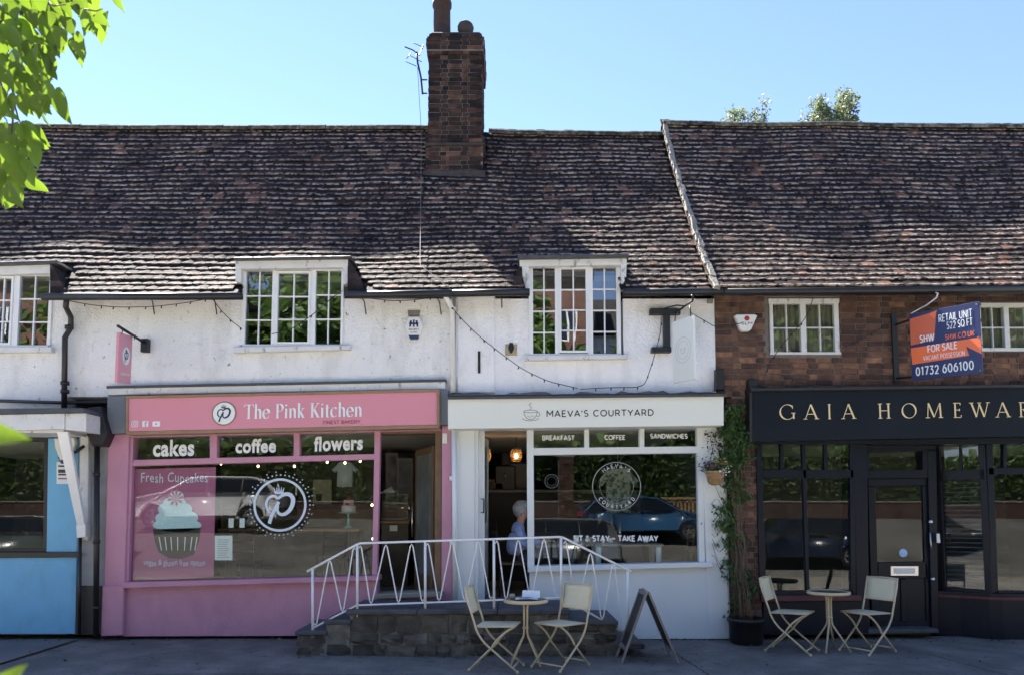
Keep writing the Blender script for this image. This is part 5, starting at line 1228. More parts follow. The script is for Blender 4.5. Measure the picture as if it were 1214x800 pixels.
while x < X[3]:
    w_ = min(random.uniform(.62, .95), X[3] + .02 - x)
    if X[3] + .02 - x - w_ < .25: w_ = X[3] + .02 - x
    for (ya_, yb_) in ((PY - .02, -.62), (-.61, -.1)): box('flagstone', x + .003, x + w_ - .003, ya_, yb_, zt_ - .055, zt_ + random.uniform(-.003, .003), M['flag'], E, .01)
    x += w_
for a_, b_, z_ in ((X[0], X[1] + .02, zs_l[0]), (X[1] - .02, X[2] + .02, zs_l[1]), (X[3] - .02, X[4], zs_r[0]), (X[4] - .05, X[5], zs_r[1])):
    box('step_slab', a_, b_, PY - .01, -.11, z_ - .055, z_, M['flag'], E, .012)
# white railing
RY = -1.03
rx = P(540, 700, RY)
Q = thing('railing', (rx.x, RY, 0), 'white zigzag iron railing along the raised stone entrance', 'railing')
rp = lambda x_, y_: P(x_, y_, RY)
wm = M['whitemetal']
tube('handrail', [rp(364, 677), rp(423, 645), rp(427, 643.5), rp(664, 636), rp(668, 637), rp(748, 677)], .0135, wm, Q)
tube('bottom_rail', [rp(371, 744), rp(423, 717), rp(664, 708), rp(669, 709), rp(744, 752)], .0115, wm, Q)
for x_, y0_, y1_ in ((370.5, 674, 757), (423.5, 645, 731), (504, 641.5, 724), (585.5, 639, 722), (665, 637, 722), (744, 676, 762)):
    tube('post', [rp(x_, y0_), rp(x_ + .3, y1_)], .0155, wm, Q)
def lr(x_):     # handrail and bottom rail heights at photo x
    if x_ < 423: return 677 - (x_ - 364) * 32 / 59, 744 - (x_ - 371) * 27 / 52
    if x_ < 665: return 645 - (x_ - 423) * 8.5 / 241, 717 - (x_ - 423) * 9 / 241
    return 637 + (x_ - 665) * 40 / 83, 708.5 + (x_ - 668) * 43 / 76
def zig(xs, first_low=True):
    pts = []; low = first_low
    for x_ in xs:
        t_, b_ = lr(x_); y_ = (b_ - 1.5) if low else (t_ + 1.5); d_ = 3
        pts += [rp(x_ - 1.6, y_ + (-d_ if low else d_)), rp(x_, y_), rp(x_ + 1.6, y_ + (-d_ if low else d_))]; low = not low
    return pts
for xs in ([374, 391, 406, 420], ): tube('zigzag_bar', zig(xs), .0085, wm, Q, 6)
for xs in ([427, 440, 457.5, 472.5, 488, 501], [507, 520.5, 536, 551, 567, 582], [589, 600, 614.5, 629, 645, 660]):
    tube('zigzag_bar', zig(xs, xs[0] in (427,) and False), .0085, wm, Q, 6)
tube('zigzag_bar', zig([670, 684, 700, 714, 727, 739], False), .0085, wm, Q, 6)

# ================================================================ bistro furniture
def chair():
    root = bpy.data.objects.new('folding_chair', None); C.objects.link(root)
    def cl(name, pts, r=.0115): return MB().tube(pts, r, 8).out(name, M['tan'], root, True, True)
    def bez(p0, p1, p2, n=8): return [tuple(p0[k] * (1 - t) ** 2 + 2 * p1[k] * t * (1 - t) + p2[k] * t * t for k in range(3)) for t in [i / n for i in range(n + 1)]]
    for sy in (-.2, .2):
        cl('back_leg', [(-.31, sy, .87), (-.245, sy, .62), (-.205, sy, .50)] + bez((-.195, sy, .46), (-.15, sy, .33), (-.02, sy, .235)) + [(.25, sy, .012)])
    for sy in (-.165, .165):
        cl('front_leg', [(.20, sy, .462)] + bez((.17, sy, .445), (.03, sy, .36), (-.03, sy, .25)) + [(-.27, sy, .012)])
    for x_, sy in ((.25, -.2), (.25, .2), (-.27, -.165), (-.27, .165)):
        MB().lathe((x_, sy, 0), [(.012, 0), (.016, .004), (.016, .022), (.012, .03)], 10).out('foot_cap', M['tan'], root, True, True)
    cl('crossbar', [(.20, -.2, .055), (.20, .2, .055)], .009); cl('crossbar', [(-.22, -.165, .055), (-.22, .165, .055)], .009)
    cl('top_rail', [(-.312, -.2, .862), (-.318, 0, .868), (-.312, .2, .862)], .010)
    def cloth(name, a, b, w_, th, sag, n=6, mb_=None):
        vs = []; fs = []
        for i in range(n + 1):
            t = i / n; c = [a[k] + (b[k] - a[k]) * t for k in range(3)]
            for j in range(5):
                y = -w_ + 2 * w_ * j / 4; sg = sag * math.sin(math.pi * t) * (1 - (y / w_) ** 2 * .5); vs.append((c[0] + sg * th[0], y, c[2] + sg * th[2]))
        for i in range(n):
            for j in range(4): q = i * 5 + j; fs.append((q, q + 1, q + 6, q + 5))
        m = len(vs); vs += [(v[0] + th[0] * .008, v[1], v[2] + th[2] * .008) for v in vs]; fs += [tuple(m + q for q in f[::-1]) for f in fs]
        rim = [j for j in range(5)] + [i * 5 + 4 for i in range(1, n + 1)] + [n * 5 + j for j in (3, 2, 1, 0)] + [i * 5 for i in range(n - 1, 0, -1)]
        fs += [(rim[i], rim[(i + 1) % len(rim)], m + rim[(i + 1) % len(rim)], m + rim[i]) for i in range(len(rim))]
        return MB().add(vs, fs).out(name, M['fabric'], root, True, True)
    cloth('backrest', (-.236, 0, .60), (-.308, 0, .855), .207, (-.96, 0, -.27), .02)
    cloth('seat', (-.20, 0, .468), (.215, 0, .478), .19, (.02, 0, -1), .012)
    cl('seat_rail', [(-.20, -.19, .462), (.205, -.19, .472)], .008); cl('seat_rail', [(-.20, .19, .462), (.205, .19, .472)], .008); cl('seat_front_bar', [(.21, -.19, .470), (.21, .19, .470)], .011)
    return root
def table():
    root = bpy.data.objects.new('bistro_table', None); C.objects.link(root)
    MB().lathe((0, 0, 0), [(.225, .672), (.24, .676), (.248, .685), (.248, .705), (.24, .712), (.225, .712), (.224, .700)], 36).out('table_rim', M['tan'], root, True, True)
    MB().lathe((0, 0, 0), [(.222, .698), (.223, .703), (.222, .707)], 36).out('table_top', M['tabletop'], root, True, True)
    for k in range(4):
        a = R(35 + 90 * k); c, s = math.cos(a), math.sin(a)
        pts = [(.10 * c, .10 * s, .68), (.035 * c, .035 * s, .66), (.024 * c, .024 * s, .60), (.024 * c, .024 * s, .36), (.035 * c, .035 * s, .31), (.23 * c, .23 * s, .012)]
        MB().tube(pts, .0115, 8).out('leg', M['tan'], root, True, True)
    MB().lathe((0, 0, 0), [(.03, .39), (.038, .395), (.038, .405), (.03, .41)], 16).out('leg_clamp', M['tan'], root, True, True)
    return root
ch0 = chair(); tb0 = table(); GR = 'sand coloured folding chairs outside'
gz = lambda y: -.012 * (-y)
chs = [((590 - CX) / F * 8.05, -1.75, -10, 'sand folding chair facing the table with an open book, back towards the pink shop'),
       ((664 - CX) / F * 8.15, -1.65, 226, 'sand folding chair between the table with an open book and the sandwich board'),
       ((934 - CX) / F * 9.0, -.80, -35, 'sand folding chair nearer the planter at the dark homeware shop'),
       ((1021 - CX) / F * 9.0, -.82, 208, 'sand folding chair in front of the dark homeware shop door')]
for i, (x_, y_, a_, l_) in enumerate(chs):
    c_ = ch0 if i == 0 else copy_tree(ch0); c_.location = (x_, y_, gz(y_)); c_.rotation_euler = (0, 0, R(a_)); tag(c_, l_, 'chair', GR)
for i, (x_, y_, a_, l_) in enumerate([((623 - CX) / F * 8.25, -1.55, 8, 'round sand bistro table carrying an open white book'), ((978 - CX) / F * 9.02, -.78, 20, 'bare round sand bistro table outside the dark homeware shop')]):
    c_ = tb0 if i == 0 else copy_tree(tb0); c_.location = (x_, y_, gz(y_)); c_.rotation_euler = (0, 0, R(a_)); tag(c_, l_, 'table', 'round bistro tables outside')
# menu book on the table
tx, ty, tz = (626 - CX) / F * 8.25, -1.57, .713 + gz(-1.55)
bk = thing('open_book', (tx, ty, tz), 'open white menu booklet with one page standing on the bistro table', 'book')
def page(name, x0, x1, z0, z1, y0, y1, parent):
    n = 5; vs = []; fs = []
    for i in range(n + 1):
        t = i / n; x_ = tx + x0 + (x1 - x0) * t; z_ = tz + z0 + (z1 - z0) * t + .008 * math.sin(math.pi * t)
        for y_ in (y0, y1): vs += [(x_, ty + y_, z_), (x_, ty + y_, z_ + .004)]
    for i in range(n): a = 4 * i; fs += [(a, a + 4, a + 6, a + 2), (a + 1, a + 3, a + 7, a + 5), (a, a + 1, a + 5, a + 4), (a + 2, a + 6, a + 7, a + 3)]
    fs += [(0, 2, 3, 1), (4 * n, 4 * n + 1, 4 * n + 3, 4 * n + 2)]
    return MB().add(vs, fs).out(name, M['paper'], parent)
page('page', -.14, .10, .002, .004, -.10, .06, bk)
mb = MB(); mb.add([(tx - .07, ty + .065, tz + .003), (tx + .13, ty + .055, tz + .003), (tx + .13, ty + .095, tz + .082), (tx - .06, ty + .10, tz + .085), (tx - .07, ty + .069, tz + .003), (tx + .13, ty + .059, tz + .003), (tx + .13, ty + .099, tz + .082), (tx - .06, ty + .104, tz + .085)],
   [(0, 1, 2, 3), (7, 6, 5, 4), (0, 4, 5, 1), (1, 5, 6, 2), (2, 6, 7, 3), (3, 7, 4, 0)]); mb.out('standing_page', M['paper'], bk)
mb = MB()
for i in range(5): mb.box(tx - .10, tx + .06 - (i % 3) * .02, ty - .08 + i * .026, ty - .075 + i * .026, tz + .0155, tz + .0165)
mb.out('printing', M['ink'], bk)
mb = MB().box(tx - .145, tx + .105, ty - .105, ty + .065, tz - .001, tz + .0025, .0008); mb.out('cover', M['ink'], bk)
ash = thing('glass_ashtray', ((607 - CX) / F * 8.25, -1.50, tz), 'small clear glass beside the open menu booklet', 'glass')
MB().lathe(((607 - CX) / F * 8.25, -1.50, tz), [(.028, 0), (.03, .05), (.027, .05), (.025, .006)], 16).out('bowl', mat('small glass', (.35, .3, .22), .1, var=.1), ash, True)

# sandwich board
AX0, AX1, AXm, AZ = 1.20, 1.83, 1.50, .775
S = thing('sandwich_board', (AXm, -1.32, gz(-1.3)), 'grey wooden sandwich board with black chalk panels standing open by the cafe wall', 'sandwich board')
for sgn, xf in ((-1, AX0), (1, AX1)):
    f = Fr((xf, -1.52, gz(-1.4)), (0, 1, 0), (AXm + sgn * .012 - xf, 0, AZ)); Hh = math.hypot(AXm - xf, AZ)
    mb = MB()
    for (u0, u1, v0, v1) in ((0, .042, 0, Hh), (.40, .442, 0, Hh), (.042, .40, Hh - .05, Hh - .005), (.042, .40, .14, .185)):
        mb.prism([f.p(u0, v0, -.011), f.p(u1, v0, -.011), f.p(u1, v1, -.011), f.p(u0, v1, -.011)], f.n * .022, .003)
    fr2 = mb.out('board_frame', M['woodgrey'], S)
    mb = MB(); mb.prism([f.p(.043, .186, -.005), f.p(.399, .186, -.005), f.p(.399, Hh - .051, -.005), f.p(.043, Hh - .051, -.005)], f.n * .01); mb.out('chalk_panel', M['chalk'], fr2)
tube('hinge', [(AXm, -1.50, AZ - .004 + gz(-1.4)), (AXm, -1.10, AZ - .004 + gz(-1.4))], .009, M['steel'], S)
tube('chain', [(AX0 + .13, -1.3, .33), (1.4, -1.3, .25), (1.52, -1.3, .235), (1.62, -1.3, .25), (AX1 - .13, -1.3, .33)], .003, M['steel'], S, 5)

# planter and climbing plant
def leaves(name, pts, size, m_, parent, seed=1, droop=.3, var=.5, long=1.7, kind='stuff', dirs=None):
    rg = np.random.default_rng(seed); n = len(pts); p = np.array(pts, float)
    a = rg.uniform(0, 2 * np.pi, n); d = np.stack([np.cos(a), np.sin(a), rg.uniform(-1, .6, n) - droop], 1)
    if dirs is not None: d = d * .6 + np.array(dirs)
    d /= np.linalg.norm(d, axis=1)[:, None]
    q = rg.normal(size=(n, 3)); s = np.cross(d, q); s /= np.linalg.norm(s, axis=1)[:, None]; nn = np.cross(d, s)
    sz = size * rg.uniform(1 - var, 1 + var, n)[:, None]
    L_, W_ = sz * long / 2, sz / 2
    v = np.stack([p - d * L_, p + s * W_ * .9 + nn * W_ * .25 - d * L_ * .1, p + d * L_, p - s * W_ * .9 + nn * W_ * .25 - d * L_ * .1], 1).reshape(-1, 3)
    off = np.array(wloc(parent)) if parent else np.zeros(3); v = v - off
    me = bpy.data.meshes.new(name); idx = np.arange(n) * 4
    f = np.stack([np.stack([idx, idx + 1, idx + 2], 1), np.stack([idx, idx + 2, idx + 3], 1)], 1).reshape(-1, 3)
    me.from_pydata(v.tolist(), [], f.tolist())
    at = me.attributes.new('tone', 'FLOAT', 'POINT'); at.data.foreach_set('value', np.repeat(rg.random(n), 4).astype(np.float32))
    o = link_mesh(name, me, m_, parent)
    if kind: o['kind'] = kind
    return o
pc = P(886, 762, -.28); pc.z = -.003
K = thing('planter', (pc.x, -.25, -.003), 'big black plastic plant pot against the brick pier', 'plant pot')
MB().lathe((pc.x, -.25, -.003), [(.185, 0), (.20, .02), (.215, .27), (.235, .275), (.235, .315), (.215, .32), (.2, .318), (.19, .27)], 28).out('pot', M['blackpaint'], K, True)
MB().lathe((pc.x, -.25, 0), [(.2, .255), (.12, .272), (.01, .28)], 20).out('soil', M['earth'], K, True)
V = thing('climbing_plant', (pc.x, -.22, .27), 'tall green climbing plant growing up the brick pier beside the cafe', 'climbing plant')
rg = random.Random(12)
stems = []
mb = MB()
for i in range(9):
    x0_ = pc.x + rg.uniform(-.10, .12); tp = P(rg.uniform(862, 884), rg.uniform(485, 560), -.1); pts = []
    for k in range(12):
        t = k / 11; mid = P(876 + rg.uniform(-7, 7), 660, -.14).x
        x_ = x0_ * (1 - t) ** 2 + 2 * t * (1 - t) * (mid - .02) + tp.x * t * t; pts.append((x_ + rg.uniform(-.012, .012), -.2 + .1 * t + rg.uniform(-.012, .012), .27 + (tp.z - .27) * t))
    mb.tube(pts, [.009 * (1 - .6 * k / 11) for k in range(12)], 5); stems.append(pts)
mb.out('stem', M['twig'], V, True)
pts = []; dn = []
for (x0_, x1_, y0_, y1_, n_) in ((853, 886, 484, 520, 900), (851, 886, 510, 560, 1400), (856, 882, 556, 600, 620), (852, 880, 600, 645, 520), (858, 882, 635, 690, 260), (880, 893, 670, 712, 200), (866, 884, 690, 735, 120)):
    for _ in range(n_):
        cx_, cy_ = (x0_ + x1_) / 2, (y0_ + y1_) / 2; x_ = rg.gauss(cx_, (x1_ - x0_) / 4); y_ = rg.uniform(y0_, y1_) + rg.gauss(0, 4)
        x_ += 5 * math.sin(y_ * .11) + 3 * math.sin(y_ * .29); q = P(x_, y_, -.04 - abs(rg.gauss(0, .07))); pts.append(q[:])
leaves('foliage', pts, .026, M['leaf_dark'], V, 2, droop=.9, long=2.6)
mb = MB()
for i in range(7):
    y_ = 600 + i * 14; pts = [P(868 - k * 4 + rg.uniform(-1, 1), y_ + 10 * math.sin(k * .9 + i) - 3 * k, -.12) for k in range(7)]
    mb.tube(pts, .003, 4)
for i in range(14):
    x_ = 868 + i * 1.6; mb.tube([P(x_ + rg.uniform(-4, 4), 732, -.2), P(x_ - 2 + rg.uniform(-3, 3), 690, -.17), P(x_ + rg.uniform(-7, 5), 640 + rg.uniform(-20, 10), -.13)], .003, 4)
mb.out('tendril', M['twig'], V, True)
# hanging basket
hb = P(848, 566, -.3)
H = thing('hanging_basket', (hb.x, -.3, hb.z), 'wicker hanging basket with purple and white flowers on the cafe corner', 'flower basket')
MB().lathe((hb.x, -.3, hb.z), [(.06, -.09), (.085, -.06), (.105, .02), (.112, .07), (.118, .085), (.108, .09), (.1, .07)], 24).out('basket', M['basket'], H, True)
for k in range(6):
    z_ = hb.z - .07 + k * .026; r_ = .082 + .032 * (k / 5) ** .6; mb = MB(); mb.tube([(hb.x + (r_ + .004) * math.cos(a_ * .314), -.3 + (r_ + .004) * math.sin(a_ * .314), z_ + .003 * math.sin(a_ * 2.5)) for a_ in range(21)], .006, 5, False); mb.out('weave_band', M['basket'], H, True)
tube('bracket', [P(862, 512, -.04), P(850, 512, -.2), P(848, 514, -.3), P(848, 520, -.31)], .007, M['blackiron'], H)
for dx_ in (-.1, .1): tube('chain', [P(848, 520, -.31), (hb.x + dx_, -.3, hb.z + .085)], .003, M['blackiron'], H, 5)
def cl_pts(c, rx_, ry_, rz_, n_, seed):
    r2 = random.Random(seed); return [(c[0] + r2.gauss(0, rx_), c[1] + r2.gauss(0, ry_), c[2] + r2.gauss(0, rz_)) for _ in range(n_)]
leaves('foliage', cl_pts((hb.x, -.3, hb.z + .14), .07, .06, .045, 420, 1), .025, M['leaf_dark'], H, 3)
leaves('purple_flower', cl_pts((hb.x - .03, -.33, hb.z + .16), .07, .05, .04, 110, 2), .026, M['petal_p'], H, 4, long=1.1)
leaves('white_flower', cl_pts((hb.x + .09, -.34, hb.z + .08), .04, .04, .04, 50, 3), .026, M['petal_w'], H, 5, long=1.1)
leaves('yellow_flower', cl_pts((hb.x + .05, -.34, hb.z + .2), .05, .04, .03, 30, 4), .022, M['petal_y'], H, 6, long=1.1)
W2 = thing('dried_sprig', P(848, 512, -.12), 'dark dried hanging sprig above the flower basket', 'plant')
leaves('foliage', [P(x_ + rg.gauss(0, 3), y_ + rg.gauss(0, 4), -.1)[:] for x_, y_ in ((840, 517), (849, 521), (843, 534), (852, 530)) for _ in range(26)], .022, mat('dried leaf', (.03, .03, .028), .8), W2, 8)
tube('stem', [P(856, 505, -.06), P(848, 512, -.12), P(842, 520, -.1), P(846, 538, -.1)], .004, M['twig'], W2, 5)

# ================================================================ signs on the walls
def board_fr(a, b, c):          # a lower left, b lower right, c upper left (world), seen from the camera
    f = Fr(a, Vector(b) - Vector(a), (0, 0, 1)); 
    if f.n.dot(Vector((0, CAMY, CAMZ)) - Vector(a)) < 0: f.n = -f.n
    return f, (Vector(b) - Vector(a)).length, Vector(c).z - Vector(a).z
# pink hanging sign
a_, b_, c_ = P(139, 453, -.80), P(155, 455, -.36), P(139, 394, -.80)
f, W_, H_ = board_fr(a_, b_, c_)
T = thing('hanging_sign', ((a_ + b_) / 2)[:], 'pink hanging sign with a white oval badge on a black bracket', 'hanging sign')
bd = MB().prism([f.p(0, 0, 0), f.p(W_, 0, 0), f.p(W_, H_, 0), f.p(0, H_, 0)], f.n * -.03, .003).out('board', M['pinksign'], T)
logo(f, W_ * .55, H_ * .56, .115, M['vinyl'], M['vinyl'], M['ink'], bd, .001, .12)
sans('THE PINK KITCHEN', (W_ * .2, H_ * .16, W_ * .85, H_ * .21), f, .002, M['vinyl'], bd)
zt2 = c_.z + .05; tube('bracket_arm', [(a_.x - .0, -.84, zt2 + .02), (b_.x, -.08, zt2 - .0)], .018, M['blackiron'], T)
for y_ in (-.72, -.42): tube('hanger', [(a_.x, y_, zt2 + .015), (a_.x - .01, y_, c_.z)], .006, M['blackiron'], T, 6)
box('wall_plate', b_.x - .04, b_.x + .06, -.08, -.0, zt2 - .13, zt2 + .05, M['blackiron'], T, .008)
# white hanging sign on a black timber bracket
a_, b_, c_ = P(798, 454, -.30), P(823.5, 449, -.72), P(798, 382, -.30)
f, W_, H_ = board_fr(a_, b_, c_)
T = thing('hanging_sign', ((a_ + b_) / 2)[:], 'white hanging sign with a faint round emblem on a black timber bracket', 'hanging sign')
bd = MB().prism([f.p(0, 0, 0), f.p(W_, 0, 0), f.p(W_, H_, 0), f.p(0, H_, 0)], f.n * -.025, .003).out('board', M['cream'], T)
mb = MB(); gm = mat('pale grey emblem', (.5, .52, .52), .6)
ribbon(mb, circ(W_ * .5, H_ * .5, W_ * .36, 36), .006, f, 0, .002, True); ribbon(mb, circ(W_ * .5, H_ * .5, W_ * .25, 30), .005, f, 0, .0024, True)
ribbon(mb, [(W_ * .38, H_ * .52), (W_ * .42, H_ * .46), (W_ * .5, H_ * .44), (W_ * .58, H_ * .46), (W_ * .62, H_ * .52)], .006, f, 0, .0028); ribbon(mb, [(W_ * .36, H_ * .52), (W_ * .64, H_ * .52)], .005, f, 0, .0026); mb.out('emblem', gm, bd)
for q in ([(771, 365.5), (807, 365.5), (807, 372), (771, 372)], [(787, 372), (794.5, 372), (795, 411), (787.5, 411)], [(773, 411), (796, 411), (796, 417), (773, 417)]):
    pq('bracket_timber', q, -.1, .1, M['base_black'], T, .006)
q0 = P(800, 371, -.12); tube('scroll_arm', [q0, P(808, 366, -.3), P(816, 360, -.55), P(821, 357, -.75), P(822, 353, -.8), P(820, 350, -.82)], .013, M['blackiron'], T)
tube('upper_arm', [P(787, 366, -.12), P(802, 362, -.4), P(812, 363, -.6)], .009, M['blackiron'], T)
tube('chain', [P(801, 370, -.33), P(800, 383, -.33)], .008, M['blackiron'], T, 6); tube('chain', [P(818, 362, -.65), P(819, 376, -.65)], .008, M['blackiron'], T, 6)
# for sale board
a_, b_, c_ = P(1081, 451, -.3), P(1165, 442, -1.08), P(1079, 373, -.3)
f = Fr(a_, b_ - a_, (0, 0, 1)); f.n = -f.n if f.n.dot(Vector((0, CAMY, CAMZ)) - a_) < 0 else f.n; f.u = (b_ - a_).normalized()
W_, H_ = (b_ - a_).length, c_.z - a_.z
T = thing('for_sale_board', ((a_ + b_) / 2)[:], 'navy and orange for sale board fixed out from the brick wall', 'for sale board')
bd = MB().prism([f.p(0, 0, 0), f.p(W_, 0, 0), f.p(W_, H_, 0), f.p(0, H_, 0)], f.n * -.012, .002).out('board', M['signnavy'], T)
def fl(name, pts, m_, d=.001):
    mb = MB(); poly_m(mb, [(x_ * W_, y_ * H_) for x_, y_ in pts], f, d, d + .001); return mb.out(name, m_, bd)
fl('orange_block', [(.01, .53), (.36, .56), (.41, 1 - .03), (.01, .93)], mat('rust orange print', (.62, .13, .05), .4)); fl('orange_stripe', [(.02, .24), (1, .27), (1, .50), (.005, .49)], M['orange'])
fl('orange_flash', [(.30, .955), (.42, .985), (.38, .86)], M['orange'], .0025)
fl('navy_slash', [(.80, .40), (1.0, .265), (.84, .255)], M['signnavy'], .0025)
tx_ = lambda s, x0_, y0_, x1_, y1_, m_, bo=.22: sans(s, (x0_ * W_, y0_ * H_, x1_ * W_, y1_ * H_), f, .003, m_, bd, wt=bo, track=.2)
tx_('RETAIL UNIT', .44, .80, .90, .915, M['vinyl']); tx_('522 SQ FT', .55, .68, .90, .79, M['vinyl'])
tx_('SHW', .15, .545, .36, .66, M['vinyl']); tx_('SHW.CO.UK', .52, .53, .92, .61, M['orange'], .2)
tx_('FOR SALE', .26, .385, .68, .495, M['vinyl']); tx_('VACANT POSSESSION', .19, .275, .78, .345, M['vinyl'], .17); tx_('01732 606100', .07, .06, .89, .195, M['vinyl'])
tube('scroll_hook', [P(1080, 372, -.3), P(1098, 362, -.35), P(1110, 353, -.4), P(1112, 348, -.4), P(1109, 347, -.4)], .011, M['steel'], T)
tube('support_arm', [P(1062, 385, -.09), f.p(0, H_ * .93, -.03), f.p(W_, H_ * .96, -.03)], .014, M['blackiron'], T)
tube('support_arm', [P(1064, 448, -.09), f.p(0, H_ * .06, -.03), f.p(W_, H_ * .03, -.03)], .014, M['blackiron'], T)
for u_ in (.97,):
    for v_ in (.04, .5, .96): q = f.p(W_ * u_, H_ * v_, .004); MB().lathe(q, [(.012, -.004), (.012, .002)], 10, 'y').out('bolt', M['steel'], bd)
# alarm boxes
T = thing('alarm_box', P(490, 386, -.05), 'white six-sided alarm box with a navy castle emblem on the white wall', 'alarm box')
hx = pq('cover', [(484, 375), (497, 375), (501.5, 386), (497, 399), (484, 399), (479.5, 386)], -.07, .07, M['plastic'], T, .012)
pq('lens', [(484, 397), (497, 397), (495, 401.5), (486, 401.5)], -.075, .06, M['alarmblue'], T, .003)
for q in ([(485, 387.5), (487, 387.5), (488.5, 380), (486, 380)], [(494, 387.5), (496, 387.5), (495, 380), (492.5, 380)], [(489.5, 387.5), (491.5, 387.5), (491.5, 379), (489.5, 379)], [(485, 382.5), (496, 382.5), (496, 384.5), (485, 384.5)]): pq('emblem', q, -.0725, .003, M['alarmblue'], hx, 0)
psans('SECURITY', 484.5, 389.5, 496.5, 391.5, -.0715, M['ink'], hx); psans('ALARM', 486.5, 393, 494.5, 394.6, -.0715, M['red'], hx)
pq('bracket_mark', [(483, 368), (498, 368), (497, 375), (484, 375)], -.02, .03, M['woodgrey'], T, .003)
T = thing('alarm_box', P(884, 382, -.05), 'white bell-shaped alarm box with a dark red round mark on the brick wall', 'alarm box')
hx = pq('cover', [(871, 374), (874, 372.5), (895, 372.5), (898, 374), (891, 390), (888, 392.5), (880, 392.5), (877, 390)], -.07, .07, M['plastic'], T, .01)
q = P(885.5, 377.5, -.07); MB().lathe((q.x, 0, q.z), [(.034, -.0735), (.034, -.0705)], 20, 'y').out('red_mark', M['red'], hx); psans('SLM', 879, 381.5, 892, 385, -.0715, M['ink'], hx)
T = thing('wall_plaque', P(606, 414, -.03), 'small cream plaque with a dark lantern shape on the cafe wall', 'plaque')
hx = pq('plate', [(599, 408), (613, 408), (613, 421), (599, 421)], -.02, .03, mat('old brass plaque', (.42, .36, .24), .6, var=.2, vs=30), T, .003)
pq('lantern', [(604, 406), (608, 406), (609.5, 412), (607, 418), (605, 418), (602.5, 412)], -.05, .03, M['blackiron'], hx, .004)

# string lights
def string_lights(label, runs, Y=-.12, r=.0055):
    c0 = P(*runs[0][0], Y); T = thing('string_lights', c0, label, 'string lights', 'cords of small lights along the walls')
    for k, run in enumerate(runs):
        pts = []
        for i in range(len(run) - 1):
            a_, b_ = run[i], run[i + 1]
            for j in range(6): t = j / 6; pts.append((a_[0] + (b_[0] - a_[0]) * t, a_[1] + (b_[1] - a_[1]) * t))
        pts.append(run[-1])
        # smooth the polyline
        for _ in range(3): pts = [pts[0]] + [((pts[i - 1][0] + 2 * pts[i][0] + pts[i + 1][0]) / 4, (pts[i - 1][1] + 2 * pts[i][1] + pts[i + 1][1]) / 4) for i in range(1, len(pts) - 1)] + [pts[-1]]
        W = [P(x_, y_, Y) for x_, y_ in pts]; cd_ = tube('cord', W, r, M['blackpaint'], T, 5)
        acc = 0
        for i in range(1, len(W)):
            acc += (W[i] - W[i - 1]).length
            if acc > .17:
                acc = 0; q = W[i]; MB().tube([q, q + Vector((random.uniform(-.012, .012), -.01, -.035))], [.007, .009], 6).out('bulb', M['blackpaint'], T)
string_lights('fine cord of small lights slung under the gutter above the pink sign', [[(82, 357), (110, 362), (140, 364.5), (180, 364), (215, 360), (250, 354)], [(253, 356), (262, 368), (275, 381), (287, 390)]])
string_lights('fine cord of lights crossing the big white dormer window glass', [[(322, 396), (345, 391), (375, 370), (395, 352), (406, 345)], [(440, 354), (465, 357), (492, 356), (520, 351)]], -.14)
string_lights('long cord of small lights sagging down the white cafe wall', [[(526, 352), (545, 376), (565, 396), (590, 416), (620, 438), (650, 452), (685, 460)], [(688, 461), (725, 459), (755, 459), (765, 455), (775, 425), (783, 395), (784, 376)]], -.14)
string_lights('cord of small lights from the white hanging sign across the brick wall', [[(819, 371), (835, 380), (848, 388), (862, 386), (880, 383)], [(905, 452), (912, 430), (930, 405), (955, 378), (964, 354)]], -.16)
string_lights('tangled cord of small lights above the gold lettering', [[(925, 444), (940, 449), (955, 455), (975, 460), (990, 461)], [(1000, 412), (1020, 402), (1040, 392), (1058, 378)]], -.12)

# aerial on the chimney and its cable
T = thing('tv_aerial', P(502, 100, CHY - .1), 'small black television aerial fixed beside the brick chimney', 'aerial')
AY = CHY - .12
tube('mast', [P(501, 112, AY), P(499, 92, AY), P(495, 74, AY), P(494, 62, AY)], .016, M['blackiron'], T)
tube('bracket', [P(501, 95, AY), P(506, 95, CHY)], .012, M['blackiron'], T); tube('bracket', [P(501, 111, AY), P(506, 111, CHY)], .012, M['blackiron'], T)
tube('boom', [P(480, 56, AY - .25), P(490, 60, AY - .1), P(497, 66, AY), P(502, 54, AY + .25)], .010, M['blackiron'], T)
for (x0_, y0_, x1_, y1_) in ((480, 73, 494, 79), (484, 65, 500, 74), (489, 51, 501, 56), (482, 70, 488, 62)): tube('element', [P(x0_, y0_, AY - .1), P(x1_, y1_, AY - .1)], .006, M['blackiron'], T, 6)
W = [P(495, 78, AY), P(496, 110, AY), P(496, 148, AY)]
T2 = thing('aerial_cable', P(496, 150, 1.9), 'thin pale cable running down the tiles from the chimney aerial to the gutter', 'cable')
x_of = lambda y_: 496 if y_ < 300 else 496 + (y_ - 300) ** 1.0 * .68
pts = [P(495, 80, AY)]
for i in range(34):
    s = RL * .93 - RL * .93 * i / 33; x_ = -1.43 * 1.0
    yy_ = roof_pt(x_, s).y; xx = (496 - CX) / F * (yy_ - CAMY) if s > .7 else (496 + (.7 - s) * 52 - CX) / F * (yy_ - CAMY)
    pts.append(roof_pt(xx, s, .065))
tube('cable', pts, .0045, mat('grey cable', (.14, .135, .13), .6), T2, 5)

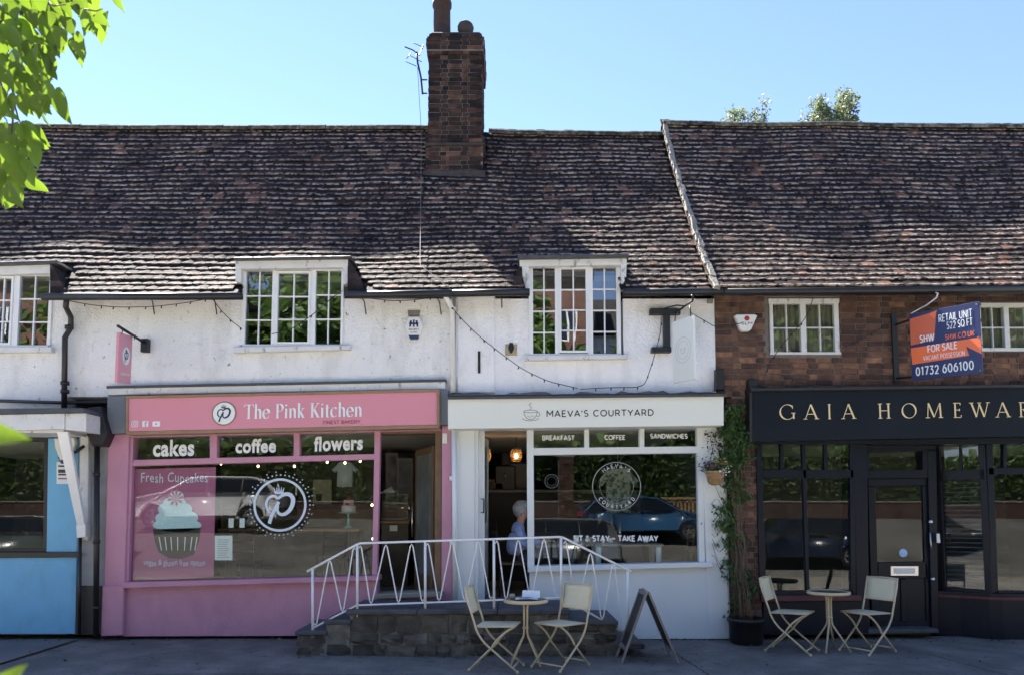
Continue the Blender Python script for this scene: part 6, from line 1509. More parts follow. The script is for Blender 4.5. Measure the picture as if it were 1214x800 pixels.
# fallen leaf scraps and grit gathered along the foot of the walls
rg = random.Random(44); pts = []
for _ in range(420):
    x_ = rg.uniform(-7.5, 7.5); y_ = -.05 - abs(rg.gauss(0, .12)) if rg.random() < .7 else rg.uniform(-2.6, -.1)
    if X[0] - .1 < x_ < X[5] + .1 and y_ > PY - .02: y_ = PY - .05 - abs(rg.gauss(0, .06))
    pts.append((x_, y_, .022 + .012 * y_))
dr_ = [(math.cos(i * 2.4) * 2, math.sin(i * 2.4) * 2, .1) for i in range(len(pts))]
o = leaves('leaf_litter', pts, .022, mat('dry leaf scraps', (.16, .12, .07), .9, rnd=.6), None, 9, droop=0, dirs=dr_); o['kind'] = 'stuff'

# ================================================================ inside the cafe
ZF = FZ
T = thing('back_counter', (P(600, 600, 3.2).x, 3.2, ZF), 'long pale counter at the back of the dark cafe', 'counter')
box('worktop', P(560, 580, 3).x, P(760, 580, 3).x, 2.9, 3.6, P(600, 580, 2.9).z - .05, P(600, 580, 2.9).z, M['woodgrey'], T, .008)
box('counter_front', P(560, 580, 3).x, P(760, 580, 3).x, 2.98, 3.55, ZF, P(600, 580, 2.9).z - .052, M['intwall'], T, .004)
zc = P(600, 580, 2.9).z
T = thing('coffee_machine', (P(598, 560, 3.2).x, 3.2, zc), 'black coffee machine standing on the cafe counter', 'coffee machine')
cx_ = P(599, 560, 3.2).x; box('body', cx_ - .18, cx_ + .18, 3.0, 3.4, zc, zc + .42, M['blackpaint'], T, .02); box('hopper', cx_ - .08, cx_ + .08, 3.1, 3.3, zc + .42, zc + .66, M['intwall'], T, .03)
tube('spout', [(cx_, 2.98, zc + .28), (cx_, 2.9, zc + .26), (cx_, 2.9, zc + .2)], .02, M['steel'], T)
T = thing('bread_crate', (P(588, 570, 3.0).x, 3.1, zc), 'dark crate of loaves at the end of the cafe counter', 'crate')
cx_ = P(587, 570, 3.1).x; box('crate', cx_ - .17, cx_ + .14, 3.0, 3.3, zc, zc + .12, M['darkwood'], T, .01)
for i in range(4): MB().lathe((cx_ - .11 + i * .07, 3.12, zc + .15), [(.02, -.09), (.045, -.05), (.05, 0), (.045, .05), (.02, .09)], 10, 'y').out('loaf', M['oak'], T, True)
T = thing('framed_menu', (P(618, 560, 3.3).x, 3.3, zc), 'pale framed menu leaning at the back of the cafe', 'menu board')
cx_ = P(617, 560, 3.3).x; box('frame', cx_ - .2, cx_ + .2, 3.35, 3.38, zc, zc + .5, M['blackpaint'], T, .005); box('sheet', cx_ - .17, cx_ + .17, 3.34, 3.348, zc + .03, zc + .47, M['curtain'], T, 0)
for i, x_ in enumerate((575.5, 612)):
    YY_ = 1.7; q = P(x_, 540, YY_)
    T = thing('pendant_lamp', q, ('glowing wicker pendant lamp at the edge of the open cafe door leaf', 'glowing wicker pendant lamp above the grey haired man')[i], 'pendant lamp', 'wicker pendant lamps in the cafe')
    for k in range(7):
        z_ = q.z - .08 + k * .03; r_ = .055 + .035 * math.sin(math.pi * (k + 1.2) / 8.5); mb = MB(); mb.tube([(q.x + r_ * math.cos(a * .393), YY_ + r_ * math.sin(a * .393), z_ + .006 * math.sin(a * 3)) for a in range(17)], .008, 5, False); mb.out('wicker_ring', M['basket'], T)
    for k in range(8):
        a = k * math.pi / 4; tube('wicker_rib', [(q.x + .06 * math.cos(a), YY_ + .06 * math.sin(a), q.z - .085), (q.x + .092 * math.cos(a), YY_ + .092 * math.sin(a), q.z - .01), (q.x + .03 * math.cos(a), YY_ + .03 * math.sin(a), q.z + .12)], .004, M['basket'], T, 4)
    MB().lathe((q.x, YY_, q.z), [(.006, -.035), (.02, -.025), (.024, -.005), (.018, .02), (.01, .035)], 12).out('bulb', M['lampglow'], T, True)
    tube('cord', [(q.x, YY_, q.z + .03), (q.x, YY_, 2.84)], .004, M['blackpaint'], T, 5)
# cafe tables and chairs indoors
def in_table(name, x, y, z, w_, d_, h, top, leg, label, taper=.03):
    T = thing(name, (x, y, z), label, 'table'); box('table_top', x - w_ / 2, x + w_ / 2, y - d_ / 2, y + d_ / 2, z + h - .035, z + h, top, T, .006)
    for sx in (-1, 1):
        for sy in (-1, 1):
            cx, cy = x + sx * (w_ / 2 - .06), y + sy * (d_ / 2 - .06); MB().tube([(cx, cy, z), (cx, cy, z + .1), (cx, cy, z + h - .2), (cx, cy, z + h - .036)], [taper * .8, taper * .7, taper * 1.1, taper * 1.3], 10).out('leg', leg, T, True)
    return T
in_table('window_table', P(742, 645, .75).x, .75, ZF, .95, .6, .72, M['woodgrey'], M['cafewhite'], 'white legged table just inside the cafe window', .035)
in_table('side_table', P(598, 620, 1.6).x, 1.75, ZF, .8, .55, .74, M['darkwood'], M['blackpaint'], 'small dark table inside the cafe beside the open door')
for i, (x_, h_, lb) in enumerate(((683, .11, 'pale pepper pot on the cafe window table'), (724, .07, 'short white cup on the cafe window table'), (766, .09, 'white jug at the end of the cafe window table'))):
    q = P(x_, 640, .7); T = thing('crockery', (q.x, .7, ZF + .72), lb, 'crockery'); MB().lathe((q.x, .7, ZF + .721), [(.03, 0), (.038, .02), (.036, h_ * .7), (.04, h_), (.034, h_), (.03, .02)], 16).out('vessel', M['plastic'], T, True)
T = thing('bottle', (P(588, 610, 1.7).x, 1.7, ZF + .74), 'dark bottle on the small table inside the cafe', 'bottle')
MB().lathe((P(588, 610, 1.7).x, 1.7, ZF + .741), [(.035, 0), (.037, .02), (.037, .16), (.014, .21), (.013, .27), (.016, .275), (.012, .28)], 14).out('bottle_glass', M['blackpaint'], T, True)
def simple_chair(x, y, z, rz, label, m_, name='dining_chair', ladder=True, group=None):
    T = thing(name, (x, y, z), label, 'chair', group); c, s = math.cos(rz), math.sin(rz); g = lambda a, b, h: (x + a * c - b * s, y + a * s + b * c, z + h)
    def ob(nm, a0, a1, b0, b1, h0, h1): 
        mb = MB(); mb.prism([g(a0, b0, h0), g(a1, b0, h0), g(a1, b1, h0), g(a0, b1, h0)], (0, 0, h1 - h0), .004); mb.out(nm, m_, T)
    ob('seat', -.2, .2, -.2, .2, .43, .46)
    for a, b in ((-.18, -.18), (-.18, .18), (.18, -.18), (.18, .18)): tube('leg', [g(a * 1.15, b * 1.15, 0), g(a, b, .43)], .015, m_, T, 8)
    for b in (-.18, .18): tube('back_post', [g(-.19, b, .46), g(-.25, b, .9)], .014, m_, T, 8)
    for h in (.6, .74, .87): tube('back_rail', [g(-.2 - .12 * (h - .46) * 1.0, -.18, h), g(-.24 - .12 * (h - .46), 0, h), g(-.2 - .12 * (h - .46), .18, h)], .016, m_, T, 8)
    return T
simple_chair(P(800, 640, 1.0).x, 1.0, ZF, R(180), 'light wooden chair inside the cafe window beyond the table', M['oak'])
simple_chair(P(614, 640, .62).x - .05, .66, ZF, R(0), 'dark chair the grey haired man sits on', M['darkwood'])
# patterned shirt hanging inside the window
q = P(733, 580, 1.6)
T = thing('hanging_shirt', (q.x, 1.6, q.z), 'grey patterned shirt on a hanger behind the round cafe emblem', 'shirt')
def garment(T, q, Y, w_, h_, m_, m2=None):
    mb = MB(); X_, Z_ = q.x, q.z
    pts = [(-.5 * w_, .18 * h_), (-.22 * w_, .47 * h_), (-.08 * w_, .5 * h_), (0, .42 * h_), (.08 * w_, .5 * h_), (.22 * w_, .47 * h_), (.5 * w_, .18 * h_), (.40 * w_, .08 * h_), (.29 * w_, .2 * h_), (.30 * w_, -.5 * h_), (.1 * w_, -.47 * h_), (-.1 * w_, -.5 * h_), (-.30 * w_, -.47 * h_), (-.29 * w_, .2 * h_), (-.40 * w_, .08 * h_)]
    bm = bmesh.new(); vs = [bm.verts.new((X_ + a, Y - .03, Z_ + b)) for a, b in pts]; f_ = bm.faces.new(vs); r = bmesh.ops.extrude_face_region(bm, geom=[f_])
    for v in r['geom']:
        if isinstance(v, bmesh.types.BMVert): v.co.y += .09
    bmesh.ops.triangulate(bm, faces=bm.faces[:]); bmesh.ops.subdivide_edges(bm, edges=bm.edges[:], cuts=2, use_grid_fill=True)
    for v in bm.verts: v.co.y += .012 * math.sin(v.co.x * 40 + v.co.z * 7)
    mb.bm(bm); mb.out('cloth', m_, T, True); tube('hanger', [(X_ - .2 * w_, Y, Z_ + .46 * h_), (X_, Y, Z_ + .53 * h_), (X_ + .2 * w_, Y, Z_ + .46 * h_)], .006, M['oak'], T); tube('hook', [(X_, Y, Z_ + .53 * h_), (X_, Y, Z_ + .53 * h_ + .5)], .003, M['steel'], T, 5)
garment(T, q, 1.6, .62, .72, mat('patterned grey cloth', (.36, .38, .36), .9, var=.1, dirt=((.07, .09, .08), 22, .48, .56, .9, 1)))
# little white blinds / posters on the cafe back wall
# ================================================================ the seated man
def skin_mesh(name, V, E_, root=0, sub=2, m_=None, parent=None):
    me = bpy.data.meshes.new(name); me.from_pydata([v[0] for v in V], E_, []); o = bpy.data.objects.new(name, me); C.objects.link(o)
    sm = o.modifiers.new('s', 'SKIN'); sm.use_smooth_shade = True; sm.branch_smoothing = .6
    for i, v in enumerate(V):
        d = me.skin_vertices[0].data[i]; r_ = v[1]; d.radius = (r_, r_) if not isinstance(r_, tuple) else r_; d.use_root = (i == root)
    ss = o.modifiers.new('d', 'SUBSURF'); ss.levels = sub; ss.render_levels = sub
    bpy.context.view_layer.update(); me2 = bpy.data.meshes.new_from_object(o.evaluated_get(bpy.context.evaluated_depsgraph_get()))
    bpy.data.objects.remove(o); bpy.data.meshes.remove(me)
    if parent: 
        w_ = wloc(parent)
        for v in me2.vertices: v.co -= w_
    me2.name = name; return link_mesh(name, me2, m_, parent, True)
def ellipsoid(c, r, n=18, m=12, f=None):
    vs = []; fs = []
    for i in range(m + 1):
        for j in range(n):
            a, b = math.pi * i / m, 2 * math.pi * j / n; d = Vector((math.sin(a) * math.cos(b), math.sin(a) * math.sin(b), math.cos(a)))
            if f: d = f(d)
            vs.append((c[0] + r[0] * d.x, c[1] + r[1] * d.y, c[2] + r[2] * d.z))
    for i in range(m):
        for j in range(n): fs.append((i * n + j, (i + 1) * n + j, (i + 1) * n + (j + 1) % n, i * n + (j + 1) % n))
    return vs, fs
mx, my = P(622, 620, .66).x - .0, .66
MAN = thing('person', (mx, my, ZF), 'grey haired man in a light blue shirt seated just inside the cafe doorway', 'person')
g = lambda x_, y_, z_: (mx + x_, my + y_, ZF + z_)
hc = g(-.02, .0, 1.17)             # head centre, facing +x
Vb = [(g(-.10, 0, .55), .10), (g(-.11, 0, .74), .10), (g(-.09, 0, .90), .095), (g(-.07, 0, .985), .06), (g(-.05, 0, 1.05), .055), (g(-.03, 0, 1.12), .075), (g(-.02, 0, 1.19), .088), (g(-.02, 0, 1.255), .065),
      (g(-.09, -.165, .915), .038), (g(-.03, -.22, .70), .036), (g(.22, -.14, .74), .034), (g(.30, -.10, .75), .022),
      (g(-.09, .165, .915), .038), (g(-.03, .22, .70), .036), (g(.22, .14, .74), .034), (g(.30, .10, .75), .022),
      (g(.0, -.11, .50), .09), (g(.36, -.13, .50), .068), (g(.34, -.13, .1), .042), (g(.36, -.13, .05), .04), (g(.47, -.13, .03), .032),
      (g(.0, .11, .50), .09), (g(.36, .13, .50), .068), (g(.34, .13, .1), .042), (g(.36, .13, .05), .04), (g(.47, .13, .03), .032)]
Eb = [(0, 1), (1, 2), (2, 3), (3, 4), (4, 5), (5, 6), (6, 7), (2, 8), (8, 9), (9, 10), (10, 11), (2, 12), (12, 13), (13, 14), (14, 15), (0, 16), (16, 17), (17, 18), (18, 19), (19, 20), (0, 21), (21, 22), (22, 23), (23, 24), (24, 25)]
for hb_, sy in ((11, -1), (15, 1)):
    bx_, by_, bz_ = Vb[hb_][0]; n0 = len(Vb); Vb.append(((bx_ + .045, by_ + .01 * -sy, bz_ + .002), .026)); Eb.append((hb_, n0))
    for k, (oy, l) in enumerate(((-.03, .058), (-.01, .068), (.011, .064), (.03, .05))):
        n1 = len(Vb); Vb += [((bx_ + .075, by_ + oy, bz_ + .004), .0095), ((bx_ + .075 + l * .55, by_ + oy * 1.15, bz_ + .0), .0085), ((bx_ + .075 + l * .95, by_ + oy * 1.2, bz_ - .018), .007)]; Eb += [(n0, n1), (n1, n1 + 1), (n1 + 1, n1 + 2)]
    n1 = len(Vb); Vb += [((bx_ + .04, by_ - sy * -.035, bz_ + .01), .011), ((bx_ + .075, by_ + sy * .055, bz_ + .005), .009)]; Eb += [(n0, n1), (n1, n1 + 1)]
body = skin_mesh('body', Vb, Eb, 0, 1, M['skin'], MAN)
Vs = [(g(-.10, 0, .54), .16), (g(-.115, 0, .70), .165), (g(-.10, 0, .86), .165), (g(-.085, 0, .96), .125), (g(-.07, 0, 1.045), .082), (g(-.09, -.175, .925), .072), (g(-.03, -.225, .71), .060), (g(.18, -.15, .745), .047), (g(.22, -.14, .75), .044), (g(-.09, .175, .925), .072), (g(-.03, .225, .71), .060), (g(.18, .15, .745), .047), (g(.22, .14, .75), .044)]
skin_mesh('shirt', Vs, [(0, 1), (1, 2), (2, 3), (3, 4), (3, 5), (5, 6), (6, 7), (7, 8), (3, 9), (9, 10), (10, 11), (11, 12)], 0, 2, M['shirt'], MAN)
Vt = [(g(-.10, 0, .53), .14), (g(.0, -.11, .515), .10), (g(.36, -.13, .51), .08), (g(.35, -.13, .3), .066), (g(.34, -.13, .1), .062), (g(.0, .11, .515), .10), (g(.36, .13, .51), .08), (g(.35, .13, .3), .066), (g(.34, .13, .1), .062)]
skin_mesh('trousers', Vt, [(0, 1), (1, 2), (2, 3), (3, 4), (0, 5), (5, 6), (6, 7), (7, 8)], 0, 2, M['trousers'], MAN)
for sy in (-.13, .13): mb = MB(); mb.add(*ellipsoid(g(.42, sy, .045), (.13, .05, .045))); mb.out('shoe', M['blackpaint'], MAN, True)
def hf(d):
    k = 1.0 + .03 * math.sin(7 * d.x + 5 * d.z) + .02 * math.sin(13 * d.y + 9 * d.z); return d * k
vs, fs = ellipsoid(g(-.045, 0, 1.195), (.125, .102, .128), 30, 22, hf)
ky = [i for i, v in enumerate(vs) if not (v[0] - mx > .035 and v[2] - ZF < 1.255) and not (v[2] - ZF < 1.12 and v[0] - mx > -.04)]
fs = [f_ for f_ in fs if all(i in set(ky) for i in f_)]; mb = MB(); mb.add(vs, fs); mb.out('hair', M['hair'], MAN, True, fix=False)
for sy in (-.088, .088): mb = MB(); mb.add(*ellipsoid(g(-.015, sy, 1.17), (.02, .008, .032), 10, 8)); mb.out('ear', M['skin'], MAN, True)
mb = MB(); mb.add(*ellipsoid(g(.075, 0, 1.165), (.02, .014, .028), 10, 8)); mb.out('nose', M['skin'], MAN, True)
for sy in (-.03, .03): mb = MB(); mb.add(*ellipsoid(g(.058, sy, 1.2), (.010, .012, .010), 8, 6)); mb.out('eye', M['ink'], MAN, True)
mb = MB(); mb.add(*ellipsoid(g(.064, 0, 1.12), (.008, .022, .005), 8, 6)); mb.out('mouth', M['red'], MAN, True)
in_table('cafe_table', mx + .42, my, ZF, .55, .6, .71, M['woodgrey'], M['blackpaint'], 'small table in front of the seated grey haired man')

# ================================================================ inside the pink shop
T = thing('trestle_table', (P(330, 640, 1.4).x, 1.4, ZF), 'long wooden table on thin hairpin legs inside the bakery window', 'table')
xl, xr = P(262, 640, 1.3).x, P(428, 640, 1.3).x; zt3 = P(330, 626, 1.2).z
box('table_top', xl, xr, 1.15, 1.8, zt3 - .045, zt3, M['oak'], T, .006)
for x_ in (xl + .12, xr - .12):
    for y_ in (1.22, 1.7):
        for d in (-.05, 0, .05): tube('hairpin_leg', [(x_ + d, y_, zt3 - .046), (x_ + d * .1, y_, ZF)], .008, M['oak'], T, 6)
simple_chair(P(292, 640, 1.0).x, 1.0, ZF, R(90), 'dark metal chair in front of the wooden bakery table, nearest the poster', M['darkwood'], 'metal_chair', group='chairs inside the bakery')
simple_chair(P(432, 640, 2.2).x, 2.1, ZF, R(200), 'dark chair at the door end of the bakery table', M['blackpaint'], 'metal_chair', group='chairs inside the bakery')
simple_chair(P(395, 640, 2.4).x, 2.3, ZF, R(-90), 'dark chair tucked behind the bakery table near the cake', M['blackpaint'], 'metal_chair', group='chairs inside the bakery')
q = P(412, 620, 1.3)
T = thing('cake_stand', (q.x, 1.35, zt3), 'pale turquoise cake stand on the bakery table', 'cake stand')
zk = P(412, 607, 1.35).z
MB().lathe((q.x, 1.35, 0), [(.07, zt3), (.065, zt3 + .015), (.02, zt3 + .05), (.018, zk - .03), (.04, zk - .015), (.15, zk - .008), (.155, zk), (.15, zk + .004)], 24).out('stand', mat('turquoise glaze', (.30, .62, .55), .25), T, True)
T = thing('tiered_cake', (q.x, 1.35, zk + .004), 'two tier pink and white cake with a dark topper', 'cake')
MB().lathe((q.x, 1.35, zk + .005), [(.10, 0), (.105, .02), (.105, .09), (.095, .1)], 22).out('lower_tier', mat('white icing', (.7, .66, .68), .6), T, True); MB().lathe((q.x, 1.35, zk + .1), [(.075, 0), (.078, .02), (.076, .08), (.065, .09)], 22).out('upper_tier', mat('pink icing', (.65, .42, .5), .6), T, True)
mb = MB(); mb.add(*ellipsoid((q.x, 1.27, zk + .12), (.035, .02, .025))); mb.add(*ellipsoid((q.x, 1.35, zk + .215), (.03, .03, .03))); mb.out('topper', M['red'], T, True)
q = P(409, 562, 2.4)
T = thing('hanging_shirt', (q.x, 2.4, q.z), 'pale blue top hanging inside the bakery window above the cake', 'shirt'); garment(T, q, 2.4, .42, .42, M['cloth_w'])
T = thing('poster', (P(382, 585, 3.0).x, 3.0, P(382, 597, 3).z), 'cream poster of a milkshake on the bakery wall', 'poster')
ps = pr('sheet', 371, 568, 393, 597, 3.0, .01, mat('cream poster', (.5, .45, .36), .7, var=.2, vs=12), T, .001); pq('cup', [(374, 585), (382, 585), (380.5, 595), (375.5, 595)], 2.995, .004, mat('brown print', (.10, .04, .03), .6), ps, 0)
T = thing('window_display_wall', (P(350, 600, 3.2).x, 3.2, ZF), 'panelled partition with pale wainscot behind the bakery table', 'partition')
pr('partition_board', 262, 520, 446, 603, 3.2, .05, M['darkwood'], T); pr('wainscot', 262, 603, 446, 700, 3.21, .05, mat('pale wainscot', (.22, .19, .15), .7, var=.4, vs=2), T)
for i, (x0_, y0_, x1_, y1_, lb) in enumerate(((457, 536, 472, 606, 'tall narrow framed picture deep inside the bakery'), (470, 542, 490, 612, 'grey framed picture showing a vase deep inside the bakery'))):
    T = thing('framed_picture', (P(x0_, 600, 3.1 - .1 * i).x, 3.1, P(x0_, y1_, 3.1).z), lb, 'picture'); fq = pr('frame', x0_, y0_, x1_, y1_, 3.1 - .1 * i, .04, M['woodgrey'], T, .01); pr('image', x0_ + 3, y0_ + 4, x1_ - 3, y1_ - 4, 3.09 - .1 * i, .01, mat('blurred print', (.12, .11, .12), .6, var=.7, vs=5), fq, 0)
T = thing('bakery_counter', (P(468, 640, 2.2).x, 2.2, ZF), 'dark counter with folded papers seen through the bakery door', 'counter')
box('top', P(452, 620, 2).x, P(486, 620, 2).x, 1.9, 2.5, P(460, 617, 1.9).z - .04, P(460, 617, 1.9).z, M['oak'], T, .006); box('cabinet', P(453, 620, 2).x, P(485, 620, 2).x, 1.95, 2.45, ZF, P(460, 617, 1.9).z - .041, M['darkwood'], T, .004); pr('glass_case', 453, 585, 484, 616, 1.95, .4, M['glass'], T, 0)
T = thing('paper_stack', (P(462, 583, 2).x, 2, P(462, 585, 2).z), 'loose white papers on the bakery counter case', 'papers'); mb = MB()
q = P(460, 584, 2.1); mb.prism([q + Vector((-.12, 0, 0)), q + Vector((.13, -.1, .0)), q + Vector((.14, .1, .04)), q + Vector((-.08, .14, .03))], (0, 0, .01)); mb.prism([q + Vector((-.06, -.05, .03)), q + Vector((.10, -.02, .02)), q + Vector((.04, .1, .10))], (0, 0, .01)); mb.out('paper', M['paper'], T)
T = thing('card_reader', (P(469, 606, 1.9).x, 1.9, P(469, 606, 1.9).z), 'small white box on the front of the bakery counter', 'box'); pr('case', 462, 622, 471, 629, 1.88, .03, M['paper'], T, .003)
spots = [(262, 549), (306, 552), (349, 552), (388, 547), (409, 548), (427, 546), (441, 598), (442, 638), (163, 560)]
T = thing('festoon_lights', P(306, 552, .6), 'festoon of small warm bulbs inside the bakery window', 'lights')
for x_, y_ in spots:
    q = P(x_, y_, .5); MB().lathe(q, [(.004, -.02), (.014, -.012), (.016, 0), (.01, .015)], 10).out('bulb', M['bulbglow'], T, True)
tube('cord', [P(x_, y_ - 3, .5) for x_, y_ in sorted(spots[:6] + spots[8:])], .004, M['blackpaint'], T, 5)

# ================================================================ across the road (seen in the shop glass)
def car(x, y, z, rz, paint, label, kind='estate', sc=1.0):
    T = thing('parked_car', (x, y, z), label, 'car', 'cars parked across the road', rz); T.scale = (sc, sc, sc)
    if kind == 'estate': prof = [(-2.25, .35), (-2.28, .62), (-2.2, .95), (-2.05, 1.36), (-1.75, 1.46), (0, 1.49), (.45, 1.44), (1.15, 1.0), (2.0, .86), (2.28, .68), (2.3, .35)]; beltb, belt = .96, [(-2.02, 1.0), (-1.88, 1.34), (-1.7, 1.38), (.35, 1.38), (1.0, 1.0)]
    else: prof = [(-2.1, .35), (-2.14, .65), (-2.1, .98), (-1.7, 1.35), (-1.3, 1.45), (0, 1.47), (.4, 1.42), (1.1, 1.02), (1.85, .86), (2.1, .66), (2.12, .35)]; beltb, belt = .98, [(-1.85, 1.02), (-1.55, 1.32), (-1.3, 1.37), (.32, 1.36), (.95, 1.02)]
    wh = [(-1.38), (1.38)]
    arch = []
    low = [(2.3 if kind == 'estate' else 2.1, .28)]
    for wx in (1.38, -1.38):
        for k in range(9): a = math.pi * k / 8; low.append((wx + .37 * math.cos(a), .30 + .37 * math.sin(a)))
    low.append((prof[0][0], .28)); poly = prof + low
    hw = lambda zz: .90 if zz < .95 else .90 - .42 * (zz - .95) * 1.0
    n = len(poly); vs = [(a, -hw(b), b) for a, b in poly] + [(a, hw(b), b) for a, b in poly]
    fs = [tuple(range(n)), tuple(range(2 * n - 1, n - 1, -1))] + [(i, (i + 1) % n, n + (i + 1) % n, n + i) for i in range(n)]
    bm = bmesh.new(); bv = [bm.verts.new(v) for v in vs]; [bm.faces.new([bv[i] for i in f]) for f in fs]
    bmesh.ops.triangulate(bm, faces=[f for f in bm.faces if len(f.verts) > 4]); bmesh.ops.bevel(bm, geom=[e for e in bm.edges if len(e.link_faces) == 2 and e.calc_face_angle(0) > .9], offset=.05, segments=2, affect='EDGES')
    mb = MB(); mb.bm(bm); body = mb.out('body', paint, T, True, True)
    gl = M['carglass']
    for s_ in (-1, 1):
        segs = [(-1.9, -1.1), (-1.04, -.12), (-.06, .9)]
        for a, b in segs:
            pts = []
            tp = lambda xx: 1.0 + .36 * min(1, max(0, (xx - belt[0][0]) / (belt[1][0] - belt[0][0]))) if xx < belt[1][0] else (1.37 if xx < .35 else 1.37 - .37 * (xx - .35) / .65)
            q = [(a, 1.0), (b, 1.0), (b, max(1.03, tp(b))), ((a + b) / 2, tp((a + b) / 2)), (a, max(1.03, tp(a)))]
            MB().prism([(u, s_ * (hw(v) + .006), v) for u, v in q], (0, -s_ * .02, 0)).out('window', gl, T, False, True)
    x1_, x2_ = (.5, 1.12) ; MB().prism([(x2_ + .02, -.72, 1.04), (x2_ + .02, .72, 1.04), (.47, .62, 1.435), (.47, -.62, 1.435)], (.012, 0, .015)).out('windscreen', gl, T, False, True)
    MB().prism([(prof[2][0] - .004, -.72, 1.02), (prof[2][0] - .004, .72, 1.02), (prof[3][0] - .01, .62, prof[3][1] - .03), (prof[3][0] - .01, -.62, prof[3][1] - .03)], (-.015, 0, .004)).out('rear_window', gl, T, False, True)
    for wx in (-1.38, 1.38):
        for s_ in (-1, 1):
            w_ = MB().lathe((wx, 0, .31), [(.2, s_ * .70), (.31, s_ * .71), (.325, s_ * .76), (.325, s_ * .86), (.3, s_ * .9), (.215, s_ * .905), (.205, s_ * .88)], 28, 'y').out('tyre', M['blackpaint'], T, True, True)
            mb = MB(); mb.lathe((wx, 0, .31), [(.2, s_ * .875), (.21, s_ * .895), (.185, s_ * .9), (.18, s_ * .875)], 26, 'y')
            for k in range(5):
                a = 2 * math.pi * k / 5 + .3; u = Vector((math.cos(a), 0, math.sin(a))); v = Vector((-math.sin(a), 0, math.cos(a))); c0 = Vector((wx, s_ * .897, .31))
                mb.prism([c0 + v * .035, c0 - v * .035, c0 + u * .19 - v * .03, c0 + u * .19 + v * .03], (0, -s_ * .02, 0))
            mb.lathe((wx, 0, .31), [(.045, s_ * .88), (.045, s_ * .905)], 12, 'y'); mb.out('rim', M['steel'], w_, False, True)
    for s_ in (-1, 1):
        MB().box(prof[-2][0] - .22, prof[-2][0] + .0, s_ * .5, s_ * .86, .66, .80, .03).out('headlight', M['plastic'], T, False, True); MB().box(prof[1][0] - .02, prof[1][0] + .16, s_ * .62, s_ * .905, .78, .98, .03).out('tail_light', M['red'], T, False, True)
    MB().box(prof[1][0] - .05, prof[1][0] + .1, -.85, .85, .36, .55, .04).out('bumper', M['blackpaint'], T, False, True)
    MB().box(prof[-1][0] - .1, prof[-1][0] + .05, -.85, .85, .30, .5, .04).out('bumper', M['blackpaint'], T, False, True)
    return T
M['carglass'] = mat('dark car window', (.01, .012, .014), .03, var=0, spec=1.0)
pt = lambda nm, c, r=.25: mat(nm, c, r, 0, var=0, spec=.7, coat=1)
car(.9, -12.9, far_z(0, -12.9), R(180), pt('dark grey car paint', (.17, .19, .22)), 'dark grey estate car reflected low in the cafe window', 'estate')
car(4.5, -15.8, far_z(0, -15.8), R(0), pt('metallic blue car paint', (.03, .11, .24)), 'metallic blue hatchback reflected behind the round cafe emblem', 'hatch')
car(-10.9, -17.4, far_z(0, -17.4), R(180), pt('white car paint', (.75, .75, .76)), 'white car reflected across the cupcake poster', 'hatch', 1.25)
car(-14.5, -13.2, far_z(0, -13.2), R(0), pt('green grey van paint', (.10, .12, .11)), 'dull grey green car reflected in the blue shop window', 'estate')
car(8.6, -13.0, far_z(0, -13), R(180), pt('navy car paint', (.012, .02, .045)), 'dark navy car reflected in the homeware shop window', 'hatch')
# wooden bench/fence reflected at the right of the cafe window
T = thing('slatted_fence', (7.2, -19.5, 1.5), 'low golden wooden slatted fence across the road', 'fence')
wd = mat('golden fence wood', (.42, .26, .11), .7, var=.15, vs=6)
for z_ in (1.62, 2.25): box('rail', 5.0, 9.6, -19.55, -19.48, z_, z_ + .09, wd, T, .01)
for i in range(31): box('slat', 5.02 + i * .15, 5.10 + i * .15, -19.6, -19.56, 1.5, 2.33, wd, T, .004)
def limb_tree(x, y, z, h, r, n, label, leafm='leaf_tree', size=.16, seed=1, trunk=.22, squash=1.0, group=None, clumps=26, cat='tree', thin=1.0, low=.35):
    T = thing('broadleaf_tree', (x, y, z), label, cat, group); rg = random.Random(seed); mb = MB(); cs = []
    top = Vector((x, y, z + h)); tp = [Vector((x, y, z)), Vector((x + rg.uniform(-.2, .2), y, z + h * .3)), Vector((x + rg.uniform(-.4, .4), y + rg.uniform(-.3, .3), z + h * .62)), Vector((x, y, z + h * .9))]
    mb.tube(tp, [trunk, trunk * .75, trunk * .45, trunk * .1], 10)
    for k in range(clumps):
        t = rg.uniform(low, 1.0); a = rg.uniform(0, 2 * math.pi); rr = r * math.sqrt(max(.05, 1 - ((t - .62) / .45) ** 2)) * rg.uniform(.35, 1.0)
        c = Vector((x + rr * math.cos(a), y + rr * math.sin(a), z + h * t * squash)); b = tp[1].lerp(tp[3], max(0, min(1, (t - .35) * 1.2)))
        mid = b.lerp(c, .5) + Vector((0, 0, .12 * r)); mb.tube([b, mid, c], [trunk * .28, trunk * .16, trunk * .05], 6); cs.append((c, rg.uniform(.22, .42) * r * thin))
    mb.out('trunk', M['bark'], T, True)
    pts = []
    for i in range(n):
        c, cr = rg.choice(cs); d = Vector((rg.gauss(0, 1), rg.gauss(0, 1), rg.gauss(0, .8))); d = d.normalized() * cr * rg.random() ** .45; pts.append((c + d)[:])
    o = leaves('crown', pts, size, M[leafm], T, seed, droop=.2, kind=None); return T
TG = 'trees across the road'
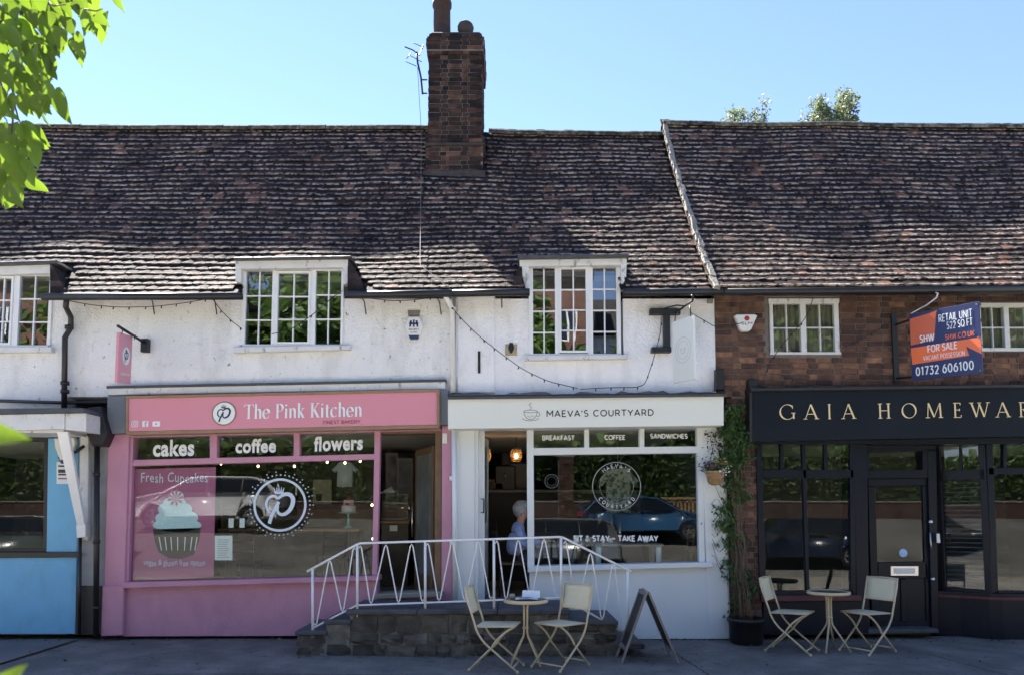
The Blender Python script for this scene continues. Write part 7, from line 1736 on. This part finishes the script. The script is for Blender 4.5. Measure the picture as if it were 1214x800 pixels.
for i, (x_, y_, h_, r_, lb) in enumerate(((-13, -27, 13.5, 4.8, 'broad tree at the far end across the road'), (-6.5, -25, 11, 4.6, 'tall tree opposite the bakery'), (-.5, -30, 12, 4.5, 'tree behind the brick house opposite'), (8.5, -27, 9, 4.0, 'tree opposite the homeware shop'), (15, -28, 11, 5, 'tall tree at the corner across the road'), (-21, -29, 11, 5, 'outermost tree across the road'), (4.4, -26.5, 7, 3.2, 'low tree in front of the brick house opposite'), (-10, -30, 13, 5, 'tallest tree opposite the bakery'), (11.5, -25.5, 8, 3.8, 'rounded tree opposite the splayed shop window'), (22, -29, 12, 5.5, 'tree far along the road beyond the white gabled house'), (29, -31, 12, 6, 'furthest tree along the hedge opposite the homeware shop'), (-28, -31, 12, 6, 'furthest tree along the hedge opposite the blue shop'))):
    limb_tree(x_, y_, 1.49, h_, r_, 7500, lb, seed=30 + i, group=TG, size=.36, clumps=60, low=.15)
def hedge(x0, x1, y, z, h, label, seed):
    T = thing('hedge', ((x0 + x1) / 2, y, z), label, 'hedge'); rg = random.Random(seed)
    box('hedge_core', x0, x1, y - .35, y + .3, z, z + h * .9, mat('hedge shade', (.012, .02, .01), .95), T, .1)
    leaves('foliage', [(rg.uniform(x0 - .1, x1 + .1), y + .35 + rg.gauss(0, .1) if rg.random() < .7 else y + rg.uniform(-.4, .4), z + h * rg.random() ** .8 + .08 * math.sin(i)) for i in range(int(480 * (x1 - x0)))], .15, M['leaf_tree'], T, seed)
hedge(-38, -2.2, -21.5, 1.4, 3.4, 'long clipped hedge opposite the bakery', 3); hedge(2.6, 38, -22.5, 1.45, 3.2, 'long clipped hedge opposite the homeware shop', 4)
# low brick wall before the hedges
LW = thing('low_brick_wall', (0, -20.6, 1.45), 'long low brick wall in front of the hedges across the road', 'wall')
box('wall_body', -40, 40, -20.7, -20.45, 1.3, 2.15, M['brick'], LW, 0); box('coping', -40, 40, -20.74, -20.41, 2.152, 2.22, M['kerb'], LW, .01)
# brick house opposite
O = thing('opposite_house', (3.0, -34, 1.7), 'red brick house with white windows across the road', 'house')
m_b = mat('opposite brickwork', (.15, .075, .055), .9, var=.25, vs=2, bump=.4, dirt=((.4, .3, .25), 14, .6, .7, .4, 1))
def rear_house(O, x0, x1, y, z0, h, wins, m_b, roofm):
    wall_holes('wall', x0, x1, z0, z0 + h, y - .3, y, [w_ for w_ in wins], m_b, O)
    box('side_wall', x0, x0 + .3, y - 6, y - .31, z0, z0 + h, m_b, O); box('side_wall', x1 - .3, x1, y - 6, y - .31, z0, z0 + h, m_b, O)
    mb = MB(); mb.prism([(x0 - .3, y + .4, z0 + h - .1), (x0 - .3, y - 6.5, z0 + h - .1), (x0 - .3, y - 3, z0 + h + 3)], (x1 - x0 + .6, 0, 0)); mb.out('roof', roofm, O)
    for a, b, c, d in wins:
        mb = MB(); 
        for q in ((a, b, c, c + .1), (a, b, d - .1, d), (a, a + .1, c + .1, d - .1), (b - .1, b, c + .1, d - .1), ((a + b) / 2 - .05, (a + b) / 2 + .05, c + .1, d - .1)): mb.box(q[0], q[1], y - .14, y - .06, q[2], q[3])
        w_ = mb.out('window', M['upvc'], O); box('pane', a + .05, b - .05, y - .11, y - .10, c + .05, d - .05, M['carglass'], w_, 0)
rear_house(O, -.8, 4.2, -32, 1.7, 13.6, [(.2, 1.4, 11.6, 13.4), (2.3, 3.5, 11.6, 13.4), (.2, 1.4, 7.4, 9.2), (2.3, 3.5, 7.4, 9.2), (.2, 1.4, 3.6, 5.2), (2.3, 3.5, 3.6, 5.2)], m_b, M['deck'])
O2 = thing('opposite_house', (-20, -24, 1.7), 'long red brick house across the road beyond the parked cars', 'house'); rear_house(O2, -26.5, -17.5, -25.5, 1.5, 11.5, [(-22.5, -21.3, 9.8, 11.8), (-19.8, -18.8, 9.8, 11.8), (-25.3, -24.2, 9.8, 11.8), (-22.5, -21.3, 5.8, 7.4)], m_b, M['deck'])
O3 = thing('opposite_house', (12, -36, 1.7), 'white gabled house far across the road', 'house'); rear_house(O3, 5.4, 10.5, -36, 1.8, 11.2, [(6.4, 7.6, 9.6, 11.4), (8.3, 9.4, 9.6, 11.4)], M['plaster_c'], M['deck'])
# brick gate pier
GP = thing('brick_pier', (2.0, -18.2, 1.3), 'free standing red brick gate pier across the road', 'pier'); pl = []
bxx, byy, bz = 1.75, -18.0, 1.40
c_ = MB().box(bxx + .01, bxx + .55, byy - .55, byy - .01, bz - .1, bz + 2.4).out('mortar_core', M['mortar'], GP)
pieces('brick', SP, brick_face((bxx + .56, byy, 0), (-1, 0, 0), (0, 1, 0), .56, bz, bz + 2.4, 3) , c_, M['brick']); box('cap', bxx - .05, bxx + .61, byy - .6, byy + .05, bz + 2.4, bz + 2.5, M['kerb'], GP, .02)

# ================================================================ trees behind the roofs and the branch overhead
q = P(985, 128, 13); limb_tree(q.x, 13, 0, P(985, 119, 13).z, 1.2, 8500, 'tree top showing above the ridge of the brick house', 'leaf_grey', .062, 51, .16, low=.8, clumps=120, group='trees behind the roofs', thin=.62)
q = P(886, 128, 14); limb_tree(q.x, 14, 0, P(895, 127, 14).z, 1.1, 2200, 'sparse tree top beside the roof verge', 'leaf_grey', .062, 52, .14, low=.86, clumps=70, group='trees behind the roofs', thin=.6)
q = P(1213, 110, 13)
# overhanging lime tree
BR = thing('overhanging_tree', (-3.2, -8.6, -.1), 'lime green leafy branch hanging across the sky beside the ridge', 'tree')
def leaf_proto(seed, l=1.0):
    rg = random.Random(seed); vs = []; fs = []; n = 8; cu = rg.uniform(.08, .3); tw = rg.uniform(-.2, .2)
    for i in range(n + 1):
        t = i / n; w_ = .27 * (math.sin(math.pi * t ** .75) ** .85) * (1 - .15 * t) if 0 < t < 1 else 0.0
        for s_ in (-1, 0, 1):
            vs.append((s_ * w_ + .02 * math.sin(9 * t + seed) * abs(s_), t, -cu * t * t + (.10 * w_ / .36) * abs(s_) + tw * s_ * w_ * t))
    for i in range(n): a = 3 * i; fs += [(a, a + 1, a + 4, a + 3), (a + 1, a + 2, a + 5, a + 4)]
    return vs, fs
LP_ = [leaf_proto(i) for i in range(6)]
rg = random.Random(77)
mb = MB(); mb.tube([(-3.2, -8.6, -.1), (-3.15, -8.55, 1.5), (-3.05, -8.3, 3.0), (-3.0, -8.0, 4.6)], [.16, .13, .09, .05], 10)
tw = []
def twig(a, b, r0, n=8, sag=.06):
    pts = [a.lerp(b, i / n) + Vector((rg.uniform(-.008, .008), rg.uniform(-.01, .01), -sag * math.sin(math.pi * i / n))) for i in range(n + 1)]
    mb.tube(pts, [r0 * (1 - .8 * i / n) for i in range(n + 1)], 6); return pts
LY = -7.75
src = Vector((-2.2, -8.0, 3.6))
twig(Vector((-3.05, -8.3, 3.0)), src, .03)
lv = []
def addleaf(c, size, ang, m=None, az=None):
    # ang: hanging direction in the x-z plane (degrees from straight down), with a random turn
    d = Vector((math.sin(R(ang)), rg.uniform(-.35, .35), -math.cos(R(ang)))).normalized()
    up = Vector((rg.gauss(0, .6), -1 + rg.gauss(0, .3), rg.gauss(0, .5) + .35)); x_ = d.cross(up).normalized(); n_ = x_.cross(d)
    lv.append((basis(x_ * size, d * size, n_ * size, c), rg.randrange(6)))
ends = [(30, 30), (10, 60), (50, 70), (62, 25), (80, 8), (20, 110), (42, 125), (8, 150), (22, 185), (40, 95), (0, 205), (108, 5), (122, 14), (64, 96), (30, 160)]
for (x_, y_) in ends:
    e_ = P(x_, y_, LY + rg.uniform(-.25, .25)); st = P(x_ * .5 - 10, min(y_ - 45, 40) - 25, LY)
    pts = twig(st, e_, .006)
# hand-placed masses of leaves, as in the photo
zones = [(0, 70, -10, 50, 62), (0, 55, 45, 105, 40), (40, 92, -10, 62, 34), (0, 60, 100, 132, 26), (0, 40, 150, 190, 30), (0, 28, 185, 232, 22), (98, 132, -6, 30, 9), (84, 105, -12, 2, 5), (-30, 0, -10, 230, 45)]
for x0_, x1_, y0_, y1_, n_ in zones:
    for _ in range(n_):
        x_, y_ = rg.uniform(x0_, x1_), rg.uniform(y0_, y1_)
        addleaf(P(x_, y_ - 8, LY + rg.uniform(-.3, .35)), rg.uniform(.04, .085), rg.gauss(10, 32))
for x_, y_, s_, a_ in ((67, 104, .115, 18), (66, 20, .13, 5), (116, 8, .10, -2), (126, 14, .075, 4), (34, 150, .085, 45), (44, 88, .09, 30), (54, 58, .085, 12), (72, 30, .10, -4), (15, 212, .10, 8), (30, 190, .08, 12), (60, -5, .14, 12), (92, -8, .09, 20)):
    addleaf(P(x_, y_, LY), s_, a_)
bran = mb.out('branch', M['twig'], BR, True)
pieces('leaf', LP_, lv, bran, M['leaf_near'], 300, smooth=True)
# the two blurred leaves close to the lens, on a low twig of the same tree
NY = CAMY + .42; lv = []
mb = MB(); a0 = P(-120, 470, NY); mb.tube([P(-260, 900, NY), P(-200, 700, NY), P(-120, 560, NY), P(-40, 505, NY), P(-18, 512, NY)], [.006, .005, .004, .003, .0015], 6)
tw2 = mb.out('twig', M['twig'], BR, True)
def near(x_, y_, s_, dx, dz, NY_=NY):
    d = Vector((dx, .1, dz)).normalized(); up = Vector((.1, -1, .5)); x2 = d.cross(up).normalized(); n_ = x2.cross(d); lv.append((basis(x2 * s_, d * s_, n_ * s_, P(x_, y_, NY_)), 2))
near(-62, 512, .040, 1, .04); near(-28, 838, .030, .5, .6); near(-80, 560, .04, -.2, -1)
pieces('leaf', LP_, lv, tw2, M['leaf_near'], 300, smooth=True)
